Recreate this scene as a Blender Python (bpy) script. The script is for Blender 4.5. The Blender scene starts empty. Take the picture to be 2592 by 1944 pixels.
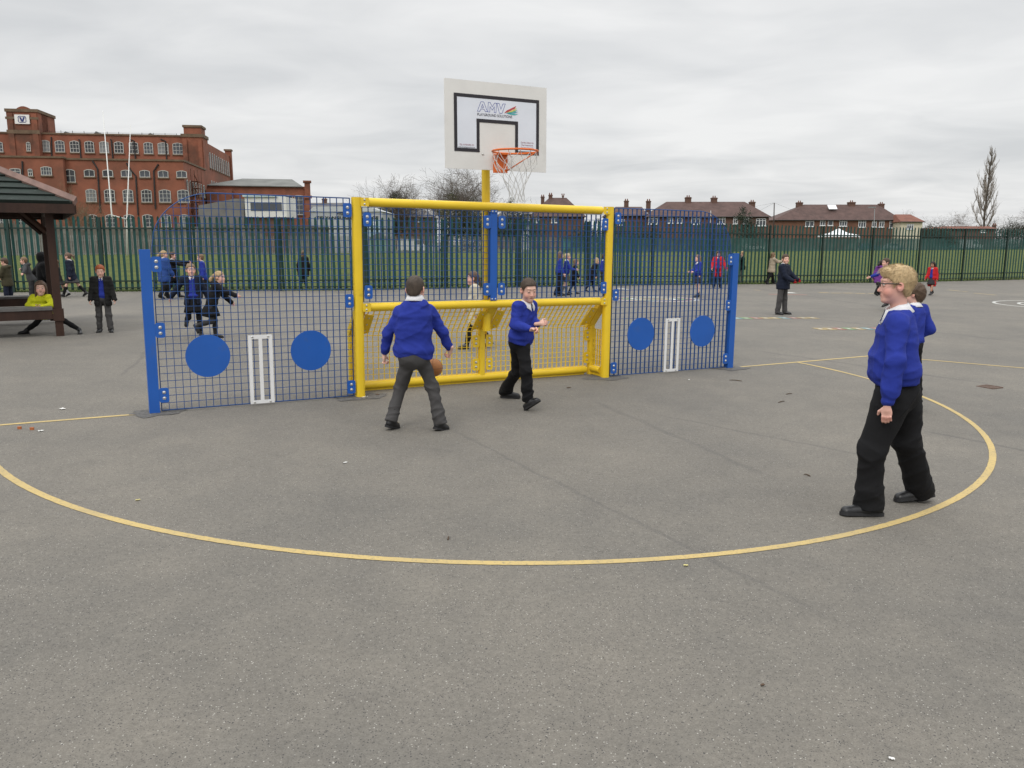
EXPO = 0.0
import bpy, math, random
import numpy as np
from mathutils import Vector, Matrix
random.seed(7); RNG = np.random.default_rng(11)
SC = bpy.context.scene
COL = SC.collection
# ------------------------------------------------------------------ camera model and ground
F, PITCH, CH, CX, CY = 2069., .1722, 1.772, 1296., 972.      # measured from the photograph (source pixels)
cp, sp = math.cos(PITCH), math.sin(PITCH)
SX, SY = -.0221, .0175                                      # fall of the playground
GX, GY, GA = -.2276, 9.0767, .4863                          # goal centre and heading

def ray(px, py):
    a = (px - CX) / F; b = (CY - py) / F
    return np.array([a, cp + b * sp, -sp + b * cp])

def dy(px, py, Y):
    r = ray(px, py)
    return np.array([0, 0, CH]) + r * (Y / r[1])

def gz(x, y):
    near = SX * x + SY * y
    far = .09 - .1 * np.tanh((x - 9) / 8)
    w = np.clip((np.hypot(x, y) - 11) / 10, 0, 1); w = w * w * (3 - 2 * w)
    return near * (1 - w) + far * w

def at(px, py):
    r = ray(px, py); z = 0.
    for i in range(60):
        t = (z - CH) / r[2]; z = .5 * z + .5 * float(gz(r[0] * t, r[1] * t))
    t = (z - CH) / r[2]
    return np.array([r[0] * t, r[1] * t, z])

def proj(p):
    z = p[2] - CH; d = p[1] * cp - z * sp; u = p[1] * sp + z * cp
    return CX + F * p[0] / d, CY - F * u / d

def nrm(v):
    v = np.asarray(v, float); return v / (np.linalg.norm(v) + 1e-12)

# ------------------------------------------------------------------ scene objects
def tag(o, label=None, cat=None, group=None, kind=None):
    if label: o['label'] = label
    if cat: o['category'] = cat
    if group: o['group'] = group
    if kind: o['kind'] = kind
    return o

def thing(name, label, cat, loc=(0, 0, 0), rz=0., group=None):
    o = bpy.data.objects.new(name, None); COL.objects.link(o)
    o.empty_display_size = .1
    o.location = tuple(float(v) for v in loc); o.rotation_euler = (0, 0, rz)
    return tag(o, label, cat, group)

def link(name, me, parent=None, loc=None):
    o = bpy.data.objects.new(name, me); COL.objects.link(o)
    if parent: o.parent = parent
    if loc is not None: o.location = tuple(float(v) for v in loc)
    return o

class MB:
    """collects shapes and links them as one mesh"""
    def __init__(s): s.v = []; s.f = []; s.m = []; s.n = 0
    def add(s, verts, faces, mi=0):
        s.v.extend([tuple(map(float, p)) for p in verts])
        s.f.extend([tuple(i + s.n for i in f) for f in faces]); s.m.extend([mi] * len(faces))
        s.n = len(s.v); return s
    def box(s, lo, hi, mi=0, M=None):
        (a, b, c), (d, e, f) = lo, hi
        vs = [(a, b, c), (d, b, c), (d, e, c), (a, e, c), (a, b, f), (d, b, f), (d, e, f), (a, e, f)]
        if M is not None: vs = [tuple(M @ Vector(v)) for v in vs]
        return s.add(vs, [(3, 2, 1, 0), (4, 5, 6, 7), (0, 1, 5, 4), (1, 2, 6, 5), (2, 3, 7, 6), (3, 0, 4, 7)], mi)
    def cb(s, c, size, mi=0, M=None):
        return s.box([c[i] - size[i] / 2 for i in range(3)], [c[i] + size[i] / 2 for i in range(3)], mi, M)
    def tube(s, path, r, n=10, mi=0, caps=True, flat=1.0):
        P = [np.asarray(p, float) for p in path]; R = r if hasattr(r, '__len__') else [r] * len(P)
        vs = []; fs = []; ref = None
        for i, p in enumerate(P):
            t = nrm(P[min(i + 1, len(P) - 1)] - P[max(i - 1, 0)])
            if ref is None:
                ref = np.array([0, 0, 1.]) if abs(t[2]) < .9 else np.array([1., 0, 0])
            u = nrm(ref - t * (ref @ t)); w = np.cross(t, u); ref = u
            for k in range(n):
                a = 2 * math.pi * k / n
                vs.append(p + R[i] * (math.cos(a) * u + math.sin(a) * w * flat))
        for i in range(len(P) - 1):
            for k in range(n):
                k2 = (k + 1) % n
                fs.append((i * n + k, i * n + k2, (i + 1) * n + k2, (i + 1) * n + k))
        if caps:
            fs.append(tuple(range(n))[::-1]); fs.append(tuple(range((len(P) - 1) * n, len(P) * n)))
        return s.add(vs, fs, mi)
    def prism(s, poly, f3, t0, t1, mi=0):
        """2D outline poly extruded between depths t0,t1; f3(a,b,t) -> xyz"""
        n = len(poly)
        vs = [f3(a, b, t0) for a, b in poly] + [f3(a, b, t1) for a, b in poly]
        fs = [tuple(range(n))[::-1], tuple(range(n, 2 * n))] + [(i, (i + 1) % n, n + (i + 1) % n, n + i) for i in range(n)]
        return s.add(vs, fs, mi)
    def dome(s, c, ax, r, h, n=8, mi=0):
        ax = nrm(ax); ref = np.array([0, 0, 1.]) if abs(ax[2]) < .9 else np.array([1., 0, 0])
        u = nrm(np.cross(ax, ref)); w = np.cross(ax, u); vs = []; fs = []; c = np.asarray(c, float)
        for j, (rr, hh) in enumerate(((1, 0), (.9, .55), (.55, .88))):
            for k in range(n):
                a = 2 * math.pi * k / n; vs.append(c + r * rr * (math.cos(a) * u + math.sin(a) * w) + ax * h * hh)
        vs.append(c + ax * h)
        for j in range(2):
            for k in range(n): fs.append((j * n + k, j * n + (k + 1) % n, (j + 1) * n + (k + 1) % n, (j + 1) * n + k))
        for k in range(n): fs.append((2 * n + k, 2 * n + (k + 1) % n, 3 * n))
        fs.append(tuple(range(n))[::-1])
        return s.add(vs, fs, mi)
    def sphere(s, c, r, nu=16, nv=10, mi=0, sc=(1, 1, 1)):
        vs = [(c[0], c[1], c[2] + r * sc[2])]; fs = []
        for j in range(1, nv):
            th = math.pi * j / nv
            for k in range(nu):
                a = 2 * math.pi * k / nu
                vs.append((c[0] + r * sc[0] * math.sin(th) * math.cos(a), c[1] + r * sc[1] * math.sin(th) * math.sin(a), c[2] + r * sc[2] * math.cos(th)))
        vs.append((c[0], c[1], c[2] - r * sc[2])); L = len(vs) - 1
        for k in range(nu): fs.append((0, 1 + k, 1 + (k + 1) % nu)); fs.append((L, L - nu + (k + 1) % nu, L - nu + k))
        for j in range(nv - 2):
            for k in range(nu):
                a = 1 + j * nu + k; b = 1 + j * nu + (k + 1) % nu
                fs.append((a, a + nu, b + nu, b))
        return s.add(vs, fs, mi)
    def mesh(s, name, mats, smooth=False):
        me = bpy.data.meshes.new(name)
        me.from_pydata(s.v, [], s.f)
        for m in (mats if isinstance(mats, (list, tuple)) else [mats]): me.materials.append(m)
        if any(s.m): me.polygons.foreach_set('material_index', s.m)
        if smooth is True: me.polygons.foreach_set('use_smooth', [True] * len(s.f))
        elif smooth: me.polygons.foreach_set('use_smooth', [True] * len(s.f)); me.set_sharp_from_angle(angle=smooth)
        me.update(); return me
    def build(s, name, mats, parent=None, smooth=False, loc=None):
        return link(name, s.mesh(name, mats, smooth), parent, loc)

# ------------------------------------------------------------------ materials
def newmat(name):
    m = bpy.data.materials.new(name); m.use_nodes = True
    nt = m.node_tree; b = nt.nodes['Principled BSDF']
    return m, nt, b

def N_(nt, t, **kw):
    n = nt.nodes.new(t)
    for k, v in kw.items():
        if k in n.inputs: n.inputs[k].default_value = v
        else: setattr(n, k, v)
    return n

MATS = {}
def mat(name, col, rough=.6, var=.12, scale=6., bump=0., bscale=120., spec=.5, metal=0., detail=4., stretch=None, dirt=None):
    """plain surface with a little procedural unevenness"""
    if name in MATS: return MATS[name]
    m, nt, b = newmat(name); L = nt.links.new
    tc = N_(nt, 'ShaderNodeTexCoord'); src = tc.outputs['Object']
    if stretch:
        mp = N_(nt, 'ShaderNodeMapping'); mp.inputs['Scale'].default_value = stretch; L(src, mp.inputs['Vector']); src = mp.outputs[0]
    no = N_(nt, 'ShaderNodeTexNoise', Scale=scale, Detail=detail, Roughness=.6); L(src, no.inputs['Vector'])
    rp = N_(nt, 'ShaderNodeValToRGB')
    c = np.array(col); lo = c * (1 - var); hi = np.minimum(c * (1 + var), .95)
    rp.color_ramp.elements[0].position = .3; rp.color_ramp.elements[1].position = .7
    rp.color_ramp.elements[0].color = (*lo, 1); rp.color_ramp.elements[1].color = (*hi, 1)
    L(no.outputs['Fac'], rp.inputs['Fac']); out = rp.outputs['Color']
    if dirt:                                                 # (colour, scale, threshold, amount): stains of their own shape
        n2 = N_(nt, 'ShaderNodeTexNoise', Scale=dirt[1], Detail=6., Roughness=.65); L(tc.outputs['Object'], n2.inputs['Vector'])
        r2 = N_(nt, 'ShaderNodeMapRange'); r2.inputs[1].default_value = dirt[2]; r2.inputs[2].default_value = dirt[2] + .15; r2.inputs[4].default_value = dirt[3]
        L(n2.outputs['Fac'], r2.inputs[0])
        mx = N_(nt, 'ShaderNodeMix', data_type='RGBA'); L(r2.outputs[0], mx.inputs['Factor']); L(out, mx.inputs[6]); mx.inputs[7].default_value = (*dirt[0], 1)
        out = mx.outputs[2]
    L(out, b.inputs['Base Color'])
    b.inputs['Roughness'].default_value = rough; b.inputs['Metallic'].default_value = metal
    b.inputs['Specular IOR Level'].default_value = spec
    if bump:
        bn = N_(nt, 'ShaderNodeTexNoise', Scale=bscale, Detail=3.); L(src, bn.inputs['Vector'])
        bp = N_(nt, 'ShaderNodeBump', Strength=bump, Distance=.01); L(bn.outputs['Fac'], bp.inputs['Height']); L(bp.outputs[0], b.inputs['Normal'])
    MATS[name] = m; return m

def attr_mat(name, rough=.55, spec=.35, sss=.0):
    if name in MATS: return MATS[name]
    m, nt, b = newmat(name)
    a = N_(nt, 'ShaderNodeAttribute', attribute_name='Col'); nt.links.new(a.outputs['Color'], b.inputs['Base Color'])
    b.inputs['Roughness'].default_value = rough; b.inputs['Specular IOR Level'].default_value = spec
    MATS[name] = m; return m

def text_mesh(txt, size, mat_, offset=0., extrude=.0006, align='LEFT', sx=1.):
    c = bpy.data.curves.new('lettering', 'FONT'); c.body = txt; c.size = size; c.align_x = align
    c.offset = offset; c.extrude = extrude; c.resolution_u = 3
    o = bpy.data.objects.new('lettering', c); COL.objects.link(o)
    dg = bpy.context.evaluated_depsgraph_get(); dg.update()
    me = bpy.data.meshes.new_from_object(o.evaluated_get(dg)); bpy.data.objects.remove(o); bpy.data.curves.remove(c)
    if sx != 1: me.transform(Matrix.Diagonal((sx, 1, 1, 1)))
    me.materials.clear(); me.materials.append(mat_); me.name = 'lettering'; return me
# ------------------------------------------------------------------ bodies and clothes: smooth-blended volumes, skinned with surface nets
def surfnet(D, lo, h, smooth=1):
    S = D < 0
    nx, ny, nz = D.shape
    c = [S[i:nx - 1 + i, j:ny - 1 + j, k:nz - 1 + k] for i in (0, 1) for j in (0, 1) for k in (0, 1)]
    cnt = sum(x.astype(np.int8) for x in c)
    mask = (cnt > 0) & (cnt < 8)
    I = np.argwhere(mask)
    if len(I) == 0: return np.zeros((0, 3)), np.zeros((0, 4), int)
    idx = -np.ones(mask.shape, int); idx[mask] = np.arange(len(I))
    offs = np.array([(i, j, k) for i in (0, 1) for j in (0, 1) for k in (0, 1)])
    V = np.stack([D[I[:, 0] + o[0], I[:, 1] + o[1], I[:, 2] + o[2]] for o in offs], 1)
    acc = np.zeros((len(I), 3)); n = np.zeros(len(I))
    for a in range(8):
        for b in range(a + 1, 8):
            if np.abs(offs[a] - offs[b]).sum() != 1: continue
            va, vb = V[:, a], V[:, b]; m = (va < 0) != (vb < 0)
            t = np.where(m, va / np.where(m, va - vb, 1), 0)
            acc += np.where(m[:, None], offs[a] + t[:, None] * (offs[b] - offs[a]), 0); n += m
    P = I + acc / n[:, None]
    Q = []
    for ax in range(3):
        o = [0, 0, 0]; o[ax] = 1; b, c2 = [i for i in range(3) if i != ax]
        s0 = S[:nx - o[0], :ny - o[1], :nz - o[2]]; s1 = S[o[0]:, o[1]:, o[2]:]
        E = np.argwhere(s0 != s1)
        E = E[(E[:, b] > 0) & (E[:, c2] > 0) & (E[:, b] < D.shape[b] - 1) & (E[:, c2] < D.shape[c2] - 1)]
        q = []
        for db, dc in ((-1, -1), (0, -1), (0, 0), (-1, 0)):
            e = E.copy(); e[:, b] += db; e[:, c2] += dc; q.append(idx[e[:, 0], e[:, 1], e[:, 2]])
        q = np.stack(q, 1); ins = S[E[:, 0], E[:, 1], E[:, 2]]
        flip = ins if ax != 1 else ~ins
        q[~flip] = q[~flip][:, ::-1]
        Q.append(q)
    Q = np.concatenate(Q); Q = Q[(Q >= 0).all(1)]
    for _ in range(smooth):
        A = np.zeros_like(P); w = np.zeros(len(P))
        for i in range(4):
            np.add.at(A, Q[:, i], P[Q[:, (i + 1) % 4]] + P[Q[:, (i - 1) % 4]]); np.add.at(w, Q[:, i], 2)
        ok = w > 0; P[ok] = .5 * P[ok] + .5 * A[ok] / w[ok, None]
    return np.asarray(lo) + P * h, Q

class Vol:
    def __init__(s, prims, h, pad=.05, n=None):
        """prims: list of (bbox_lo, bbox_hi, fn, k)"""
        lo = np.min([p[0] for p in prims], 0) - pad; hi = np.max([p[1] for p in prims], 0) + pad
        s.lo, s.h = lo, h
        s.ax = [np.arange(lo[i], hi[i] + h, h) for i in range(3)]
        s.D = np.full([len(a) for a in s.ax], .5)
        for p in prims[:n]: s.union(*p)
    def sub(s, lo, hi):
        sl = []
        for i in range(3):
            a = int(np.clip((lo[i] - s.lo[i]) / s.h, 0, len(s.ax[i]) - 1)); b = int(np.clip((hi[i] - s.lo[i]) / s.h + 2, 1, len(s.ax[i])))
            sl.append(slice(a, max(b, a + 1)))
        g = [s.ax[0][sl[0]][:, None, None], s.ax[1][sl[1]][None, :, None], s.ax[2][sl[2]][None, None, :]]
        return tuple(sl), g
    def union(s, lo, hi, fn, k):
        m = k + 3 * s.h
        sl, g = s.sub(np.asarray(lo) - m, np.asarray(hi) + m)
        a = s.D[sl]; b = fn(*g)
        t = np.clip(.5 + .5 * (a - b) / k, 0, 1)
        s.D[sl] = a * (1 - t) + b * t - k * t * (1 - t)
    def cut(s, fn, lo=None, hi=None, k=.004):
        """remove where fn<0"""
        sl, g = s.sub(lo if lo is not None else s.lo, hi if hi is not None else s.lo + 99)
        a = s.D[sl]; b = -fn(*g) + 0 * a
        t = np.clip(.5 + .5 * (b - a) / k, 0, 1)
        s.D[sl] = a * (1 - t) + b * t + k * t * (1 - t)
    def keep(s, fn, k=.004): s.cut(lambda x, y, z: -fn(x, y, z), k=k)
    def displace(s, fn): s.D += fn(s.ax[0][:, None, None], s.ax[1][None, :, None], s.ax[2][None, None, :])
    def mesh(s, smooth=1): return surfnet(s.D, s.lo, s.h, smooth)

def cap(a, b, ra, rb, k=.03):
    a = np.asarray(a, float); b = np.asarray(b, float); d = b - a; dd = d @ d + 1e-9; R = max(ra, rb)
    def fn(x, y, z):
        px, py, pz = x - a[0], y - a[1], z - a[2]
        t = np.clip((px * d[0] + py * d[1] + pz * d[2]) / dd, 0, 1)
        return np.sqrt((px - t * d[0]) ** 2 + (py - t * d[1]) ** 2 + (pz - t * d[2]) ** 2) - (ra + (rb - ra) * t)
    return (np.minimum(a, b) - R, np.maximum(a, b) + R, fn, k)

def ell(c, r, A=None, k=.02):
    c = np.asarray(c, float); A = np.eye(3) if A is None else np.asarray(A); R = max(r)
    def fn(x, y, z):
        px, py, pz = x - c[0], y - c[1], z - c[2]
        q = [A[i][0] * px + A[i][1] * py + A[i][2] * pz for i in range(3)]
        k0 = np.sqrt(sum((q[i] / r[i]) ** 2 for i in range(3))); k1 = np.sqrt(sum((q[i] / r[i] ** 2) ** 2 for i in range(3))) + 1e-9
        return k0 * (k0 - 1) / k1
    return (c - R, c + R, fn, k)

def wrinkle(seed, f, amp, dirs=None):
    """cloth creases: narrow ridges that come and go"""
    r = np.random.default_rng(seed); W = []
    for i in range(4):
        d = r.normal(size=3)
        if dirs is not None: d = d * .42 + np.asarray(dirs) * r.choice((-1, 1)) * 1.2
        W.append((nrm(d) * f * r.uniform(.55, 1.25) * .5, r.uniform(0, 6.28), nrm(r.normal(size=3)) * f * .3, r.uniform(0, 6.28), nrm(r.normal(size=3)) * f * .22, r.uniform(0, 6.28)))
    def fn(x, y, z):
        o = 0
        for w, p, u, q, m, t in W:
            ph = w[0] * x + w[1] * y + w[2] * z + p + 1.1 * np.sin(u[0] * x + u[1] * y + u[2] * z + q)
            o = o + (1 - np.abs(np.sin(ph))) ** 2 * (.5 + .5 * np.sin(m[0] * x + m[1] * y + m[2] * z + t))
        return -amp * (np.minimum(o, 1.3) - .35)
    return fn

def np_mesh(name, V, Q, mats, cols=None, smooth=True):
    me = bpy.data.meshes.new(name)
    me.from_pydata(V.tolist() if hasattr(V, 'tolist') else V, [], Q.tolist() if hasattr(Q, 'tolist') else Q)
    for m in (mats if isinstance(mats, (list, tuple)) else [mats]): me.materials.append(m)
    if smooth: me.polygons.foreach_set('use_smooth', [True] * len(me.polygons))
    if cols is not None:
        a = me.color_attributes.new('Col', 'FLOAT_COLOR', 'POINT')
        a.data.foreach_set('color', np.concatenate([cols, np.ones((len(cols), 1))], 1).astype(np.float32).ravel())
    me.update(); return me

def merge(parts):
    V = []; Fs = []; C = []; n = 0
    for v, f, c in parts:
        V.append(np.asarray(v, float).reshape(-1, 3)); Fs.extend([tuple(int(i) + n for i in q) for q in f]); C.append(np.asarray(c, float).reshape(-1, 3)); n += len(v)
    return np.concatenate(V), Fs, np.concatenate(C)

def eyeball(c, fwd, up, r, iris):
    fwd = nrm(fwd); rt = nrm(np.cross(fwd, up)); u2 = np.cross(rt, fwd); V = []; Fc = []; C = []
    nu = 12; rings = [0, .16, .3, .36, .6, .9, 1.3]
    for j, th in enumerate(rings):
        for k in range(nu):
            a = 2 * math.pi * k / nu
            V.append(np.asarray(c) + r * (math.cos(th) * fwd + math.sin(th) * (math.cos(a) * rt + math.sin(a) * u2)))
            C.append((.01, .01, .012) if j < 2 else (iris if j < 4 else (.62, .58, .55)))
    for j in range(len(rings) - 1):
        for k in range(nu): Fc.append((j * nu + k, j * nu + (k + 1) % nu, (j + 1) * nu + (k + 1) % nu, (j + 1) * nu + k))
    return V, Fc, C
# ------------------------------------------------------------------ camera, sky, sun
cam = bpy.data.cameras.new('camera'); camo = bpy.data.objects.new('camera', cam); COL.objects.link(camo)
cam.sensor_fit = 'HORIZONTAL'; cam.sensor_width = 36.; cam.lens = F / 2592 * 36.; cam.clip_start = .05; cam.clip_end = 6000
camo.location = (0, 0, CH); camo.rotation_euler = (math.pi / 2 - PITCH, 0, 0); SC.camera = camo
SC.view_settings.view_transform = 'Standard'; SC.view_settings.look = 'None'; SC.view_settings.gamma = 1; SC.view_settings.exposure = EXPO
SC.cycles.use_denoising = True; SC.cycles.max_bounces = 6; SC.cycles.transparent_max_bounces = 12
w = bpy.data.worlds.new('World'); SC.world = w; w.use_nodes = True
nt = w.node_tree; L = nt.links.new; bg = nt.nodes['Background']
SUN_EL, SUN_AZ = math.radians(46), math.radians(205)         # azimuth clockwise from +Y: behind the photographer, a little to the left
sky = N_(nt, 'ShaderNodeTexSky', sky_type='NISHITA'); sky.sun_disc = False; sky.sun_elevation = SUN_EL; sky.sun_rotation = SUN_AZ; sky.dust_density = 3.
tc = N_(nt, 'ShaderNodeTexCoord'); sx = N_(nt, 'ShaderNodeSeparateXYZ'); L(tc.outputs['Generated'], sx.inputs[0])
zz = N_(nt, 'ShaderNodeMath', operation='MAXIMUM'); L(sx.outputs['Z'], zz.inputs[0]); zz.inputs[1].default_value = 0.
za = N_(nt, 'ShaderNodeMath', operation='ADD'); L(zz.outputs[0], za.inputs[0]); za.inputs[1].default_value = .10
dx = N_(nt, 'ShaderNodeMath', operation='DIVIDE'); L(sx.outputs['X'], dx.inputs[0]); L(za.outputs[0], dx.inputs[1])
dyn = N_(nt, 'ShaderNodeMath', operation='DIVIDE'); L(sx.outputs['Y'], dyn.inputs[0]); L(za.outputs[0], dyn.inputs[1])
cx_ = N_(nt, 'ShaderNodeCombineXYZ'); L(dx.outputs[0], cx_.inputs[0]); L(dyn.outputs[0], cx_.inputs[1])
mp = N_(nt, 'ShaderNodeMapping'); mp.inputs['Rotation'].default_value = (0, 0, .35); mp.inputs['Scale'].default_value = (.85, 1.0, 1); mp.inputs['Location'].default_value = (3.1, 1.7, 0); L(cx_.outputs[0], mp.inputs['Vector'])
n1 = N_(nt, 'ShaderNodeTexNoise', Scale=.55, Detail=6., Roughness=.50, Distortion=.5); L(mp.outputs[0], n1.inputs['Vector'])
rp = N_(nt, 'ShaderNodeValToRGB'); n2 = N_(nt, 'ShaderNodeTexNoise', Scale=1.7, Detail=4., Roughness=.5, Distortion=.8); L(mp.outputs[0], n2.inputs['Vector'])
nm = N_(nt, 'ShaderNodeMix', data_type='FLOAT'); nm.inputs[0].default_value = .34; L(n1.outputs['Fac'], nm.inputs[2]); L(n2.outputs['Fac'], nm.inputs[3]); L(nm.outputs[0], rp.inputs['Fac'])
e = rp.color_ramp.elements; e[0].position = .36; e[0].color = (6.75, 6.88, 7.0, 1); e[1].position = .62; e[1].color = (9.1, 9.1, 9.05, 1)
up = N_(nt, 'ShaderNodeMapRange'); L(sx.outputs['Z'], up.inputs[0]); up.inputs[1].default_value = .28; up.inputs[2].default_value = 1.; up.inputs[3].default_value = 1.; up.inputs[4].default_value = 2.9
mu = N_(nt, 'ShaderNodeMix', data_type='RGBA', blend_type='MULTIPLY'); mu.inputs['Factor'].default_value = 1.; L(rp.outputs[0], mu.inputs[6]); L(up.outputs[0], mu.inputs[7])
mx = N_(nt, 'ShaderNodeMix', data_type='RGBA'); mx.inputs['Factor'].default_value = .93; L(sky.outputs[0], mx.inputs[6]); L(mu.outputs[2], mx.inputs[7])
L(mx.outputs[2], bg.inputs['Color']); bg.inputs['Strength'].default_value = .1
sl = bpy.data.lights.new('sun', 'SUN'); sl.energy = 1.0; sl.angle = math.radians(25); sl.color = (1, .96, .9)
so = bpy.data.objects.new('sun', sl); COL.objects.link(so)
sd = Vector((math.sin(SUN_AZ) * math.cos(SUN_EL), math.cos(SUN_AZ) * math.cos(SUN_EL), math.sin(SUN_EL)))
so.rotation_euler = sd.to_track_quat('Z', 'Y').to_euler(); so.location = sd * 60

# ------------------------------------------------------------------ ground
def asphalt():
    m, nt, b = newmat('asphalt'); L = nt.links.new
    tc = N_(nt, 'ShaderNodeTexCoord'); O = tc.outputs['Object']
    def noise(s, d=4., r=.6):
        n = N_(nt, 'ShaderNodeTexNoise', Scale=s, Detail=d, Roughness=r); L(O, n.inputs['Vector']); return n.outputs['Fac']
    def ramp(src, p0, p1, c0, c1):
        r = N_(nt, 'ShaderNodeValToRGB'); L(src, r.inputs[0]); r.color_ramp.elements[0].position = p0; r.color_ramp.elements[1].position = p1
        r.color_ramp.elements[0].color = (*c0, 1); r.color_ramp.elements[1].color = (*c1, 1); return r.outputs[0]
    def mixc(a, bb, fac=1., mode='MULTIPLY'):
        n = N_(nt, 'ShaderNodeMix', data_type='RGBA', blend_type=mode)
        if hasattr(fac, 'links'): L(fac, n.inputs[0])
        else: n.inputs[0].default_value = fac
        L(a, n.inputs[6])
        if hasattr(bb, 'links'): L(bb, n.inputs[7])
        else: n.inputs[7].default_value = (*bb, 1)
        return n.outputs[2]
    vo = N_(nt, 'ShaderNodeTexVoronoi', Scale=230.); L(O, vo.inputs['Vector'])
    st = N_(nt, 'ShaderNodeSeparateColor'); L(vo.outputs['Color'], st.inputs[0])
    grain = ramp(st.outputs[0], .0, 1., (.141, .131, .114), (.187, .175, .154))       # individual stones
    c = mixc(grain, ramp(noise(38., 5.), .25, .75, (.84, .84, .84), (1.15, 1.145, 1.14)))
    c = mixc(c, ramp(noise(.45, 6., .65), .3, .72, (.80, .81, .83), (1.15, 1.13, 1.10)))  # worn and damp patches
    c = mixc(c, ramp(noise(3.2, 5., .65), .3, .7, (.92, .92, .92), (1.07, 1.065, 1.05)))
    sp_ = ramp(st.outputs[1], .990, .993, (0, 0, 0), (1, 1, 1)); c = mixc(c, (.38, .365, .33), sp_, 'MIX')     # pale chippings
    dk = ramp(st.outputs[2], .955, .965, (0, 0, 0), (1, 1, 1)); c = mixc(c, (.06, .057, .055), dk, 'MIX')
    wn = noise(2.2, 4.); sxyz = N_(nt, 'ShaderNodeSeparateXYZ'); L(O, sxyz.inputs[0])
    def M(op, a, bb=None):
        n = N_(nt, 'ShaderNodeMath', operation=op)
        for i, v in enumerate((a, bb)):
            if v is None: continue
            if hasattr(v, 'links'): L(v, n.inputs[i])
            else: n.inputs[i].default_value = v
        return n.outputs[0]
    for p, q, wd, dark, wob in SEAMS:                          # laid joints and cracks, each a darker line with its own wobble
        p, q = np.array(p[:2]), np.array(q[:2]); t = nrm(q - p); n = np.array([-t[1], t[0]]); ln = np.linalg.norm(q - p)
        d = M('SUBTRACT', M('ADD', M('MULTIPLY', sxyz.outputs[0], n[0]), M('MULTIPLY', sxyz.outputs[1], n[1])), float(n @ p))
        d = M('ADD', d, M('MULTIPLY', M('SUBTRACT', wn, .5), wob))
        s = M('SUBTRACT', M('ADD', M('MULTIPLY', sxyz.outputs[0], t[0]), M('MULTIPLY', sxyz.outputs[1], t[1])), float(t @ p))
        a = N_(nt, 'ShaderNodeMapRange', interpolation_type='SMOOTHSTEP'); L(M('ABSOLUTE', d), a.inputs[0]); a.inputs[1].default_value = wd * .25; a.inputs[2].default_value = wd; a.inputs[3].default_value = 1; a.inputs[4].default_value = 0
        e0 = N_(nt, 'ShaderNodeMapRange', interpolation_type='SMOOTHSTEP'); L(s, e0.inputs[0]); e0.inputs[1].default_value = 0; e0.inputs[2].default_value = ln * .12
        e1 = N_(nt, 'ShaderNodeMapRange', interpolation_type='SMOOTHSTEP'); L(s, e1.inputs[0]); e1.inputs[1].default_value = ln * .8; e1.inputs[2].default_value = ln; e1.inputs[3].default_value = 1; e1.inputs[4].default_value = 0
        fac = M('MULTIPLY', M('MULTIPLY', a.outputs[0], dark), M('MULTIPLY', M('MULTIPLY', e0.outputs[0], e1.outputs[0]), M('ADD', .55, wn)))
        c = mixc(c, (.075, .072, .070), fac, 'MIX')
    L(c, b.inputs['Base Color']); b.inputs['Roughness'].default_value = .82; b.inputs['Specular IOR Level'].default_value = .35
    bp = N_(nt, 'ShaderNodeBump', Strength=.35, Distance=.004); L(vo.outputs['Distance'], bp.inputs['Height']); L(bp.outputs[0], b.inputs['Normal'])
    return m
SEAMS = [(at(1115, 1075), at(2250, 1640), .028, .28, .12), (at(1490, 1010), at(2000, 1230), .05, .28, .14), (at(1860, 880), at(2592, 985), .07, .3, .2),
         (at(1900, 790), at(2700, 880), .12, .25, .3), (at(2330, 1090), at(2700, 1160), .05, .4, .16), (at(1640, 1045), at(2330, 1180), .04, .3, .2), (at(300, 960), at(420, 850), .04, .35, .2), (at(1700, 700), at(2600, 830), .15, .22, .4)]
def axis(lo, hi, step, far):
    a = list(np.arange(lo, hi + .01, step)); d = step
    while a[-1] < far: d *= 1.35; a.append(a[-1] + d)
    d = step
    while a[0] > -far: d *= 1.35; a.insert(0, a[0] - d)
    return np.array(a)
def sheet(xs, ys, zf, keepf=None):
    X, Y = np.meshgrid(xs, ys, indexing='ij'); Z = zf(X, Y); ny = len(ys)
    V = np.stack([X, Y, Z], -1).reshape(-1, 3)
    i, j = np.meshgrid(np.arange(len(xs) - 1), np.arange(ny - 1), indexing='ij'); i = i.ravel(); j = j.ravel()
    Q = np.stack([i * ny + j, (i + 1) * ny + j, (i + 1) * ny + j + 1, i * ny + j + 1], 1)
    if keepf is not None:
        cx2 = V[Q].mean(1); Q = Q[keepf(cx2[:, 0], cx2[:, 1])]
    return V, Q
V, Q = sheet(axis(-22, 26, .5, 2500), axis(-4, 44, .5, 2500), gz)
tag(link('ground', np_mesh('ground', V, Q, asphalt())), 'worn grey asphalt of the school playground', kind='structure')

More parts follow.
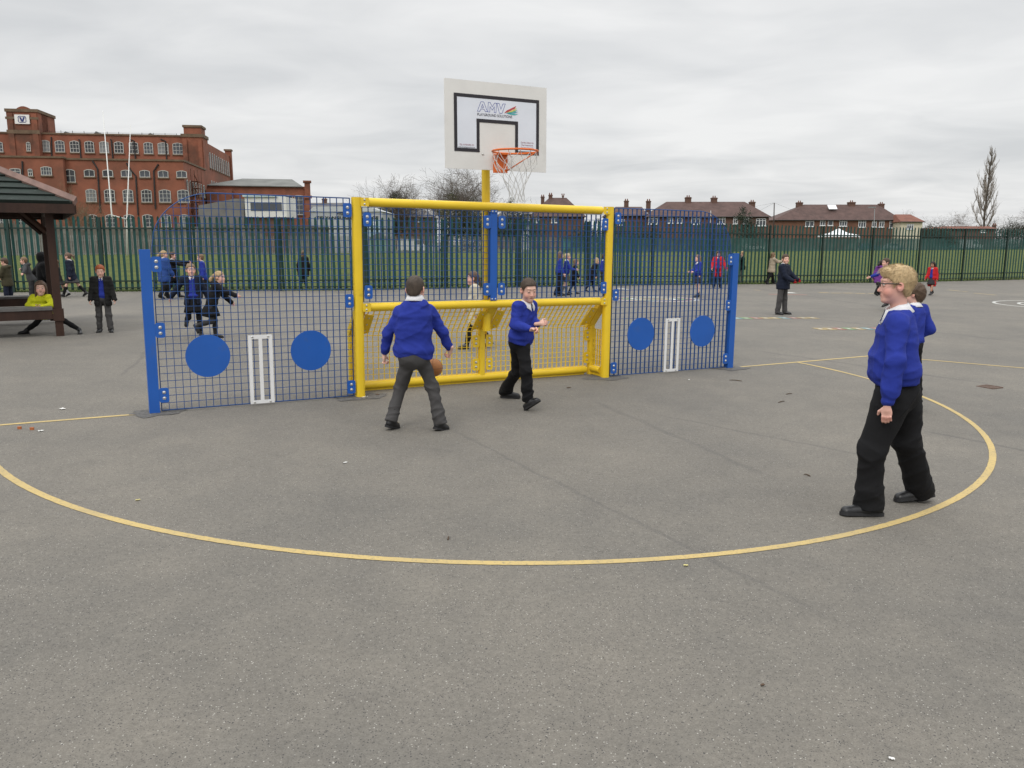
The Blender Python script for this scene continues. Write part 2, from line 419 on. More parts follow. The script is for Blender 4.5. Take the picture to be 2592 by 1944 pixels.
# fence lines (bend at B)
FA, FB_, FC_ = np.array([-30.6, 24.45]), np.array([-4.86, 27.3]), np.array([46., 48.2])
_A0 = FB_ - nrm(FB_ - FA) * 2.75 * 9; _C0 = FB_ + nrm(FC_ - FB_) * 2.75 * 17
def field_y(x): return np.where(x < FB_[0], FB_[1] + (x - FB_[0]) * (FB_ - FA)[1] / (FB_ - FA)[0], FB_[1] + (x - FB_[0]) * (FC_ - FB_)[1] / (FC_ - FB_)[0])
gm, nt, b = newmat('grass'); L = nt.links.new
tc = N_(nt, 'ShaderNodeTexCoord'); n1 = N_(nt, 'ShaderNodeTexNoise', Scale=.35, Detail=6., Roughness=.65); n2 = N_(nt, 'ShaderNodeTexNoise', Scale=7., Detail=6., Roughness=.7)
for n in (n1, n2): L(tc.outputs['Object'], n.inputs['Vector'])
r1 = N_(nt, 'ShaderNodeValToRGB'); L(n1.outputs['Fac'], r1.inputs[0]); r1.color_ramp.elements[0].position = .3; r1.color_ramp.elements[1].position = .7
r1.color_ramp.elements[0].color = (.052, .070, .016, 1); r1.color_ramp.elements[1].color = (.098, .120, .025, 1)
r2 = N_(nt, 'ShaderNodeValToRGB'); L(n2.outputs['Fac'], r2.inputs[0]); r2.color_ramp.elements[0].color = (.45, .45, .45, 1); r2.color_ramp.elements[1].color = (1.5, 1.5, 1.4, 1); r2.color_ramp.elements[0].position = .25; r2.color_ramp.elements[1].position = .75
mxx = N_(nt, 'ShaderNodeMix', data_type='RGBA', blend_type='MULTIPLY'); mxx.inputs[0].default_value = 1.; L(r1.outputs[0], mxx.inputs[6]); L(r2.outputs[0], mxx.inputs[7]); L(mxx.outputs[2], b.inputs['Base Color'])
b.inputs['Roughness'].default_value = .9; b.inputs['Specular IOR Level'].default_value = .2
bp = N_(nt, 'ShaderNodeBump', Strength=1., Distance=.05); L(n2.outputs['Fac'], bp.inputs['Height']); L(bp.outputs[0], b.inputs['Normal'])
xs = np.concatenate([np.linspace(-230, -46, 24), np.linspace(-45, 50, 120), np.linspace(54, 260, 40)]); vs = []; rows = 40
for x in xs:
    y0 = float(field_y(x)) + .22; y1 = 420.
    for k in range(rows): 
        y = y0 + (y1 - y0) * (k / (rows - 1)) ** 2.2; vs.append((x, y, float(gz(x, y)) + .03))
Q = [(i * rows + k, (i + 1) * rows + k, (i + 1) * rows + k + 1, i * rows + k + 1) for i in range(len(xs) - 1) for k in range(rows - 1)]
tag(link('grass_field', np_mesh('grass_field', np.array(vs), np.array(Q), gm)), 'mown green playing field behind the palisade fence', kind='structure')
tm = mat('grass_blade', (.075, .12, .025), .8, .4, 3.)
rg = np.random.default_rng(5); b = MB()                       # rough uncut grass along the foot of the fence
for i in range(5200):
    x = rg.uniform(-18, 28); y = float(field_y(x)) + rg.normal(0, .10) + .1; h = rg.uniform(.04, .15); a = rg.uniform(0, 6.28); z = float(gz(x, y)); ww = .012
    b.add([(x - ww * math.cos(a), y - ww * math.sin(a), z), (x + ww * math.cos(a), y + ww * math.sin(a), z), (x + rg.normal(0, .04), y + rg.normal(0, .04), z + h)], [(0, 1, 2)])
tag(b.build('rough_grass', tm), 'rough uncut grass along the foot of the green fence', 'grass', kind='stuff')

# ------------------------------------------------------------------ painted lines
def paint(name, col, wear=.5):
    m, nt, b = newmat(name); L = nt.links.new
    tc = N_(nt, 'ShaderNodeTexCoord'); n = N_(nt, 'ShaderNodeTexNoise', Scale=55., Detail=6., Roughness=.7); L(tc.outputs['Object'], n.inputs['Vector'])
    r = N_(nt, 'ShaderNodeValToRGB'); L(n.outputs['Fac'], r.inputs[0]); r.color_ramp.elements[0].position = .28; r.color_ramp.elements[1].position = .28 + wear * .4
    r.color_ramp.elements[0].color = (*(np.array(col) * .25 + .085), 1); r.color_ramp.elements[1].color = (*col, 1)
    n2 = N_(nt, 'ShaderNodeTexNoise', Scale=1.7, Detail=7., Roughness=.7); L(tc.outputs['Object'], n2.inputs['Vector'])
    r2 = N_(nt, 'ShaderNodeMapRange'); r2.inputs[1].default_value = .46; r2.inputs[2].default_value = .72; r2.inputs[4].default_value = .55 + .3 * (wear > .6); L(n2.outputs['Fac'], r2.inputs[0])
    mx = N_(nt, 'ShaderNodeMix', data_type='RGBA'); L(r2.outputs[0], mx.inputs[0]); L(r.outputs[0], mx.inputs[6]); mx.inputs[7].default_value = (*(np.array(col) * .38 + .10), 1); L(mx.outputs[2], b.inputs['Base Color'])
    b.inputs['Roughness'].default_value = .75; b.inputs['Specular IOR Level'].default_value = .3
    bp = N_(nt, 'ShaderNodeBump', Strength=.35, Distance=.003); L(n.outputs['Fac'], bp.inputs['Height']); L(bp.outputs[0], b.inputs['Normal'])
    return m
YP = paint('yellow_line_paint', (.50, .375, .155), .5); WP = paint('white_line_paint', (.55, .55, .52)); RP = paint('red_line_paint', (.38, .17, .12), .9); TP = paint('teal_line_paint', (.19, .33, .34), .9); GP = paint('green_line_paint', (.22, .36, .16), .9); PYP = paint('faded_yellow_paint', (.48, .36, .16), 1.)
T2 = np.array([math.cos(GA), math.sin(GA)]); N2 = np.array([-T2[1], T2[0]]); G0 = np.array([GX, GY])
def strip(b, pts, w, dz=.003, mi=0, closed=False):
    pts = [np.asarray(p[:2], float) for p in pts]; n = len(pts); vs = []
    for i in range(n):
        a = pts[(i - 1) % n] if closed or i else pts[0]; c = pts[(i + 1) % n] if closed or i < n - 1 else pts[-1]
        t = nrm(c - a); q = np.array([-t[1], t[0]]) * w / 2
        for s in (-1, 1):
            p = pts[i] + q * s * (1 + RNG.normal(0, .035)); vs.append((p[0], p[1], float(gz(p[0], p[1])) + dz))
    fs = [((2 * i) % (2 * n), (2 * i + 2) % (2 * n), (2 * i + 3) % (2 * n), (2 * i + 1) % (2 * n)) for i in range(n if closed else n - 1)]
    return b.add(vs, fs, mi)
def seg(p, q, st=.06):
    p, q = np.asarray(p[:2], float), np.asarray(q[:2], float); k = max(2, int(np.linalg.norm(q - p) / st)); return [p + (q - p) * i / k for i in range(k + 1)]
R_ = 4.8; cc = G0 + N2 * -.131 + T2 * -.022
th = np.radians(np.linspace(178.4, 361.6, 620))
b = MB(); strip(b, [cc + R_ * (T2 * math.cos(a) + N2 * math.sin(a)) for a in th], .052); tag(b.build('shooting_arc_line', YP), 'wide yellow half circle line painted around the goal', 'painted line', kind='structure')
b = MB(); strip(b, seg(G0 + T2 * -9, G0 + T2 * -3.62), .05); strip(b, seg(G0 + T2 * 3.58, at(2215, 900)), .05); tag(b.build('goal_line', YP), 'thin yellow line running out from both ends of the goal', 'painted line', kind='structure')
b = MB(); p, q = at(2215, 900), at(2592, 932); strip(b, seg(p, p + (q - p) * 1.6), .05); tag(b.build('corner_line', YP), 'thin yellow line leading off to the right edge', 'painted line', kind='structure')
c0 = at(2700, 773)
b = MB()
for R in (1.72, 1.12):
    k = .0
    strip(b, [np.array([c0[0] + R * math.cos(a), c0[1] + R * 1.1 * math.sin(a)]) for a in np.linspace(0, 2 * math.pi, 80, endpoint=False)], .085, closed=True)
tag(b.build('white_ring_marking', WP), 'two white rings painted one inside the other', 'painted ring', kind='structure')
CM = [TP, RP, PYP, GP, WP]
def ladder(pa, pb, n, w, order, name, label):
    """a row of painted coloured squares"""
    b = MB(); p, q = at(*pa)[:2], at(*pb)[:2]
    for i in range(n):
        a = p + (q - p) * (i + .06) / n; c = p + (q - p) * (i + .94) / n; strip(b, [a, (a + c) / 2, c], w, .005, order[i % len(order)])
        mid = (a + c) / 2; t = nrm(c - a); strip(b, [mid - t * .04, mid + t * .04], w * .22, .006, 4)
    tag(b.build(name, CM), label, 'painted game', kind='structure')
ladder((1853, 806), (2068, 805), 9, .34, (0, 3, 1, 2, 2, 0, 1, 2, 2), 'number_ladder_marking', 'faded coloured number squares painted in a row')
ladder((2064, 833), (2255, 832), 8, .34, (2, 2, 1, 3, 2, 0, 1, 3), 'number_track_marking', 'coloured number squares painted nearer the boy in glasses')
b = MB(); c1 = at(1655, 757)                                  # the painted target beyond the right mesh panel
for R, mi in ((1.0, 4), (.86, 1), (.68, 3), (.5, 4), (.32, 2)):
    strip(b, [np.array([c1[0] + R * 1.25 * math.cos(a), c1[1] + R * math.sin(a)]) for a in np.linspace(0, 2 * math.pi, 48, endpoint=False)], .12, closed=True, mi=mi)
tag(b.build('round_game_marking', CM), 'round coloured playground game painted beyond the right mesh panel', 'painted game', kind='structure')
b = MB()
for px, py in ((2085, 741), (2116, 742), (2147, 742), (2178, 743), (2209, 743)):
    p = at(px, py); strip(b, [p + np.array([-.16, 0, 0]), p, p + np.array([.16, 0, 0])], .22)
for (pa, pb) in (((2400, 734), (2430, 737)), ((2436, 738), (2450, 739)), ((2465, 742), (2520, 747)), ((1910, 734), (1925, 735))): strip(b, seg(at(*pa), at(*pb)), .14)
tag(b.build('dashed_line_marking', PYP), 'faint yellow dashes painted across the far asphalt', 'painted line', kind='structure')
b = MB(); p = at(1995, 741); strip(b, [p + np.array([-.22, 0, 0]), p, p + np.array([.22, 0, 0])], .5, mi=0); p = at(2003, 746); strip(b, [p + np.array([-.7, .1, 0]), p + np.array([.5, 0, 0])], .22, mi=1); p = at(1572, 730); strip(b, seg(at(1560, 729), at(1590, 733)), .14)
tag(b.build('white_box_marking', [WP, RP]), 'small white painted box behind the boy in red gloves', 'painted mark', kind='structure')

# ------------------------------------------------------------------ steel fence
FP = mat('green_fence_paint', (.009, .056, .049), .45, .18, 2.5, spec=.4); FD = mat('dark_green_paint', (.004, .024, .018), .5, .15, 2.)
def pale_mesh(H_=2.4, w=.042, dpt=.022):
    vs = [(-w, 0, .06), (-w * .35, -dpt, .06), (w * .35, -dpt, .06), (w, 0, .06), (w * .3, -dpt * .55, .06), (-w * .3, -dpt * .55, .06)]
    n = 6; vs += [(x, y, H_ - .13 - (.02 if abs(x) > .03 else 0)) for x, y, z in vs[:6]]
    vs += [(0, -dpt * .8, H_), (-w * .9, .012, H_ - .06), (w * .9, .012, H_ - .06)]
    fs = [(i, (i + 1) % n, n + (i + 1) % n, n + i) for i in range(n)] + [tuple(range(n))[::-1]]
    fs += [(7, 8, 12), (8, 9, 14, 12), (7, 12, 13, 6), (11, 6, 13, 12), (10, 11, 12), (9, 10, 12, 14)]
    return vs, fs
def palisade(root, P, Q_, bays, np_, m_p, m_d, H_=2.4, first=True, pale_only=False):
    t = nrm(Q_ - P); n = np.array([-t[1], t[0]]); L_ = np.linalg.norm(Q_ - P); bw = L_ / bays; pv, pf = pale_mesh(H_)
    o0 = np.array(root.location)
    for i in range(bays):
        b = MB()
        for k in range(np_):
            c = P + t * (bw * (i + (k + .5) / np_)); z = float(gz(c[0], c[1])); jj = RNG.normal(0, .006)
            b.add([(c[0] + t[0] * (x + jj * zz) + n[0] * (.03 - y) - o0[0], c[1] + t[1] * (x + jj * zz) + n[1] * (.03 - y) - o0[1], z + zz - o0[2]) for x, y, zz in pv], pf)
        b.build('pale_panel', m_p, root)
        a, c = P + t * bw * i, P + t * bw * (i + 1); za, zc = float(gz(*a)), float(gz(*c))
        for hz, hh in ((H_ * .835, .045), (H_ * .142, .045), (H_ * .055, .028)):
            def f3(x, y, d): 
                p = a + (c - a) * x + n * d; return (p[0] - o0[0], p[1] - o0[1], za + (zc - za) * x + y - o0[2])
            rails = MB(); rails.prism([(0, hz - hh / 2), (1, hz - hh / 2), (1, hz + hh / 2), (0, hz + hh / 2)], f3, -.012, .025); rails.build('rail', m_d, root)
    for i in range(0 if first else 1, bays + 1):
        c = P + t * bw * i; z = float(gz(*c)); b = MB(); ang = math.atan2(t[1], t[0]); M_ = Matrix.Translation((c[0] - o0[0], c[1] - o0[1], z - o0[2])) @ Matrix.Rotation(ang, 4, 'Z')
        b.box((-.036, -.075, -.1), (.036, -.063, H_ - .05), 0, M_); b.box((-.036, -.02, -.1), (.036, -.012, H_ - .05), 0, M_); b.box((-.004, -.063, -.1), (.004, -.02, H_ - .05), 0, M_)
        b.build('post', m_d, root)
fr = thing('palisade_fence', 'tall dark green steel palisade fence with pointed pales behind the children', 'fence', (FB_[0], FB_[1], float(gz(*FB_))))
palisade(fr, _A0, FB_, 9, 15, FP, FD); palisade(fr, FB_, _C0, 17, 15, FP, FD, first=False)
# far fences across the field
FG = mat('galvanised_steel', (.24, .245, .235), .5, .35, 1.2, spec=.4, dirt=((.10, .09, .07), .6, .5, .6)); FT = mat('faded_green_paint', (.050, .105, .10), .6, .4, .7)
ff0, ffm, ff1 = np.array([-120., 58.]), np.array([8., 131.]), np.array([150., 211.])
def far_fence(name, label, P, Q_, np_, m, H_=2.4, pw=.045):
    r = thing(name, label, 'fence', (P[0], P[1], 0)); t = nrm(Q_ - P); n = np.array([-t[1], t[0]]); L_ = np.linalg.norm(Q_ - P); b = MB(); rl = MB()
    N = int(L_ / .2)
    for k in range(N):
        c = t * L_ * (k + .5) / N; h = H_ + RNG.normal(0, .02); z = float(gz(P[0] + c[0], P[1] + c[1])) + .02
        b.add([(c[0] - t[0] * pw, c[1] - t[1] * pw, z), (c[0] + t[0] * pw, c[1] + t[1] * pw, z), (c[0] + t[0] * pw, c[1] + t[1] * pw, z + h - .12), (c[0], c[1], z + h), (c[0] - t[0] * pw, c[1] - t[1] * pw, z + h - .12), (c[0] + n[0] * .03, c[1] + n[1] * .03, z), (c[0] + n[0] * .03, c[1] + n[1] * .03, z + h - .1)],
              [(0, 1, 2, 3, 4), (1, 5, 6, 3, 2), (5, 0, 4, 3, 6)])
    M_ = Matrix.Rotation(math.atan2(t[1], t[0]), 4, 'Z')
    b.build('pale_panel', m, r)
    for hz in (.4, 1.95): rl = MB(); rl.box((0, .03, hz), (L_, .07, hz + .06), 0, M_); rl.build('rail', m, r)
far_fence('boundary_fence', 'long grey galvanised fence on the far left side of the field', ff0, ffm, 12, FG)
far_fence('boundary_fence', 'long faded green fence on the far right side of the field', ffm, ff1, 12, FT, 2.5, .08)
# ------------------------------------------------------------------ the goal unit (local axes: x along the goal line, y away from the camera side, z up)
YEL = mat('yellow_powder_coat', (.78, .535, .022), .38, .06, 3., .03, 40., .5, dirt=((.26, .20, .06), 7., .60, .45))
BLP = mat('blue_powder_coat', (.010, .094, .40), .38, .06, 3., .03, 40., .5, dirt=((.05, .09, .20), 6., .60, .5)); BLM = mat('blue_mesh_coat', (.004, .054, .20), .42, .08, 3.)
ZINC = mat('bright_steel', (.62, .62, .60), .32, .1, 20., metal=.9)
WHP = mat('white_powder_coat', (.74, .74, .74), .42, .04, 4.)
SLP = SX * T2[0] + SY * T2[1]; GB = float(gz(GX, GY))
goal = thing('sports_goal', 'yellow and blue steel goal wall with mesh side panels, discs and wickets', 'goal', (GX, GY, GB))
goal.rotation_euler = (0, -math.atan(SLP), GA)
def post_round(b, x, y, z0, z1, r, n=20):                     # square tube with well rounded corners
    out = []
    for i in range(n):
        a = 2 * math.pi * i / n; c, s = math.cos(a), math.sin(a); k = (abs(c) ** 3.2 + abs(s) ** 3.2) ** (-1 / 3.2); out.append((x + r * k * c, y + r * k * s))
    b.prism(out, lambda u, v, t: (u, v, t), z0, z1)
for x in (-1.5288, 1.5288):
    b = MB(); post_round(b, x, 0, -.05, 2.03, .047); o = b.build('goal_post', YEL, goal, math.radians(40))
def rail(z, y, x0, x1, r, name, z2=None, plate=True):
    b = MB(); b.tube([(x0, y, z), (x1, y, z2 if z2 is not None else z)], r, 20)
    o = b.build(name, YEL, goal, math.radians(40))
    if plate:
        p = MB()
        for xe, s in ((x0, -1), (x1, 1)):
            p.box((min(xe, xe + s * .085), y - .052, z - .042), (max(xe, xe + s * .085), y - .044, z + .042))
            for dz in (-.022, .022): p.dome((xe + s * .045, y - .052, z + dz), (0, -1, 0), .011, .008, 8, 1)
        p.build('end_plate', [YEL, ZINC], o, math.radians(40))
    return o
rail(1.985, -.0, -1.415, 1.415, .045, 'crossbar'); rail(.93, -.0, -1.415, 1.415, .045, 'middle_rail')
DB = .30
rail(.068, DB, -1.46, 1.44, .045, 'bottom_rail', plate=False)
for s in (-1, 1):                                             # short side rails of the recess
    b = MB(); b.tube([(s * 1.515, .06, .085), (s * 1.515, DB - .04, .085)], .043, 16); b.build('side_rail', YEL, goal, math.radians(40))
    b = MB(); b.box((s * 1.515 - .012, .05, .012), (s * 1.515 + .012, DB, .05)); b.build('side_kickplate', YEL, goal)
b = MB(); b.box((-1.42, DB - .01, -.01), (1.42, DB + .012, .03)); b.build('kickplate', YEL, goal)
def cbox_post(name, x, y, z0, z1, wx, wy, m, lean=None):
    b = MB(); post_round(b, 0, 0, z0, z1, wx / 2, 16); M_ = Matrix.Translation((x, y, 0))
    b.v = [(v[0] + x + (lean[0] * (v[2] - z0) if lean else 0), v[1] * wy / wx + y + (lean[1] * (v[2] - z0) if lean else 0), v[2]) for v in b.v]
    return b.build(name, m, goal, math.radians(40))
for x in (-1.515, .012, 1.515): cbox_post('back_post', x, DB, .0 if abs(x) > 1 else .06, .66, .08, .08, YEL)
SZ0, SZ1 = .90, .62
for x in (-1.50, .03, 1.50):                                  # sloping channel carrying the inclined mesh
    b = MB(); s = .055
    for xa, xb in ((x - s, x - s + .012), (x + s - .012, x + s)): b.prism([(.03, SZ0 - .02), (.06, SZ0 + .03), (DB + .03, SZ1 + .05), (DB + .03, SZ1 - .06)], lambda u, v, t: (t, u, v), xa, xb)
    b.prism([(.03, SZ0 - .02), (.04, SZ0 - .004), (DB + .0, SZ1 - .03), (DB - .0, SZ1 - .05)], lambda u, v, t: (t, u, v), x - s + .013, x + s - .013)
    b.build('sloping_channel', YEL, goal)
    for sx_ in ((1,) if x < -1 else (-1,) if x > 1 else (-1, 1)):  # wing plates with bolts
        p = MB(); a = np.array([0, .045, SZ0 - .03]); c = np.array([0, DB - .01, SZ1 + .005]); d = c - a; nn = nrm(np.cross(d, (1, 0, 0))); nn = nn if nn[1] < 0 else -nn
        w0, w1 = x + sx_ * (s + .002), x + sx_ * (s + .10)
        def pl(u, v, t): q = a + d * v + nn * t; return (u, q[1], q[2])
        e0, e1 = min(w0, w1), max(w0, w1); p.prism([(e0, .02), (e1, .1), (e1, .9), (e0, 1.)], pl, .010, .017)
        for v in (.2, .5, .8): p.dome(pl((e0 + e1) / 2, v, .017), nn, .011, .008, 8, 1)
        p.build('wing_plate', [YEL, ZINC], goal, math.radians(40))
def grid(name, x0, x1, z0, z1, m, f3, px=.066, pz=.068, bw=.004, bd=.022, rd=.005, clip=None, frame=False):
    """weldmesh: flat upright bars on edge, thin round cross wires"""
    b = MB(); nx = max(1, round((x1 - x0) / px)); nz = max(1, round((z1 - z0) / pz))
    for i in range(nx + 1):
        x = x0 + (x1 - x0) * i / nx; ztop = z1 if clip is None else clip(x)
        b.prism([(x - bw / 2, z0), (x + bw / 2, z0), (x + bw / 2, ztop), (x - bw / 2, ztop)], f3, -bd / 2, bd / 2)
    for k in range(nz + 1):
        z = z0 + (z1 - z0) * k / nz; xa, xb = x0, x1
        if clip is not None:
            ok = [x for x in np.linspace(x0, x1, 400) if clip(x) >= z]
            xa, xb = min(ok), max(ok)
        b.prism([(xa, z - rd / 2), (xb, z - rd / 2), (xb, z + rd / 2), (xa, z + rd / 2)], f3, -bd / 2 - rd * .3, -bd / 2 + rd * .7)
    return b.build(name, m, goal)
flat = lambda y0: (lambda u, v, t: (u, y0 + t, v))
# lower recess
for x0, x1 in ((-1.47, -.05), (.075, 1.47)):
    grid('lower_mesh', x0, x1, .12, .60, YEL, flat(DB), px=.062, pz=.062)
    a = np.array([0, .03, SZ0]); c = np.array([0, DB, .61]); d = c - a; ln = np.linalg.norm(d); dn = d / ln; nn = np.array([0, -dn[2], dn[1]])
    grid('sloping_mesh', x0, x1, 0, ln, YEL, lambda u, v, t: (u, a[1] + dn[1] * v + nn[1] * t, a[2] + dn[2] * v + nn[2] * t), px=.062, pz=.062)
for s in (-1, 1): grid('side_mesh', .05, DB - .04, .14, .58, YEL, lambda u, v, t: (s * 1.515 + t, u, v), px=.05, pz=.062)
def bracket(x, z, y, m=BLP, w=.085, h=.138, parent=goal):
    b = MB(); r = .02; pts = []
    for cx2, cz2, a0 in ((w / 2 - r, h / 2 - r, 0), (-w / 2 + r, h / 2 - r, 90), (-w / 2 + r, -h / 2 + r, 180), (w / 2 - r, -h / 2 + r, 270)):
        for k in range(4): a = math.radians(a0 + 30 * k); pts.append((x + cx2 + r * math.cos(a), z + cz2 + r * math.sin(a)))
    b.prism(pts, lambda u, v, t: (u, t, v), y - .008, y)
    o = b.build('bracket', m, parent)
    for dz in (-.027, .027):
        q = MB(); q.tube([(x, y - .008, z + dz), (x, y - .0105, z + dz)], .016, 12); q.dome((x, y - .0105, z + dz), (0, -1, 0), .0125, .009, 10); q.build('bolt', ZINC, o, math.radians(50))
YB = -.03
for z in (.61 - .12, .22): 
    for x in (-.073, .098): bracket(x, z, DB - .03, YEL, .085, .14)
for z in (.5, .22): bracket(1.44, z, DB - .03, YEL, .085, .14)
# centre post of the upper half and two upper panels
b = MB(); b.box((-.04, -.03, 1.0), (.04, .03, 1.93)); b.build('centre_post', BLP, goal)
for z in (.985, 1.93):
    p = MB(); p.box((-.038, -.036, z - .014), (.038, -.028, z + .018)); [p.dome((xx, -.036, z + .002), (0, -1, 0), .01, .007, 8, 1) for xx in (-.02, .02)]; p.build('cap_plate', [BLP, ZINC], goal)
for x0, x1 in ((-1.472, -.05), (.05, 1.472)): grid('upper_mesh', x0, x1, .985, 1.935, BLM, flat(0), px=.0645, pz=.0655)
for x, z in ((-1.43, 1.815), (-1.43, 1.085), (-.082, 1.82), (-.082, 1.095), (.095, 1.82), (.095, 1.095), (1.455, 1.825), (1.455, 1.09)): bracket(x, z, YB)
# side panels
for s in (-1, 1):
    def clip(x, s=s):
        xe = abs(x); R = .56; xc = 3.437 - R; zc = 2.02 - .50
        return 2.02 if xe <= xc else zc + .50 * math.sqrt(max(0, 1 - ((xe - xc) / R) ** 2))
    x0, x1 = (1.598, 3.437); lo, hi = (x0, x1) if s > 0 else (-x1, -x0)
    pan = grid('side_panel_mesh', lo, hi, .022, 2.015, BLM, flat(0), px=.0657, pz=.068, clip=clip)
    path = [(s * 1.598, 0, 2.02)] + [(s * x, 0, clip(s * x)) for x in np.linspace(2.86, 3.437, 26)] + [(s * 3.437, 0, .02)]
    f = MB(); f.tube(path, .0045, 8); f.tube([(s * 1.598, 0, .02), (s * 3.437, 0, .02)], .0062, 8); f.tube([(s * 1.598, 0, .02), (s * 1.598, 0, 2.02)], .0062, 8); f.build('panel_frame', BLM, goal, True)
    b = MB(); b.box((s * 3.5 - .045, -.04, -.05), (s * 3.5 + .045, .04, 1.502)); b.build('end_post', BLP, goal)
    for z in (1.90, 1.0, .118): bracket(s * 1.632, z, YB)
    for z in ((1.37, .772, .168) if s < 0 else (1.42, .835, .135)): bracket(s * 3.412, z, YB)
    for cx2, cz2 in ((s * 2.033, .515), (s * 3.008, .512)):
        b = MB(); n = 72; b.prism([(cx2 + .201 * math.cos(2 * math.pi * i / n), cz2 + .201 * math.sin(2 * math.pi * i / n)) for i in range(n)], lambda u, v, t: (u, t, v), -.024, -.016); b.build('target_disc', BLP, goal)
    wx = s * 2.523; wr_ = MB()
    for a0, a1, c0_, c1_ in ((-.115, .115, .655, .692), (-.115, .115, .018, .05), (-.115, -.081, .05, .655), (-.017, .017, .05, .655), (.081, .115, .05, .655)): wr_.box((wx + a0, -.024, c0_), (wx + a1, -.017, c1_))
    for a0, c0_ in ((-.075, .675), (.075, .675), (-.075, .033), (.075, .033)): wr_.dome((wx + a0, -.024, c0_), (0, -1, 0), .011, .008, 8, 1)
    wr_.build('wicket', [WHP, ZINC], goal, math.radians(40))
for x in (-3.5, -1.53, 1.53, 3.5):                            # dark concrete patches where the posts are set
    pass
PATCH = mat('dark_tarmac_patch', (.105, .101, .096), .9, .35, 40., .5, 160.)
for x, nm in ((-3.5, 0), (-1.53, 1), (1.53, 2), (3.5, 3)):
    c = G0 + T2 * x; b = MB(); n = 26; rg = np.random.default_rng(int(40 + nm)); rr = [(.12 + .16 * rg.random()) for i in range(n)]
    pts = [c + (T2 * 1.25 * math.cos(2 * math.pi * i / n) + N2 * .85 * math.sin(2 * math.pi * i / n)) * (rr[i] + rr[i - 1]) * .5 for i in range(n)]
    vs = [(p[0], p[1], float(gz(*p)) + .004) for p in pts] + [(c[0], c[1], float(gz(*c)) + .010)]
    b.add(vs, [(i, (i + 1) % n, n) for i in range(n)]); tag(b.build('tarmac_patch', PATCH), 'dark patch of fresh tarmac set around the foot of a goal post', kind='structure')

# ------------------------------------------------------------------ basketball hoop on its yellow pole
hoop = thing('basketball_hoop', 'white basketball backboard with orange ring and net on yellow pole', 'basketball hoop', (GX, GY, GB)); hoop.rotation_euler = (0, 0, GA)
DZ = 0.
b = MB(); b.tube([(.0, .125, .62), (.0, .125, 2.62)], .046, 20); b.dome((.0, .125, 2.62), (0, 0, 1), .046, .02, 20); b.build('pole', YEL, hoop, math.radians(50))
b = MB()
for z in (2.5, 2.95): b.box((-.03, -.185, z - .03), (.03, .10, z + .03))
b.box((-.025, .10, 2.45), (.025, .15, 3.0)); b.build('support_arm', YEL, hoop)
BD = -.2; x0, x1, z0, z1 = -.615, .572, 2.352, 3.231
b = MB(); b.box((x0, BD, z0), (x1, BD + .018, z1)); board = b.build('backboard', mat('white_board', (.71, .70, .67), .45, .05, 3., dirt=((.42, .40, .36), 2.2, .62, .35)), hoop)
BK = mat('black_vinyl', (.016, .013, .018), .5, .1, 8.); VW = mat('pale_blue_white_vinyl', (.70, .73, .79), .4, .03, 4.)
def brd(px, py):                                              # point measured on the board in the enlarged photograph
    r = ray(1080 + px * .20494, 180 + py * .20494); o = G0 + N2 * BD; t = (o @ N2) / (r[:2] @ N2); p = r[:2] * t
    return float((p - G0) @ T2), CH + float(r[2]) * t - GB
def avg(*v): return sum(v) / len(v)
oL, oR = avg(brd(335, 260)[0], brd(340, 980)[0]), avg(brd(1388, 365)[0], brd(1382, 1045)[0]); oT, oB = avg(brd(335, 260)[1], brd(1388, 365)[1]), avg(brd(340, 982)[1], brd(1382, 1045)[1])
iL, iR = avg(brd(615, 580)[0], brd(615, 985)[0]), avg(brd(1127, 630)[0], brd(1127, 1000)[0]); iT = avg(brd(615, 582)[1], brd(1127, 628)[1]); lw = .034
b = MB(); y0, y1 = BD - .004, BD - .0002
for a0, a1, c0_, c1_ in ((oL, oR, oT - lw, oT), (oL, oL + lw, oB, oT - lw), (oR - lw, oR, oB, oT - lw), (oL + lw, iL, oB, oB + lw), (iR, oR - lw, oB, oB + lw), (iL, iL + lw, oB + lw, iT), (iR - lw, iR, oB + lw, iT), (iL + lw, iR - lw, iT - lw, iT)): b.box((a0, y0, c0_), (a1, y1, c1_))
b.box((iL, y0, oB), (iL + lw, y1, oB + lw)); b.box((iR - lw, y0, oB), (iR, y1, oB + lw)); b.build('board_marking', BK, board)
b = MB(); y0 = BD - .0025
for a0, a1, c0_, c1_ in ((oL + lw, oR - lw, iT, oT - lw), (oL + lw, iL, oB + lw, iT), (iR, oR - lw, oB + lw, iT)): b.box((a0, y0, c0_), (a1, y1, c1_))
b.build('vinyl_panel', VW, board)
def lettering(txt, size, m, x, z, dyo=.004, off=0., sx=1., align='LEFT'):
    me = text_mesh(txt, size, m, off, .0004, align, sx); o = link('lettering', me, board); o.rotation_euler = (math.pi / 2, 0, 0); o.location = (x, BD - dyo, z); return o
LB = mat('blue_ink', (.10, .12, .34), .5, .05); LK = mat('dark_ink', (.05, .045, .06), .5, .05); LR = mat('red_ink', (.36, .16, .20), .5, .05); LW = mat('white_ink', (.64, .66, .70), .4, .03)
b = MB()
def outline(pts, w=.0042):                                    # the hollow letters of the maker's name, drawn as thin outlines
    Q = [np.array(brd(*p)) for p in pts]; n = len(Q)
    for i in range(n):
        p, q = Q[i], Q[(i + 1) % n]; d = nrm(q - p); m_ = np.array([-d[1], d[0]]) * w / 2; p = p - d * w * .45; q = q + d * w * .45
        b.prism([tuple(p - m_), tuple(q - m_), tuple(q + m_), tuple(p + m_)], lambda u, v, t: (u, t, v), BD - .0040 - .0001 * (i % 3), BD - .0026)
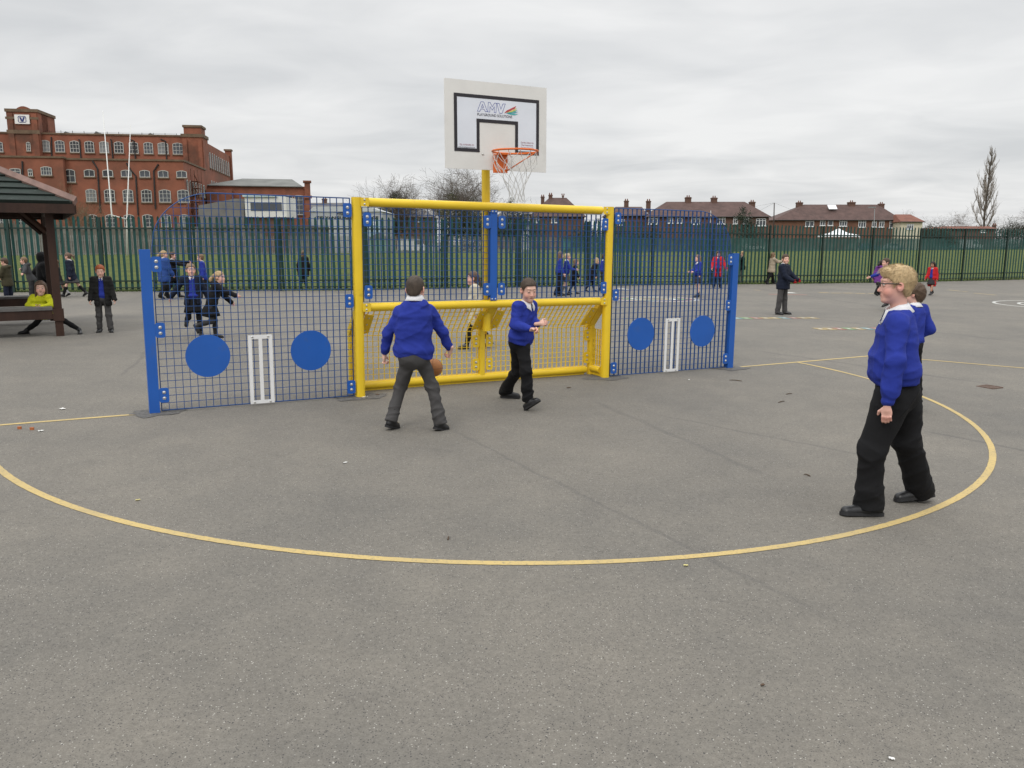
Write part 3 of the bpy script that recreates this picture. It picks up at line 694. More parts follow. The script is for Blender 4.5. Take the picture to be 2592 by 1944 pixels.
outline([(625, 495), (668, 377), (703, 380), (748, 500), (722, 499), (708, 470), (668, 466), (655, 497)]); outline([(672, 446), (687, 410), (702, 448)])
outline([(754, 503), (759, 385), (784, 388), (808, 440), (838, 394), (860, 397), (855, 515), (832, 513), (834, 440), (808, 482), (780, 436), (778, 506)]); outline([(866, 397), (893, 399), (915, 470), (940, 405), (970, 406), (930, 522), (897, 520)])
b.build('lettering', LB, board)
px_, pz_ = brd(622, 548); pw = brd(1052, 575)[0] - px_
o = lettering('PLAYGROUND SOLUTIONS', .034, LK, px_, pz_, .0045); o.scale = (pw / max(o.dimensions[0], .01), 1.1, 1)
def fit(txt, x0, y0, x1, m, hgt):
    xa, za = brd(x0, y0); xb = brd(x1, y0)[0]; o = lettering(txt, hgt, m, xa, za); o.scale[0] = (xb - xa) / max(o.dimensions[0], .01)
fit('TEL: 01704 895 191', 404, 915, 580, LR, .024); fit('www.amvplaygrounds.co.uk', 388, 940, 598, LK, .018)
qx, qz = brd(1163, 890)
for i, t in enumerate(('Do Not Climb On', 'The Framework', 'Do Not Hang On')): fit(t, 1163 + 4 * (i == 1), 890 + 31 * i, 1315 - 4 * (i == 1), LR, .022)
for cols, pts in (((.45, .05, .05), [(955, 522), (985, 488), (1045, 460), (1103, 432), (1085, 465), (1030, 492)]), ((.70, .55, .06), [(985, 512), (1045, 492), (1112, 458), (1090, 485), (1040, 505)]), ((.05, .42, .22), [(985, 515), (1050, 506), (1120, 480), (1090, 505), (1040, 516)]), ((.02, .30, .42), [(975, 520), (1050, 518), (1128, 502), (1090, 522), (1030, 528)]), ((.03, .42, .40), [(990, 524), (1050, 530), (1128, 532), (1080, 545), (1030, 537)])):
    b = MB(); b.prism([brd(*p) for p in pts], lambda u, v, t: (u, t, v), BD - .0050 - .0002 * pts[1][1] / 500, BD - .004); b.build('feather_logo', mat('ink_%02d%02d' % (cols[0] * 99, cols[1] * 99), cols, .5, .05), board)
for p in ((692, 1025), (1050, 1050)): 
    b = MB(); s_, z_ = brd(*p); b.tube([(s_, BD, z_), (s_, BD - .004, z_)], .012, 12); b.dome((s_, BD - .004, z_), (0, -1, 0), .009, .006); b.build('bolt', ZINC, board)
ORG = mat('orange_enamel', (.66, .13, .012), .42, .12, 6.)
RC = np.array([0.0, -.555]); r_ = ray(1080 + 1089 * .20494, 180 + 990 * .20494); o_ = G0 + N2 * RC[1]; RZ = CH + float(r_[2]) * ((o_ @ N2) / (r_[:2] @ N2)) - GB
ring = thing('ring', None, None); ring.parent = hoop; del_ = None
bpy.data.objects.remove(ring)
b = MB(); n = 48; R = .232; vs = []
path = [(RC[0] + R * math.cos(2 * math.pi * i / n), RC[1] + R * math.sin(2 * math.pi * i / n), RZ) for i in range(n + 1)]
b.tube(path, .010, 10, caps=False); path = [(p[0], p[1], p[2] - .021) for p in path[::1]]
for i in range(12):
    a = 2 * math.pi * (i + .5) / 12; c = np.array([RC[0] + R * math.cos(a), RC[1] + R * math.sin(a), RZ - .008]); b.tube([c + (0, 0, 0), c + np.array([-.012 * math.cos(a), -.012 * math.sin(a), -.016]), c + np.array([.004 * math.cos(a), .004 * math.sin(a), -.02])], .0028, 5)
ringo = b.build('ring', ORG, hoop, True)
b = MB(); yb = BD; yr = RC[1] + R
b.box((-.075, yb - .045, RZ - .19), (.075, yb - .0005, RZ - .013)); b.box((-.075, yr - .01, RZ - .0125), (.075, yb - .001, RZ - .004))
for xx in (-.05, .05): b.dome((xx, yb - .045, RZ - .15), (0, -1, 0), .01, .007, 8, 1)
b.build('ring_plate', [ORG, ZINC], hoop)
b = MB()
for s in (1,): b.tube([(s * .06, yb - .05, RZ - .17), (RC[0] + s * R * .78, RC[1] - R * .45, RZ - .012)], .006, 8)
b.build('ring_brace', ORG, hoop, True)
b = MB(); K = 12; lev = [(0, .23), (.09, .205), (.17, .165), (.24, .128), (.31, .098), (.37, .082), (.43, .074), (.48, .07)]; rg = np.random.default_rng(3); NP = {}
for j, (dz, rr) in enumerate(lev):
    for i in range(K):
        a = 2 * math.pi * (i + .5 * (j % 2) + .5) / K + rg.normal(0, .05); r2 = rr * (1 + rg.normal(0, .07)); NP[j, i] = np.array([RC[0] + r2 * math.cos(a) + .02 * (dz / .45) ** 2, RC[1] + r2 * math.sin(a), RZ - .022 - dz + rg.normal(0, .008)])
for j in range(len(lev) - 1):
    for i in range(K):
        for d in (0, 1):
            k = (i - 1 + d) % K if j % 2 == 0 else (i + d) % K
            p, q = NP[j, i], NP[j + 1, k]; mid = (p + q) / 2 + np.array([0, 0, -.006 - .006 * rg.random()]); b.tube([p, mid, q], .0026, 5, caps=False)
b.build('net', mat('white_cord', (.62, .62, .6), .8, .1), hoop, True)
# ------------------------------------------------------------------ timber shelter on the left
WOOD = mat('dark_stained_timber', (.036, .016, .010), .6, .35, 5., .2, 60., .35, stretch=(1, 1, .25)); WOODL = mat('weathered_timber', (.20, .125, .105), .7, .3, 6.); TILE = mat('green_felt_tile', (.012, .021, .017), .9, .3, 5., .3, 90., dirt=((.30, .30, .27), 5., .64, .9))
SLATE = mat('worn_bench_top', (.105, .10, .095), .7, .3, 5.)
P0 = at(153, 850); sa = math.radians(30.5); s1 = np.array([math.cos(sa), math.sin(sa)]); s2 = np.array([-s1[1], s1[0]]); SW = 4.2; IN = .34; EH = 2.02
ctr = P0[:2] - s1 * (SW / 2 - IN) + s2 * (SW / 2 - IN); sz = P0[2]
sh = thing('timber_shelter', 'dark timber playground shelter with green tiled pyramid roof and bench seats', 'shelter', (ctr[0], ctr[1], sz), sa)
hw = SW / 2; pi_ = hw - IN; AP = 1.02
for x, y in ((-1, -1), (1, -1), (1, 1), (-1, 1)):
    b = MB(); b.box((x * pi_ - .056, y * pi_ - .056, -.05), (x * pi_ + .056, y * pi_ + .056, EH + .06)); b.build('post', WOOD, sh)
    b = MB()
    for dx_, dy_ in ((-x, 0), (0, -y)): b.tube([(x * pi_ + dx_ * .06, y * pi_ + dy_ * .06, EH - .42), (x * pi_ + dx_ * .5, y * pi_ + dy_ * .5, EH + .02)], .04, 4)
    b.build('brace', WOOD, sh)
for i in range(4):
    a = i * math.pi / 2; M_ = Matrix.Rotation(a, 4, 'Z'); n = 10; b = MB()
    for k in range(n):                                        # overlapping tile courses
        t0, t1 = k / n, (k + 1) / n; w0, w1 = hw * (1 - t0), hw * (1 - t1); za, zb = EH + AP * t0, EH + AP * t1
        A_ = [(-w0, -w0 - .02, za + .035), (w0, -w0 - .02, za + .035), (w1, -w1, zb + .012), (-w1, -w1, zb + .012)]; B_ = [(-w0, -w0 + .01, za - .012), (w0, -w0 + .01, za - .012)]
        vs = [tuple(M_ @ Vector(v)) for v in A_ + B_]; b.add(vs, [(0, 1, 2, 3), (4, 5, 1, 0)])
    b.build('roof_slope', TILE, sh)
    b = MB(); b.box((-hw, -hw - .02, EH - .15), (hw, -hw + .012, EH - .012), 0, M_); b.build('fascia', WOOD, sh)
    b = MB(); p0 = M_ @ Vector((hw + .02, -hw - .02, EH + .03)); p1 = M_ @ Vector((0, 0, EH + AP + .06)); b.tube([p0, p1], .075, 4, flat=.5); b.build('hip_board', WOODL, sh)
    b = MB(); b.box((-pi_, -pi_ - .04, EH - .12), (pi_, -pi_ + .04, EH + .02), 0, M_); b.build('beam', WOOD, sh)
b = MB(); b.add([(-hw, -hw, EH - .03), (hw, -hw, EH - .03), (hw, hw, EH - .03), (-hw, hw, EH - .03), (0, 0, EH + AP - .1)], [(0, 1, 4), (1, 2, 4), (2, 3, 4), (3, 0, 4)]); b.build('roof_lining', WOOD, sh)
for i in (0, 2, 3):
    M_ = Matrix.Rotation(i * math.pi / 2, 4, 'Z'); b = MB(); b.box((-pi_ + .076, -pi_ - .06, .27), (pi_ - .076, -pi_ - .02, .41), 0, M_); b.box((-pi_ + .076, -pi_ + .32, .27), (pi_ - .076, -pi_ + .36, .41), 0, M_); b.build('seat_apron', WOOD, sh)
    b = MB(); b.box((-pi_ + .076, -pi_ - .075, .41), (pi_ - .076, -pi_ + .14, .45), 0, M_); b.box((-pi_ + .076, -pi_ + .16, .41), (pi_ - .076, -pi_ + .38, .45), 0, M_); b.build('bench_seat', SLATE, sh)
b = MB(); b.box((pi_ - .075, -pi_ - .08, .24), (pi_ + .075, -pi_ - .0565, .43)); b.build('bench_bracket', WOOD, sh)

# ------------------------------------------------------------------ brick mill
BR = mat('mill_brick', (.235, .082, .047), .85, .25, .5, detail=8., dirt=((.13, .060, .038), .11, .5, .7)); BRD = mat('mill_brick_dark', (.215, .075, .042), .85, .3, .6, detail=8., dirt=((.06, .034, .022), .2, .5, .7))
STONE = mat('sooty_stone', (.13, .088, .055), .85, .35, .8); ROOFG = mat('grey_roofing', (.14, .145, .135), .75, .25, .4); WF = mat('white_window_frame', (.46, .46, .43), .5, .08, 2.); GLS = mat('window_glass', (.055, .062, .075), .12, .3, .35, spec=.6); PIPE = mat('black_pipe', (.02, .018, .018), .6)
ml_o = np.array([-46.8, 120.]); ma = math.radians(9.); m1 = np.array([math.cos(ma), math.sin(ma)]); m2 = np.array([-m1[1], m1[0]])
mill = thing('brick_mill', 'big red brick mill with rows of white arched windows and a square tower', 'mill', (ml_o[0], ml_o[1], 0), ma)
def mp(x, y, v, sc=.29295, off=(0, 240)):                     # crop pixel -> (u, z) on the plane v metres behind the annex front
    r = ray(off[0] + x * sc, off[1] + y * sc); o = ml_o + m2 * v; t = (o @ m2) / (r[:2] @ m2); p = r[:2] * t
    return float((p - ml_o) @ m1), CH + float(r[2]) * t
WC = {}
GLV = [GLS, mat('window_glass_dark', (.022, .025, .03), .15, .3, .35, spec=.6), mat('window_glass_blind', (.17, .18, .185), .3, .3, .5, spec=.5)]
def window_mesh(w, h, nx, ny, arch=.12, fw=.09, bw=.055, open_=0, dp=.16):
    open_ = int(RNG.choice(3, p=(.45, .35, .2))); key = (round(w, 2), round(h, 2), nx, ny, arch, open_)
    if key in WC: return WC[key]
    b = MB(); top = lambda x: h / 2 - arch * h * (abs(x) / (w / 2)) ** 2
    xs_ = np.linspace(-w / 2, w / 2, 9); out = [(-w / 2, -h / 2), (w / 2, -h / 2)] + [(x, top(x)) for x in xs_[::-1]]
    b.prism(out, lambda u, v, t: (u, t, v), -.02, .05, 1)
    for i in range(8): b.prism([(xs_[i], top(xs_[i]) - fw), (xs_[i + 1], top(xs_[i + 1]) - fw), (xs_[i + 1], top(xs_[i + 1])), (xs_[i], top(xs_[i]))], lambda u, v, t: (u, t, v), -.07, -.0202)
    for s in (-1, 1): b.box((min(s * w / 2, s * (w / 2 - fw)), -.07, -h / 2 + fw), (max(s * w / 2, s * (w / 2 - fw)), -.0202, top(w / 2) - fw))
    b.box((-w / 2, -.08, -h / 2), (w / 2, -.0202, -h / 2 + fw))
    for i in range(1, nx): x = -w / 2 + w * i / nx; b.box((x - bw / 2, -.065, -h / 2 + fw), (x + bw / 2, -.0202, top(x) - fw))
    for i in range(1, ny): z = -h / 2 + h * i / ny; b.box((-w / 2 + fw, -.06, z - bw / 2), (w / 2 - fw, -.0202, z + bw / 2))
    b.box((-w / 2 - .12, -.14, -h / 2 - .16), (w / 2 + .12, .05, -h / 2 - .002), 2)
    WC[key] = b.mesh('window', [WF, GLV[open_], STONE]); return WC[key]
def wall_box(name, u0, u1, v0, v1, z0, z1, m, coping=.25):
    b = MB(); b.box((u0, v0, z0), (u1, v1, z1)); o = b.build(name, m, mill)
    if coping: c = MB(); c.box((u0 - .15, v0 - .15, z1), (u1 + .15, v1 + .15, z1 + coping)); c.build('coping', STONE, o)
    return o
def win(x, y0, y1, wpx, v, nx, ny, arch=.12, frac=1.):
    u, z1 = mp(x, y0, v); _, z0 = mp(x, y1, v); ua, _ = mp(x - wpx / 2, y0, v); ub, _ = mp(x + wpx / 2, y0, v)
    return link('window', window_mesh(round((ub - ua) * 5) / 5, round((z1 - z0) * 5) / 5, nx, ny, arch), mill, (u, v - .03, (z0 + z1) / 2))
VM = 16.
uR, _ = mp(1762, 400, VM); zt = mp(1000, 352, VM)[1]; UL = -75.
wall_box('main_wall', UL, uR - 3.0, VM, VM + 26, 0, zt, BR)
_, zT = mp(1700, 285, VM); _, zc = mp(1700, 372, VM); u0, _ = mp(1583, 400, VM)
wall_box('stair_turret', u0, uR, VM - .8, VM + 3, 0, zc, BRD, .5); wall_box('turret_top', u0 + .25, uR - .25, VM - .4, VM + 2.6, zc + .5, zT, BRD, .35)
wall_box('end_turret', uR - 1.2, uR - .1, VM + 25.0, VM + 26.2, 0, zt + .5, BRD, .3)
b = MB(); b.box((uR - 3.0, VM + 3., 0), (uR - .4, VM + 25, zt - .4)); b.build('end_wall', BR, mill)
for i in range(10): u, z1 = mp(386 + 127.6 * i, 392 + 2.6 * i, VM); win(386 + 127.6 * i, 392 + 2.6 * i, 493 + 2.4 * i, 86, VM, 3, 3)
for x in (120, 243): win(x, 406, 489, 56 if x == 120 else 42, VM - (.9 if x == 243 else 0), 3 if x == 120 else 2, 3)
tu0, tz0 = mp(68, 345, VM - 1); tu1, tz1 = mp(312, 150, VM - 1); 
tw = wall_box('tower', tu0, tu1 + .1, VM - .9, VM + 6, zt - 6.5, tz1, BRD, .45); tz2 = mp(180, 125, VM - 1)[1]
b = MB(); b.box((tu0 + .2, VM - .7, tz1 + .45), (tu1 - .1, VM + 5.8, tz2)); b.build('tower_parapet', BRD, mill)
ua, ub = mp(128, 120, VM - 1)[0], mp(255, 120, VM - 1)[0]; zp = mp(180, 98, VM - 1)[1]; n = 10
b = MB(); b.prism([(ub, tz2), (ua, tz2)][::-1] + [(ub + (ua - ub) * i / n, tz2 + .05 + (zp - tz2) * math.sin(math.pi * i / n) ** .8) for i in range(n + 1)], lambda u, v, t: (u, t, v), VM - .7, VM - .2); b.build('tower_pediment', BRD, mill)
for k, (xx, yy, ww, hh) in enumerate(((90, 300, 30, 90),)): pass
b = MB(); b.box((tu1 + .1, VM + .6, zt - 1), (mp(372, 200, VM + 3.)[0], VM + 3., mp(340, 165, VM + 1)[1])); b.build('tower_side_block', BRD, mill)
for zb_, hb_ in ((zt - .1, .55), (zt - 6.3, .4), (tz1 - 1.1, .35)):
    b = MB(); b.box((tu0 - .12, VM - 1.08, zb_), (tu1 + .22, VM - .905, zb_ + hb_)); b.build('string_course', STONE, mill)
for zb_ in (zt - 4.6,):
    b = MB(); b.box((tu1 + .3, VM - .12, zb_), (u0 - .05, VM - .003, zb_ + .28)); b.build('string_course', STONE, mill)
for k in range(6):
    b = MB(); uu = u0 + .15 + (uR - u0 - .9) * (k % 2); 
    if k < 2: b.box((uu, VM - 1.02, 0), (uu + .6, VM - .803, zc - .3)); b.build('pilaster', BRD, mill)
for uu in (tu0 + .1, tu1 - .8):
    b = MB(); b.box((uu, VM - 1.06, 0), (uu + .8, VM - .903, tz1 - .2)); b.build('pilaster', BRD, mill)
(a0, az0), (a1, az1) = mp(130, 250, VM - 1.1), mp(250, 172, VM - 1.1)
b = MB(); b.box((a0, VM - 1.12, az0), (a1, VM - .93, az1)); sg = b.build('sign_panel', mat('white_sign', (.74, .74, .72), .5, .04), mill)
SB = mat('sign_blue', (.012, .028, .16), .5, .1)
def sp2(x, y): return mp(x, y, VM - 1.13)
b = MB(); (x0, z1), (x1, z0) = sp2(152, 182), sp2(229, 240); r = .5; pts = []
def rrect(x0, x1, z0, z1, r): return [(cx2 + r * math.cos(math.radians(a0 + 30 * k)), cz2 + r * math.sin(math.radians(a0 + 30 * k))) for cx2, cz2, a0 in ((x1 - r, z1 - r, 0), (x0 + r, z1 - r, 90), (x0 + r, z0 + r, 180), (x1 - r, z0 + r, 270)) for k in range(4)]
o_ = rrect(x0, x1, z0, z1, .20); i_ = rrect(x0 + .09, x1 - .09, z0 + .09, z1 - .09, .13); n = len(o_); y0 = VM - 1.15
b.add([(p[0], y0, p[1]) for p in o_ + i_], [(k, (k + 1) % n, n + (k + 1) % n, n + k) for k in range(n)])
for poly in ([(165, 193), (182, 193), (190, 212), (182, 230)], [(196, 193), (216, 193), (202, 231), (184, 231), (196, 205)]): b.add([(sp2(*p)[0], y0, sp2(*p)[1]) for p in poly], [tuple(range(len(poly)))])
b.build('sign_emblem', SB, sg)
for x, y, hwid in ((585, 322, 60), (850, 322, 65), (1075, 342, 30), (1312, 335, 68)):  # little roof lights above the parapet
    (u, z), (u2, _), zb = mp(x, y, VM + 4), mp(x + hwid, y, VM + 4), zt
    b = MB(); b.prism([(u - (u2 - u), zb), (u2, zb), (u, z)], lambda a, c, t: (a, t, c), VM + 3, VM + 9); b.build('roof_light', ROOFG, mill)
b = MB()
for i in range(12): x = 425 + 100 * i; u, z = mp(x, 305 + .026 * (x - 425), VM + 1); b.box((u - .03, VM + 1, zt), (u + .03, VM + 1.06, z))
u, z = mp(425, 318, VM + 1); u2, z2 = mp(1525, 345, VM + 1); b.tube([(u, VM + 1.03, z), (u2, VM + 1.03, z)], .02, 4); b.build('roof_railing', PIPE, mill)
# front annex
az = mp(1000, 568, 0)[1]
wall_box('annex_wall', -60, 0, 0, VM - .9, 0, az, BR); (pu, pz) = mp(540, 548, -.9)
wall_box('annex_bay', -60, pu, -.9, 0, 0, pz, BR)
for i in range(6):
    x = 770 + 159.6 * i; win(x, 642 + 2.4 * i, 710 + 1.6 * i, 95, 0, 2, 1, .16)
    win(x + 14, 812 + 1.2 * i, 928 + .8 * i, 96, 0, 3, 3); win(x + 24, 1032, 1145, 90, 0, 3, 3)
for x, y0, y1, w_, nx in ((130, 632, 690, 96, 2), (260, 638, 705, 46, 2), (398, 622, 694, 100, 4), (35, 1045, 1150, 80, 3), (190, 1045, 1150, 80, 3)): win(x, y0, y1, w_, -.93, nx, 2)
win(600, 640, 760, 95, 0, 2, 2)
for i in range(1, 9): win(120 - 140 * i, 404 - 3 * i, 500 - 3 * i, 86, VM, 3, 3); win(130 - 165 * i, 632 - 2 * i, 694 - 2 * i, 96, -.93, 2, 2)
def pipe(pts, v, r=.11): b = MB(); b.tube([(mp(x, y, v)[0], v - .12, mp(x, y, v)[1]) for x, y in pts], r, 5); return b.build('drainpipe', PIPE, mill)
for x in (690, 965, 1160, 1430): pipe([(x - 40 if x > 1100 else x - 8, 385), (x, 400), (x + 12, 560)], VM)
pipe([(445, 365), (450, 545)], VM); pipe([(195, 575), (200, 720)], -.9); pipe([(800, 570), (845, 640), (870, 1020)], 0); pipe([(1095, 590), (1130, 650), (1175, 700), (1195, 1040)], 0); pipe([(1370, 600), (1330, 660), (1345, 985)], 0)
for i in range(7):                                            # windows on the receding end walls
    link('window', window_mesh(.9, 2., 2, 2), mill, (.03, 1.6 + 1.9 * i, az * .74)).rotation_euler = (0, 0, math.pi / 2)
for i in range(11):
    for z in (zt - 3., zt - 7.6): link('window', window_mesh(.8, 2.6, 1, 3), mill, (uR - .36, VM + 4.2 + 1.9 * i, z)).rotation_euler = (0, 0, math.pi / 2)
b = MB()
for k in range(9): z = 2.5 + k * 1.0; b.box((.25, 3.0, z), (1.3, 5.4, z + .06)); b.tube([(.75, 3.0 if k % 2 else 5.4, z), (.75, 5.4 if k % 2 else 3.0, z + 1.)], .07, 4)
for x in (.3, 1.28):
    for y in (3., 5.4): b.box((x - .04, y - .04, 0), (x + .04, y + .04, 12.3))
b.build('fire_escape', mat('rusty_steel', (.13, .05, .03), .8, .3, 3.), mill)

# ------------------------------------------------------------------ buildings placed on frontal planes at their own distance
def px_xz(px, py, D): p = dy(px, py, D); return float(p[0]), float(p[2])
HB = mat('house_brick', (.115, .062, .046), .85, .22, .6, detail=7.); HBO = mat('orange_brick', (.155, .074, .048), .85, .2, .6, detail=7.); RT = mat('brown_roof_tile', (.088, .052, .045), .85, .28, .9, .4, 9., detail=7.); RTR = mat('red_roof_tile', (.17, .065, .042), .85, .25, .9, detail=7.); RTG = mat('grey_roof_slate', (.085, .082, .085), .7, .25, .9); CREAM = mat('cream_render', (.58, .53, .40), .85, .1, .5); REND = mat('white_render', (.62, .62, .60), .8, .08, .5)
UPVC = mat('white_upvc', (.70, .71, .72), .4, .05)
def hwin_mesh(w, h, n):
    b = MB(); b.box((-w / 2, -.03, -h / 2), (w / 2, .05, h / 2), 1); f = .11
    b.box((-w / 2, -.09, -h / 2), (w / 2, -.0302, -h / 2 + f)); b.box((-w / 2, -.09, h / 2 - f), (w / 2, -.0302, h / 2))
    xs_ = [-w / 2] + [-w / 2 + w * i / n for i in range(1, n)] + [w / 2]
    for i, x in enumerate(xs_): a = x if i == 0 else x - f if i == len(xs_) - 1 else x - f / 2; b.box((a, -.085, -h / 2 + f), (a + f, -.0302, h / 2 - f))
    if n > 1: b.box((-w / 2 + f, -.08, h * .18), (w / 2 - f, -.0302, h * .18 + f * .8))
    b.box((-w / 2 - .1, -.14, -h / 2 - .13), (w / 2 + .1, .03, -h / 2 - .002)); return b.mesh('window', [UPVC, GLS])
def hip_roof(b, x0, x1, y0, y1, ze, xr0, xr1, zr, th=.12):
    ym = (y0 + y1) / 2; e = [(x0, y0, ze), (x1, y0, ze), (x1, y1, ze), (x0, y1, ze), (xr0, ym, zr), (xr1, ym, zr)]
    lo = [(x, y, z - th) for x, y, z in e[:4]]
    b.add(e + lo, [(0, 1, 5, 4), (1, 2, 5), (2, 3, 4, 5), (3, 0, 4), (1, 0, 6, 7), (2, 1, 7, 8), (3, 2, 8, 9), (0, 3, 9, 6), (6, 9, 8, 7)])
def chimney(b, x, y, z0, z1, w, pots=2):
    b.box((x - w / 2, y - w * .4, z0), (x + w / 2, y + w * .4, z1)); b.box((x - w / 2 - .08, y - w * .4 - .08, z1 - .28), (x + w / 2 + .08, y + w * .4 + .08, z1 - .1))
    for k in range(pots): xx = x + (k - (pots - 1) / 2) * .42; b.tube([(xx, y, z1), (xx, y, z1 + .38)], [.13, .10], 8, 1)
def house(label, D, x0, x1, ye, xr, yr, wins, chims, wm, rm, cat='house', group=None, depth=9., extra=None, crop=(0, 0, 1.), pots=2, zbase=0.):
    ox, oy, sc = crop; q = lambda x, y: px_xz(ox + x * sc, oy + y * sc, D)
    X0, X1 = q(x0, ye)[0], q(x1, ye)[0]; ze = q((x0 + x1) / 2, ye)[1]; XR0, XR1 = q(xr[0], yr)[0], q(xr[1], yr)[0]; Dr = D + depth / 2
    p0, p1 = dy(ox + xr[0] * sc, oy + yr * sc, Dr), dy(ox + xr[1] * sc, oy + yr * sc, Dr); zr = p0[2]
    cx2 = (X0 + X1) / 2; h = thing('brick_house' if cat == 'house' else 'building', label, cat, (cx2, D, 0), 0, group)
    b = MB(); b.box((X0 + .35 - cx2, 0, zbase), (X1 - .35 - cx2, depth, ze - .05)); wl = b.build('wall', wm, h)
    b = MB(); hip_roof(b, X0 - cx2, X1 - cx2, -.4, depth + .4, ze, p0[0] - cx2, p1[0] - cx2, zr); rf = b.build('roof', rm, h)
    b = MB(); b.tube([(X0 - cx2, -.46, ze - .06), (X1 - cx2, -.46, ze - .06)], .09, 6); b.build('gutter', PIPE, h)
    for (x, y, w_, h_, n) in wins:
        a, z = q(x, y); wd = q(x + w_ / 2, y)[0] - q(x - w_ / 2, y)[0]; hg = q(x, y - h_ / 2)[1] - q(x, y + h_ / 2)[1]; link('window', hwin_mesh(wd, hg, n), h, (a - cx2, -.02, z))
    for (x, y, w_, yb) in chims:
        p = dy(ox + x * sc, oy + y * sc, Dr); wd = w_ * sc / F * Dr; b = MB(); chimney(b, p[0] - cx2, depth / 2, dy(ox + x * sc, oy + yb * sc, Dr)[2] - 1.2, p[2], wd); b.build('chimney', [HB, RTR], rf)
    return h, q, cx2
C7 = (1480, 480, .28933); C8 = (1860, 340, .33092); C5 = (860, 480, .3316)
hs1, q, cx2 = house('brown roofed brick terrace behind the right mesh panel with four chimney stacks', 168, 545, 1628, 236, (715, 1400), 106, [(598, 268, 80, 66, 2), (748, 262, 48, 64, 2), (832, 264, 44, 58, 2), (970, 270, 78, 66, 2), (1193, 270, 74, 60, 3), (1318, 272, 40, 56, 2), (1408, 272, 52, 56, 2), (1541, 284, 86, 64, 3)], [(558, 98, 36, 150), (905, 66, 48, 120), (1132, 70, 48, 120), (1465, 106, 46, 150)], HB, RT, crop=C7)
a, z = q(1100, 250); b = MB(); b.tube([(a - cx2, -.1, .5), (a - cx2, -.1, z + 1.5)], .07, 6); b.build('downpipe', UPVC, hs1)
house('lower brown roofed house showing just right of the yellow goal post', 172, 190, 556, 228, (270, 500), 150, [(320, 285, 56, 50, 2), (112, 275, 46, 50, 2)], [(365, 96, 36, 150)], HB, RT, crop=C7)
hs2, q, cx2 = house('long brick terrace under a brown hipped roof with a roof light, right of the goal', 186, 288, 1278, 655, (525, 1095), 537, [(572, 678, 66, 54, 2), (671, 674, 40, 48, 2), (731, 674, 40, 48, 1), (828, 678, 58, 50, 3), (973, 684, 58, 54, 3), (1066, 686, 36, 46, 2), (1122, 686, 40, 48, 2), (1211, 690, 58, 52, 2)], [(494, 520, 42, 570), (892, 518, 48, 550), (1120, 530, 38, 570)], HBO, RT, crop=C8)
p = dy(1860 + 745 * .33092, 340 + 562 * .33092, 188.6); b = MB(); M_ = Matrix.Translation((p[0] - cx2, 188.6 - 186, p[2] + .12)) @ Matrix.Rotation(math.radians(38), 4, 'X'); b.box((-.95, -.8, 0), (.95, .8, .1), 0, M_); b.build('roof_window', mat('bright_roof_glass', (.7, .72, .75), .15, .05), hs2)
house('small cream rendered house with a red brown roof at the end of the terrace', 182, 1262, 1450, 668, (1225, 1342), 612, [(1340, 706, 52, 38, 3)], [], CREAM, RTR, crop=C8)
house('dark slate roofed brick house behind the left upper goal mesh', 178, 300, 720, 210, (390, 640), 150, [(448, 226, 30, 22, 1), (600, 232, 40, 26, 2)], [], HB, RTG, crop=C5)
hs3, q, cx2 = house('brick semi with chimneys showing above the yellow crossbar', 175, 1440, 1880, 205, (1600, 1730), 62, [(1500, 232, 44, 40, 2), (1640, 232, 50, 40, 2)], [(1549, 52, 26, 110), (1609, 38, 28, 90), (1704, 44, 12, 90)], HB, RT, crop=C5)
house('white fronted house left of the brick semi behind the right upper goal mesh', 171, 1385, 1462, 188, (1405, 1440), 160, [(1424, 230, 30, 50, 2)], [], REND, RTG, crop=C5)
house('grey roofed house behind the blue centre post of the goal', 182, 1180, 1400, 210, (1240, 1340), 165, [(1300, 238, 40, 30, 2)], [], HB, RTG, crop=C5)
house('low grey roofed row far behind the storage building', 170, 1300, 1990, 120, (1345, 1950), 118 - 52, [(1800, 140, 60, 30, 2)], [(1780, 30, 36, 80)], HB, RTG, crop=(300, 450 + .29295 * 150, .29295))
house('far brick bungalow roof low on the right behind the hedges', 190, 1500, 2010, 722, (1600, 1940), 703, [(1900, 740, 40, 20, 2)], [(1985, 692, 22, 705)], HB, RTR, crop=C8)
# brick shed joined to the mill, its end wall hidden along the line of sight
wo = dy(781, 600, 140.); wa_ = math.radians(13.5); w1_ = np.array([math.cos(wa_), math.sin(wa_)]); w2_ = np.array([-w1_[1], w1_[0]])
ws = thing('brick_workshop', 'long low red brick workshop with a grey roof beside the mill', 'workshop', (wo[0], wo[1], 0), wa_)
def wp(x, y, v=0.):
    r = ray(300 + x * .29295, 450 + y * .29295); o = wo[:2] + w2_ * v; t = (o @ w2_) / (r[:2] @ w2_); return float((r[:2] * t - o) @ w1_), CH + float(r[2]) * t
U0 = wp(770, 75)[0]; ze = wp(1600, 76)[1]; zr_ = wp(1450, 13, 7.)[1]
b = MB(); b.box((U0, 0, 0), (-.3, 14, ze)); b.build('wall', BR, ws)
b = MB(); hip_roof(b, U0 - .4, -.6, -.4, 14.2, ze, U0 + 5, wp(1500, 15, 7.)[0], zr_); b.build('roof', ROOFG, ws)
xa, za = wp(1605, 42); xb, _ = wp(1655, 42); b = MB(); b.box((xa, -.6, 0), (xb, 1.2, za)); b.box((xa - .2, -.8, za), (xb + .2, 1.4, za + .3)); b.box((xa - .2, -.8, za - 2.6), (xb + .2, -.601, za - 2.1)); b.build('corner_pier', BRD, ws)
for x in (1330, 1470, 1560): a_, z = wp(x, 235); link('window', window_mesh(1.4, 3.2, 2, 4, .03), ws, (a_, -.03, z))
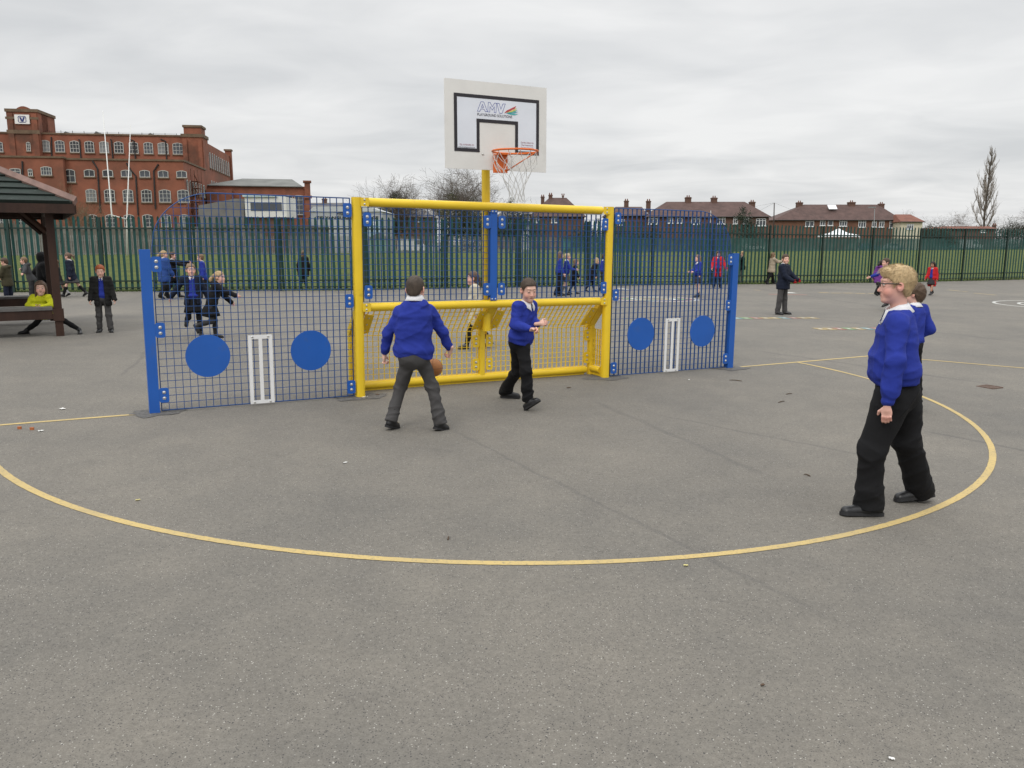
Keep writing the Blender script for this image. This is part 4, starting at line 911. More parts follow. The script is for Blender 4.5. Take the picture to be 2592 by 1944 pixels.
xa, za = wp(775, 84); xb, zb = wp(985, 84); b = MB(); b.box((xa, -3., 0), (xb, -.01, za - .4)); b.build('lean_to', BRD, ws)
# grey concrete block and white site cabin in front of it
CONC = mat('grey_concrete', (.165, .16, .15), .9, .2, .5, dirt=((.09, .088, .085), .25, .5, .6))
D = 116.; qq = lambda x, y, D=D: px_xz(300 + x * .29295, 450 + y * .29295, D)
pts = [qq(x, y) for x, y in ((690, 240), (1005, 180), (1085, 182), (1085, 640), (690, 640))]; c0_ = pts[0][0]
b = MB(); b.prism([(x - c0_, max(z, 0)) for x, z in pts], lambda u, v, t: (u, t, v), 0, 9); o = b.build('concrete_shed', CONC, None); o.location = (c0_, D, 0); tag(o, 'grey concrete shed with a sloping top next to the white cabin', 'shed')
D = 114.; qq = lambda x, y, D=D: px_xz(300 + x * .29295, 450 + y * .29295, D)
(xa, za), (xb, zb) = qq(1088, 165), qq(1455, 340); cb = thing('site_cabin', 'white raised cabin with a long dark window in front of the brick workshop', 'cabin', ((xa + xb) / 2, D, 0)); cx2 = (xa + xb) / 2
b = MB(); b.box((xa - cx2, 0, zb), (xb - cx2, 5, za)); b.build('wall', REND, cb); b = MB(); b.box((xa - cx2 - .2, -.25, za), (xb - cx2 - 1.2, 5.2, za + .25)); b.build('roof', mat('pale_blue_grey_panel', (.42, .52, .55), .6, .1), cb)
(wa, w1), (wb, w0) = qq(1140, 212), qq(1412, 285); b = MB(); b.box((wa - cx2, -.06, w0), (wb - cx2, -.002, w1)); b.build('window', GLS, cb)
b = MB(); b.box((xa - cx2 + .4, .4, 0), (xb - cx2 - .4, 4.6, zb)); b.build('brick_base', HB, cb)
for x in (1222, 1240): a, z = qq(x, 140); b = MB(); b.tube([(a - cx2, 1., za), (a - cx2, 1., z)], .14, 8); b.build('flue', REND, cb)
D = 119.; qq = lambda x, y, D=D: px_xz(300 + x * .29295, 450 + y * .29295, D)
GRM = mat('grey_metal_cladding', (.36, .38, .39), .55, .1, .4)
(xa, za) = qq(1655, 262); (xb, _) = px_xz(968, 545, D); (_, zb) = qq(1700, 330); cx2 = (xa + xb) / 2
st = thing('storage_building', 'long pale grey storage building with dark lettering across its front', 'building', (cx2, D, 0))
b = MB(); b.box((xa - cx2, 0, 0), (xb - cx2, 12, zb + .6)); b.build('wall', GRM, st)
b = MB(); b.prism([(xa - cx2 - .2, zb + .6), (xb - cx2 + .2, zb + .6), (xb - cx2 - 2, za + .2), (xa - cx2 + .5, za + .2)], lambda u, v, t: (u, t + (v - zb) * .0, v), -.15, 12.2); b.build('roof', mat('pale_grey_cladding', (.44, .46, .47), .5, .08, .4), st)
TXT = mat('black_sign_letter', (.012, .013, .018), .5, .1)
def sign(txt, xl, xr_, ybase, hpx, m, y=-.05):
    xl_, z = px_xz(xl, ybase, D); xr2, _ = px_xz(xr_, ybase, D); me = text_mesh(txt, hpx / F * D / .7, m, .012, .02); o = link('lettering', me, st, (xl_ - cx2, y, z)); o.rotation_euler = (math.pi / 2, 0, 0); o.scale[0] = (xr2 - xl_) / max(o.dimensions[0], .1); return o
sign('TO VANGUARD STORAGE', 801, 958, 554.5, 7.0, TXT, -.05); sign('WELCOME', 853, 908, 543.5, 7.0, TXT, -.20)
(ua, uz), (ub, ub2) = px_xz(930, 556, D), px_xz(966, 600, D); b = MB(); b.box((ua - cx2, -.09, ub2), (ub - cx2, -.01, uz)); b.build('sign_panel', mat('pale_blue_panel', (.28, .38, .46), .5, .08), st); sign('50', 936, 951, 570, 9, UPVC, -.12)
# grey wall behind the far left fence
b = MB(); t = nrm(ffm - ff0); n = np.array([-t[1], t[0]]); 
for i in range(22):
    a = ff0 + t * (18 + i * 4.6) + n * 6.5; M_ = Matrix.Translation((a[0], a[1], 0)) @ Matrix.Rotation(math.atan2(t[1], t[0]), 4, 'Z'); b.box((0, 0, 0), (4.5, .25, 3.5 + .5 * RNG.random()), 0, M_); b.box((-.12, -.1, 0), (.0, .35, 4.2), 0, M_)
tag(b.build('boundary_wall', mat('weathered_panel', (.13, .12, .10), .9, .4, .5, dirt=((.26, .25, .23), .8, .52, .7)), None), 'grey weathered panel wall running behind the far left fence', 'wall')
for i in range(5):
    a = ff0 + t * (56.0 + i * 2.9) - n * .1; p = (a[0], a[1], 2.05); b = MB(); M_ = Matrix.Rotation(math.atan2(t[1], t[0]), 4, 'Z'); b.box((-.75, -.06, -.28), (.75, -.02, .28), 0, M_); b.box((-.6, -.0199, -.3), (-.54, .02, .3), 0, M_); o = b.build('notice_board', UPVC, None, False, p)
    tag(o, 'small blank white board hung on the far grey fence near the white pole', 'notice board', 'white boards on the far fence')

# ------------------------------------------------------------------ rugby posts, lamp post, telegraph pole, tent, vehicles
PW = mat('white_pole_paint', (.72, .72, .70), .5, .06)
rp_ = thing('rugby_posts', 'tall leaning white rugby posts on the grass before the mill', 'rugby posts', tuple(dy(322, 647, 92)))
o0 = np.array(rp_.location); c1_ = lambda x, y, D: dy(x * .29295, 240 + y * .29295, D) - o0
b = MB(); p = c1_(888, 140, 87); m_ = c1_(966, 1042, 87); e_ = m_ + (m_ - p) * .02; b.tube([p, m_, e_], [.035, .075, .075], 8); b.build('upright', PW, rp_, True)
b = MB(); p = c1_(1128, 260, 92); m_ = c1_(1096, 1075, 92); e_ = c1_(1099, 1392, 92); b.tube([p, m_, e_], [.035, .075, .085], 8); b.build('upright', PW, rp_, True)
b = MB(); b.tube([c1_(966, 1042, 87), c1_(1096, 1076, 92)], .075, 8); b.build('crossbar', PW, rp_, True)
lp = thing('street_lamp', 'thin grey street lamp in front of the brick terrace', 'street lamp', tuple(dy(1860 + 1062 * .331, 612, 176) * np.array([1, 1, 0]))); o0 = np.array(lp.location)
tp = dy(1860 + 1070 * .331, 340 + 562 * .331, 176) - o0; b = MB(); b.tube([(0, 0, 0), tp], [.11, .06], 8); b.build('pole', mat('grey_steel', (.2, .21, .21), .5), lp, True); b = MB(); b.cb((tp[0] - .6, 0, tp[2] + .1), (1.5, .35, .2)); b.build('lantern', mat('grey_steel', (0, 0, 0)), lp)
tg = thing('telegraph_pole', 'dark wooden telegraph pole between the two brick terraces', 'telegraph pole', tuple(dy(1958, 612, 172) * np.array([1, 1, 0]))); o0 = np.array(tg.location)
tp = dy(1860 + 302 * .331, 340 + 524 * .331, 172) - o0; b = MB(); b.tube([(0, 0, 0), tp], [.15, .1], 8); b.build('pole', mat('tarred_wood', (.04, .03, .025), .8), tg, True)
b = MB()
for tx_, ty_, tz_ in ((-9, -6, tp[2] - 3), (-16, 4, tp[2] - 2), (8, -5, tp[2] - 3.)):
    q_ = np.array([tx_, ty_, tz_]); b.tube([tp, (tp + q_) / 2 - np.array([0, 0, .5]), q_], .018, 3)
b.build('wire', PIPE, tg)
D = 168; q = lambda x, y: px_xz(1860 + x * .331, 340 + y * .331, D); (xa, za), (xb, _), (xm, zm) = q(708, 772), q(962, 772), q(838, 716)
tn = thing('garden_marquee', 'white peaked garden marquee showing over the far fence', 'marquee', ((xa + xb) / 2, D, 0)); cx2 = (xa + xb) / 2; r_2 = (xb - xa) / 2
b = MB(); pk = (xm - cx2, 3., zm); vs = [(-r_2, 0, za), (r_2, 0, za), (r_2, 6, za), (-r_2, 6, za), (-r_2, 0, za - .35), (r_2, 0, za - .35), (r_2, 6, za - .35), (-r_2, 6, za - .35)]
mids = [tuple(np.array(v) * .45 + np.array(pk) * .55 - np.array([0, 0, .35])) for v in vs[:4]]; b.add(vs + mids + [pk], [(0, 1, 9, 8), (1, 2, 10, 9), (2, 3, 11, 10), (3, 0, 8, 11), (8, 9, 12), (9, 10, 12), (10, 11, 12), (11, 8, 12), (4, 5, 1, 0), (5, 6, 2, 1), (6, 7, 3, 2), (7, 4, 0, 3)]); b.build('canopy', mat('white_canvas', (.72, .73, .75), .7, .05), tn)
for x in (-1, 1):
    for y in (.1, 5.9): b = MB(); b.box((x * (r_2 - .1) - .05, y - .05, 0), (x * (r_2 - .1) + .05, y + .05, za - .3)); b.build('leg', UPVC, tn)
CW = {c: mat('car_paint_' + c, v, .25, .05, 2., spec=.6) for c, v in (('white', (.66, .67, .68)), ('silver', (.36, .37, .38)), ('blue', (.03, .07, .17)), ('red', (.25, .02, .02)), ('teal', (.10, .36, .36)))}
TYR = mat('tyre', (.015, .015, .015), .9)
def car(label, px, D, paint_, van=False, heading=0., group='vehicles parked beyond the field'):
    p = dy(px, 620, D); c = thing('parked_van' if van else 'parked_car', label, 'van' if van else 'car', (p[0], D, 0), heading, group)
    if van: lo = [(-2.5, .35), (2.5, .35), (2.55, 1.0), (1.75, 1.25), (1.2, 2.2), (-2.45, 2.25), (-2.5, 1.9)]; gl = [(1.15, 1.35), (1.62, 1.35), (1.1, 2.05), (.4, 2.05), (.4, 1.35)]
    else: lo = [(-2.1, .3), (2.1, .3), (2.15, .72), (1.95, .85), (1.05, .95), (.35, 1.42), (-1.1, 1.45), (-1.75, 1.0), (-2.12, .92)]; gl = [(.9, .97), (.3, 1.36), (-1.05, 1.38), (-1.6, 1.0)]
    b = MB(); b.prism(lo, lambda u, v, t: (u, t * (1 - .09 * max(0, v - .9)), v), -.85, .85); b.build('body', CW[paint_], c)
    for y in (-.86, .86): b = MB(); b.prism(gl, lambda u, v, t: (u, t * (1 - .09 * max(0, v - .9)), v), y - .008, y + .008); b.build('window', GLS, c)
    for x in (-1.3, 1.35):
        for y in (-.78, .78): b = MB(); b.tube([(x, y - .1, .32), (x, y + .1, .32)], .32, 16); o = b.build('wheel', TYR, c)
    return c
for a in (('white van parked far behind the left upper goal mesh', 1046, 139, 'white', True), ('silver car parked beyond the field behind the left upper goal mesh', 1098, 141, 'silver', False), ('white car parked far behind the yellow hoop pole', 1195, 143, 'white', False), ('teal van parked far behind the right upper goal mesh', 1460, 152, 'teal', True), ('silver car parked in front of the terrace right of the lamp post', 2262, 180, 'silver', False),
          ('teal van parked near the hedge right of the cream house', 2385, 186, 'teal', True), ('white van parked far right below the poplar tree', 2455, 190, 'white', True), ('silver car parked at the far right edge of the field', 2555, 195, 'silver', False), ('white car parked behind the far fence left of the marquee', 1905, 164, 'white', False), ('blue car parked behind the far fence below the dark conifer', 1850, 160, 'blue', False), ('blue car parked just right of the marquee', 2200, 177, 'blue', False)): car(a[0], a[1], a[2], a[3], a[4])
for lab, px, D, w_, m in (('pale green garden shed behind the left of the goal', 960, 118, 2.6, (.16, .33, .27)), ('teal shed seen through the right mesh panel', 1560, 150, 3., (.05, .30, .28))):
    p = dy(px, 620, D); g_ = thing('garden_shed', lab, 'shed', (p[0], D, 0)); b = MB(); b.box((-w_ / 2, 0, 0), (w_ / 2, 2.5, 2.3)); b.build('wall', mat('shed_%d' % px, m, .7, .15, 1.), g_); b = MB(); b.prism([(-w_ / 2 - .2, 2.3), (w_ / 2 + .2, 2.3), (0, 3.1)], lambda u, v, t: (u, t, v), -.2, 2.7); b.build('roof', ROOFG, g_)
# ------------------------------------------------------------------ trees: recursive limbs and twigs, three-sided tapered twigs in one crown mesh
def limbs(rg, p, d, L, r, lev, spec, out):
    n = spec['seg']; q = np.asarray(p, float); d = nrm(d); ra = r
    for i in range(n):
        d = nrm(d + rg.normal(size=3) * spec['wob'] + np.array([0, 0, spec['up']]))
        q2 = q + d * L / n; rb = r * (1 - .55 * (i + 1) / n); out.append((q, q2, ra, rb, lev))
        if lev < spec['lev'] and (i >= spec['start'] or lev > 0):
            for _ in range(spec['kids'] if lev else spec['kids0']):
                ax = nrm(np.cross(d, rg.normal(size=3))); a = math.radians(rg.uniform(*spec['ang'])); d3 = nrm(d * math.cos(a) + ax * math.sin(a))
                if rg.random() < spec['p']: limbs(rg, q2, d3, L * rg.uniform(*spec['ratio']) * (1 - spec.get('taper', 0) * (i + 1) / n * (lev == 0)), rb * .62, lev + 1, spec, out)
        q, ra = q2, rb
def twig_mesh(segs, rmin):
    P = np.array([s[0] for s in segs]); Q = np.array([s[1] for s in segs]); ra = np.maximum([s[2] for s in segs], rmin)[:, None]; rb = np.maximum([s[3] for s in segs], rmin * .8)[:, None]
    d = Q - P; d /= np.linalg.norm(d, axis=1)[:, None] + 1e-9; ref = np.where(np.abs(d[:, 2:]) < .9, np.array([[0, 0, 1.]]), np.array([[1., 0, 0]])); u = np.cross(d, ref); u /= np.linalg.norm(u, axis=1)[:, None]; w = np.cross(d, u)
    V = []; k = 3
    for i in range(k): a = 2 * math.pi * i / k; o = math.cos(a) * u + math.sin(a) * w; V += [P + o * ra, Q + o * rb]
    V = np.stack(V, 1); n = len(segs); base = np.arange(n)[:, None] * 6
    F = np.concatenate([base + np.array([[2 * i, (2 * i + 2) % 6, (2 * i + 3) % 6, 2 * i + 1]]) for i in range(k)])
    return V.reshape(-1, 3), F
BARK = mat('grey_bark', (.075, .062, .05), .9, .35, 1.5); TWIG = mat('winter_twig', (.105, .085, .068), .9, .3, 1.); TWIGB = mat('brown_twig', (.15, .105, .062), .9, .3, 1.)
def bare_tree(label, px, D, h, spec=None, seed=1, name='bare_tree', group=None, m=TWIG, rmin=.011, width=1., trunk_r=None, lean=(0, 0), zb=0.):
    sp_ = dict(p=.86, seg=4, wob=.085, up=.05, lev=5, start=1, kids=1, kids0=3, ang=(22, 50), ratio=(.58, .80)); sp_.update(spec or {})
    rg = np.random.default_rng(seed); out = []; x = float(dy(px, 612, D)[0])
    limbs(rg, (0, 0, 0), (lean[0], lean[1], 1), h * sp_.get('stem', .42), trunk_r or h * .02, 0, sp_, out)
    top = max(max(s[0][2], s[1][2]) for s in out); k = h / top; out = [(s[0] * np.array([k * width, k * width, k]), s[1] * np.array([k * width, k * width, k]), s[2], s[3], s[4]) for s in out]
    t = thing(name, label, 'tree', (x, D, zb), 0, group)
    tr = MB()
    for s in out:
        if s[4] == 0: tr.tube([s[0], s[1]], [s[2], s[3]], 8, caps=False)
    tr.build('trunk', BARK, t, True)
    V, Q = twig_mesh([s for s in out if s[4] > 0], rmin); link('crown', np_mesh('crown', V, Q, m, smooth=False), t); return t
ty = lambda py, D: float(dy(1296, py, D)[2])
bare_tree('big bare winter tree spreading behind the left half of the goal', 1128, 150, ty(408, 150), dict(seg=5, kids0=3, p=.92, up=.03, wob=.11, ang=(26, 58)), 3, width=1.15, rmin=.015)
bare_tree('smaller bare tree on the left of the big bare tree', 1042, 152, ty(438, 152), dict(seg=5, p=.9, up=.03, wob=.11, ang=(26, 58)), 8, width=1.15, rmin=.014)
bare_tree('bare tree just left of the yellow hoop pole', 1205, 155, ty(452, 155), dict(seg=5, p=.88, up=.03, wob=.11), 14, width=1.1, rmin=.013)
bare_tree('low bare tree right of the yellow hoop pole', 1268, 160, ty(482, 160), dict(lev=5, wob=.2), 21)
bare_tree('faint bare tree left of the brick semi chimneys', 1345, 175, ty(496, 175), dict(wob=.2), 31)
bare_tree('dark scrubby bare tree at the left end of the tree group', 985, 150, ty(486, 150), dict(wob=.22, lev=5), 34, width=1.3)
bare_tree('yellowish leafless tree in front of the mill wall', 190, 108, ty(445, 108), dict(wob=.2, lev=5, ang=(18, 40)), 41, m=TWIGB, width=.8, rmin=.009)
bare_tree('second yellowish leafless tree in front of the mill', 235, 106, ty(490, 106), dict(wob=.24, lev=5), 43, m=TWIGB, width=.9, rmin=.008)
bare_tree('tall narrow bare poplar towering above the right houses', 2488, 205, ty(366, 205), dict(p=.8, seg=10, wob=.05, up=.12, lev=3, start=1, kids=1, kids0=7, ang=(20, 38), ratio=(.24, .42), stem=.9, taper=.72), 5, 'poplar_tree', trunk_r=.30, width=1.15, rmin=.0075, m=mat('pale_twig', (.24, .21, .18), .9, .3, 1.))
bare_tree('bare spreading tree between the cream house and the poplar', 2405, 195, ty(520, 195), dict(wob=.25, lev=5, ang=(30, 65)), 51, width=1.3)
bare_tree('bare bushy tree at the right edge beyond the poplar', 2590, 203, ty(500, 203), dict(wob=.25, lev=5), 61, width=1.3)
bare_tree('low bare tree left of the tree at the right edge', 2538, 200, ty(532, 200), dict(wob=.28, lev=5, ang=(30, 65)), 63, width=1.3)
bare_tree('thin bare tree behind the end chimney of the terrace', 2258, 200, ty(530, 200), dict(wob=.25), 66, width=1.2)
bare_tree('thin bare sapling right of the cream house', 2345, 195, ty(548, 195), dict(wob=.25), 68)
# leafy evergreens
def leafy(name, label, px, D, h, w, col, seed, n=8000, shape='round', cat='bush', leaf=.12, z0=.0, group=None):
    rg = np.random.default_rng(seed); x = float(dy(px, 612, D)[0]); t = thing(name, label, cat, (x, D, 0), 0, group)
    b = MB(); b.tube([(0, 0, 0), (.05, 0, h * .5), (0, .05, h * .85)], [h * .022, h * .015, .02], 7, caps=False); b.build('trunk', BARK, t, True)
    cl = [(rg.normal(size=3) * np.array([w * .26, w * .22, h * .2]) + np.array([0, 0, h * .52]), rg.uniform(.14, .3) * w) for i in range(26)]
    if shape == 'cone': cl = [(np.array([rg.normal() * w * .5 * (1 - k / 30) * .7, rg.normal() * w * .3 * (1 - k / 30), h * (.12 + .84 * k / 30)]), w * (.30 * (1 - k / 32) + .05)) for k in range(30)]
    if shape == 'hedge': cl = [(np.array([(i / 30 - .5) * w, rg.normal() * .4, h * rg.uniform(.3, .74)]), h * rg.uniform(.24, .42)) for i in range(31)]
    W = np.array([c[1] for c in cl]); pick = rg.choice(len(cl), n, p=W ** 1.5 / (W ** 1.5).sum()); C = np.array([cl[i][0] for i in pick]); R = W[pick]
    d = rg.normal(size=(n, 3)); d /= np.linalg.norm(d, axis=1)[:, None]; P = C + d * (R * rg.uniform(.45, 1.05, n))[:, None]; P[:, 2] = np.maximum(P[:, 2], .05)
    u = rg.normal(size=(n, 3)); u /= np.linalg.norm(u, axis=1)[:, None]; v = np.cross(u, d); s = leaf * rg.uniform(.6, 1.4, n)[:, None]
    V = np.stack([P - u * s, P + v * s * .6, P + u * s, P - v * s * .6], 1).reshape(-1, 3); Q = np.arange(n)[:, None] * 4 + np.arange(4)[None]
    link('foliage' if cat != 'tree' else 'crown', np_mesh('foliage', V, Q, mat('leaf_%02d%02d' % (col[0] * 999 % 99, col[1] * 999 % 99), col, .7, .55, .8), smooth=False), t)
leafy('evergreen_bush', 'olive green rounded bush below the backboard behind the crossbar', 1168, 140, ty(492, 140), 6., (.045, .048, .012), 2)
leafy('evergreen_tree', 'dark evergreen behind the upper mesh left of the centre post', 1205, 136, ty(535, 136), 7., (.012, .022, .010), 3, cat='tree')
leafy('evergreen_bush', 'dark ivy topped shrub low at the right of the hoop pole', 1300, 150, ty(500, 150), 5., (.02, .032, .012), 4)
leafy('evergreen_bush', 'dark shrub at the left end of the bare trees', 975, 147, ty(500, 147), 5., (.03, .032, .014), 5)
leafy('conifer_tree', 'dark green conifer standing before the brick terrace', 1877, 158, ty(519, 158), 7., (.016, .030, .014), 6, 6500, 'cone', 'tree')
leafy('hedge', 'dark hedge in front of the white fronted house', 1500, 150, ty(566, 150), 6., (.018, .030, .012), 7, 5000, 'hedge', 'hedge')
leafy('hedge', 'brown green hedge running under the poplar', 2490, 193, ty(569, 193), 34., (.035, .032, .018), 8, 9000, 'hedge', 'hedge')
leafy('hedge', 'dark hedge behind the right mesh panel below the terrace windows', 1602, 150, ty(578, 150), 9., (.016, .030, .012), 9, 6000, 'hedge', 'hedge')
leafy('evergreen_bush', 'dark bush beside the cream house', 2365, 184, ty(560, 184), 8., (.025, .028, .014), 10)
leafy('evergreen_bush', 'dark bush at the far right under the edge tree', 2575, 199, ty(563, 199), 9., (.03, .03, .016), 11)

# ------------------------------------------------------------------ small things lying on the asphalt
RUST = mat('rusty_iron', (.13, .085, .065), .8, .4, 20., .3, 90.)
p = at(2505, 980); dg = thing('drain_grate', 'rusty square drain grate set in the asphalt', 'drain', (p[0], p[1], p[2] + .004), .5); dg.scale = (.52, .52, 1)
b = MB(); b.box((-.2, -.2, -.03), (.2, -.17, .006)); b.box((-.2, .17, -.03), (.2, .2, .006)); b.box((-.2, -.17, -.03), (-.17, .17, .006)); b.box((.17, -.17, -.03), (.2, .17, .006)); b.build('frame', RUST, dg)
b = MB(); [b.box((-.17 + .034 * i + .006, -.17, -.02), (-.17 + .034 * i + .026, .17, .002)) for i in range(10)]; b.build('grating', RUST, dg)
b = MB(); b.box((-.17, -.17, -.026), (.17, .17, -.021)); b.build('pit', mat('wet_black', (.01, .01, .01), .4), dg)
LEAFD = mat('dead_leaf', (.085, .048, .025), .8, .4, 30.); TWG = mat('twig_bark', (.07, .045, .028), .9, .3, 40.); PAP = mat('litter_paper', (.70, .69, .66), .7, .06, 30.); YPAP = mat('yellow_wrapper', (.62, .55, .22), .6, .1, 30.); BRK = mat('orange_brick_chip', (.38, .12, .04), .9, .25, 30.)
def litter(kind, label, px, py, size, seed):
    p = at(px, py); rg = np.random.default_rng(seed); b = MB(); a = rg.uniform(0, 3.1); size = size * .68
    if kind == 'twig':
        d = np.array([math.cos(a), math.sin(a) * .5, 0]); q = [np.array([0, 0, .006]) + d * size * t + np.array([0, .008 * math.sin(3 * t), .003 * math.sin(5 * t + 1)]) for t in np.linspace(-.5, .5, 6)]; b.tube(q, [.003, .005, .005, .0045, .004, .0025], 6); o = b.build('twig', TWG, None, True)
    elif kind == 'chip':
        out = [(size * .5 * math.cos(t) * rg.uniform(.7, 1.1), size * .35 * math.sin(t) * rg.uniform(.7, 1.1)) for t in np.linspace(0, 6.28, 8)[:-1]]; b.prism(out, lambda u, v, t: (u, v, t), 0, .02); o = b.build('brick_chip', BRK, None)
    else:
        n = 5; vs = []; fs = []
        for i in range(n):
            for j in range(n): vs.append(((i / (n - 1) - .5) * size, (j / (n - 1) - .5) * size * .6, .006 + size * (.06 * math.sin(2.4 * i + seed) * math.cos(1.9 * j + seed) + .08 * rg.random())))
        fs = [(i * n + j, (i + 1) * n + j, (i + 1) * n + j + 1, i * n + j + 1) for i in range(n - 1) for j in range(n - 1)]; vs2 = [(x, y, z - .002) for x, y, z in vs]; k = len(vs); b.add(vs + vs2, fs + [tuple(v + k for v in f[::-1]) for f in fs]); o = b.build({'paper': 'paper_scrap', 'leaf': 'dead_leaf', 'wrap': 'sweet_wrapper'}[kind], {'paper': PAP, 'leaf': LEAFD, 'wrap': YPAP}[kind], None, True); o.rotation_euler = (0, 0, a)
    o.location = (p[0], p[1], p[2] + (.001 if kind == 'chip' else 0)); tag(o, label, {'twig': 'twig', 'chip': 'brick chip', 'paper': 'paper scrap', 'leaf': 'dead leaf', 'wrap': 'wrapper'}[kind])
for i, a in enumerate((('paper', 'crumpled white paper at the foot of the left yellow goal post', 922, 1006, .10), ('paper', 'white paper scrap on the asphalt behind the thin yellow line at left', 158, 1036, .09), ('chip', 'orange brick chip left of the other chip under the thin yellow line', 50, 1086, .06), ('chip', 'orange brick chip beside the white scrap under the thin yellow line', 81, 1088, .06), ('paper', 'round white scrap next to the orange brick chips', 103, 1092, .06),
     ('wrap', 'yellowish wrapper scrap inside the wide half circle at left', 349, 1267, .04), ('twig', 'pale twig lying inside the half circle before the middle of the arc', 1135, 1364, .09), ('twig', 'dark twig lying between the goal boy and the boy in glasses', 2043, 1204, .09), ('twig', 'dark twig near the foot of the right blue end post', 1862, 964, .24), ('twig', 'dark twig just above the arc end beside the yellow lines', 1997, 998, .12), ('twig', 'dark thin twig on the asphalt below the right end post', 1978, 1018, .18),
     ('paper', 'tiny white scrap in the bottom right corner of the yard', 2257, 1923, .028), ('leaf', 'small brown leaf on the asphalt near the bottom right', 1930, 1736, .026), ('paper', 'small white scrap on the asphalt in front of the right blue end post', 1744, 962, .05), ('wrap', 'small yellow wrapper lying by the arc near its lowest point', 1736, 1433, .035), ('paper', 'white scrap left of the boy in black trousers by the goal', 874, 1172, .045), ('leaf', 'dead brown leaf at the right foot of the goal recess', 1440, 982, .07), ('leaf', 'dead brown leaf beside the left goal post', 955, 1000, .08))):
    litter(a[0], a[1], a[2], a[3], a[4], 20 + i)
# ------------------------------------------------------------------ people
SKIN = attr_mat('skin', .5, .4)
HAIRM = None
def cloth(name, col, bump=.25, scale=260., rough=.85, var=.1):
    return mat(name, col, rough, var, 9., bump, scale, .25)
BLUE = cloth('royal_blue_knit', (.018, .034, .26), .35, 420.)
WHITE = cloth('white_cotton', (.72, .72, .74))
BLACK = cloth('black_cloth', (.0065, .0065, .0075))
CHAR = cloth('charcoal_cloth', (.030, .030, .032))
GREY = cloth('grey_cloth', (.060, .058, .058))
NAVY = cloth('navy_cloth', (.008, .012, .026))
SHOE = mat('black_leather', (.008, .008, .009), .38, .25, 30., .1, 90.)
SOLE = mat('black_rubber', (.012, .012, .013), .75, .2, 40.)
def hairmat(col):
    n = 'hair_%02d%02d%02d' % tuple(int(c * 99) for c in col)
    return mat(n, col, .6, .26, 60., .4, 150., .35, stretch=(1., 1., .35))

def rot(v, ax, ang):
    return np.array(Matrix.Rotation(ang, 3, Vector(ax)) @ Vector(v))

def pose(base, H, face, lf=(3, 3, 3), rf=(-2, 3, 3), la=(2, 9, 14, 0), ra=(2, 9, 14, 0), lean=0, side=0, yaw=0, nod=0, drop=0.):
    """joints of a standing/walking child; face = heading in degrees (0 right in the picture, 90 away). limbs: swing forward, outward, bend[, inward]"""
    f = np.array([math.cos(math.radians(face)), math.sin(math.radians(face)), 0]); u = np.array([0, 0, 1.]); r = np.cross(f, u)
    R = math.radians
    J = {'H': H, 'f': f}
    pel = np.array([0, 0, .50 * H])
    ud = rot(rot(u, r, -R(lean)), f, R(side)); fd = rot(f, r, -R(lean))
    neck = pel + ud * .315 * H
    J['pel'], J['neck'] = pel, neck
    for sgn, n, leg, arm in ((-1, 'L', lf, la), (1, 'R', rf, ra)):
        hip = pel + r * sgn * .055 * H + u * -.01 * H; J['hi' + n] = hip
        d = rot(rot(-u, r, R(leg[0])), f, -sgn * R(leg[1])); kn = hip + d * .235 * H; J['kn' + n] = kn
        d2 = rot(d, r, -R(leg[2])); an = kn + d2 * .215 * H; J['an' + n] = an
        fdir = rot(f, u, -sgn * R(10)); back = R(leg[0] - leg[2])
        pitch = min(0, back + R(12)) if back < 0 else max(0, back - R(14)) * .8
        fdir = rot(fdir, r, pitch); up = rot(u, r, pitch)
        J['he' + n] = an - up * .045 * H - fdir * .03 * H; J['to' + n] = J['he' + n] + fdir * .145 * H
        sh = neck + r * sgn * .098 * H - ud * .025 * H; J['sh' + n] = sh
        a = rot(rot(-ud, r, R(arm[0])), f, -sgn * R(arm[1])); el = sh + a * .165 * H; J['el' + n] = el
        a2 = rot(a, r, R(arm[2]))
        if len(arm) > 3: a2 = rot(a2, u, sgn * R(arm[3]))
        J['wr' + n] = el + a2 * .145 * H; J['hd' + n] = a2
    J['rS'] = r; J['rH'] = r
    hf = rot(rot(f, u, R(yaw)), rot(r, u, R(yaw)), -R(nod)); hu = rot(u * .7 + ud * .3, rot(r, u, R(yaw)), -R(nod))
    J['hf'], J['hu'] = nrm(hf), nrm(hu)
    J['head'] = neck + nrm(ud + u) * .095 * H + fd * .018 * H
    low = min(J[k + n][2] for k in ('he', 'to') for n in 'LR')
    b = np.asarray(base, float) - np.array([0, 0, low + drop])
    for k, v in J.items():
        if k not in ('open', 'H', 'f', 'hf', 'hu', 'rS', 'rH', 'hdL', 'hdR'): J[k] = v + b
    J['base'] = np.asarray(base, float)
    return J

def hairline(style):
    """height of the lower hair edge along the head, front to back"""
    if style in ('crop', 'short', 'thick', 'curly'):
        ys = [-.2, -.065, -.045, -.028, -.012, .008, .022, .034, .055, .09]
        hz = [-.082, -.08, -.062, -.02, .012, .012, -.012, .025, .062, .07]
        if style == 'crop': hz = [-.072, -.068, -.05, -.012, .014, .014, .0, .028, .064, .072]
        if style == 'curly': hz = [-.1, -.1, -.085, -.03, .005, .008, -.005, .035, .05, .055]
        if style == 'thick': hz = [-.080, -.076, -.060, -.02, .02, .02, -.004, .03, .050, .058]
    else:
        ys = [-.2, -.03, -.012, .01, .03, .05, .09]; hz = [-.09, -.085, -.03, .0, .02, .052, .066]
        if style == 'long': ys = [-.2, .0, .02, .035, .055, .09]; hz = [-.1, -.1, -.05, .0, .056, .066]
    return ys, hz

def hair_colour(C, col):
    return np.clip(np.asarray(col)[None] * (1 + .25 * (RNG.random((len(C), 1)) - .5)), 0, 1)

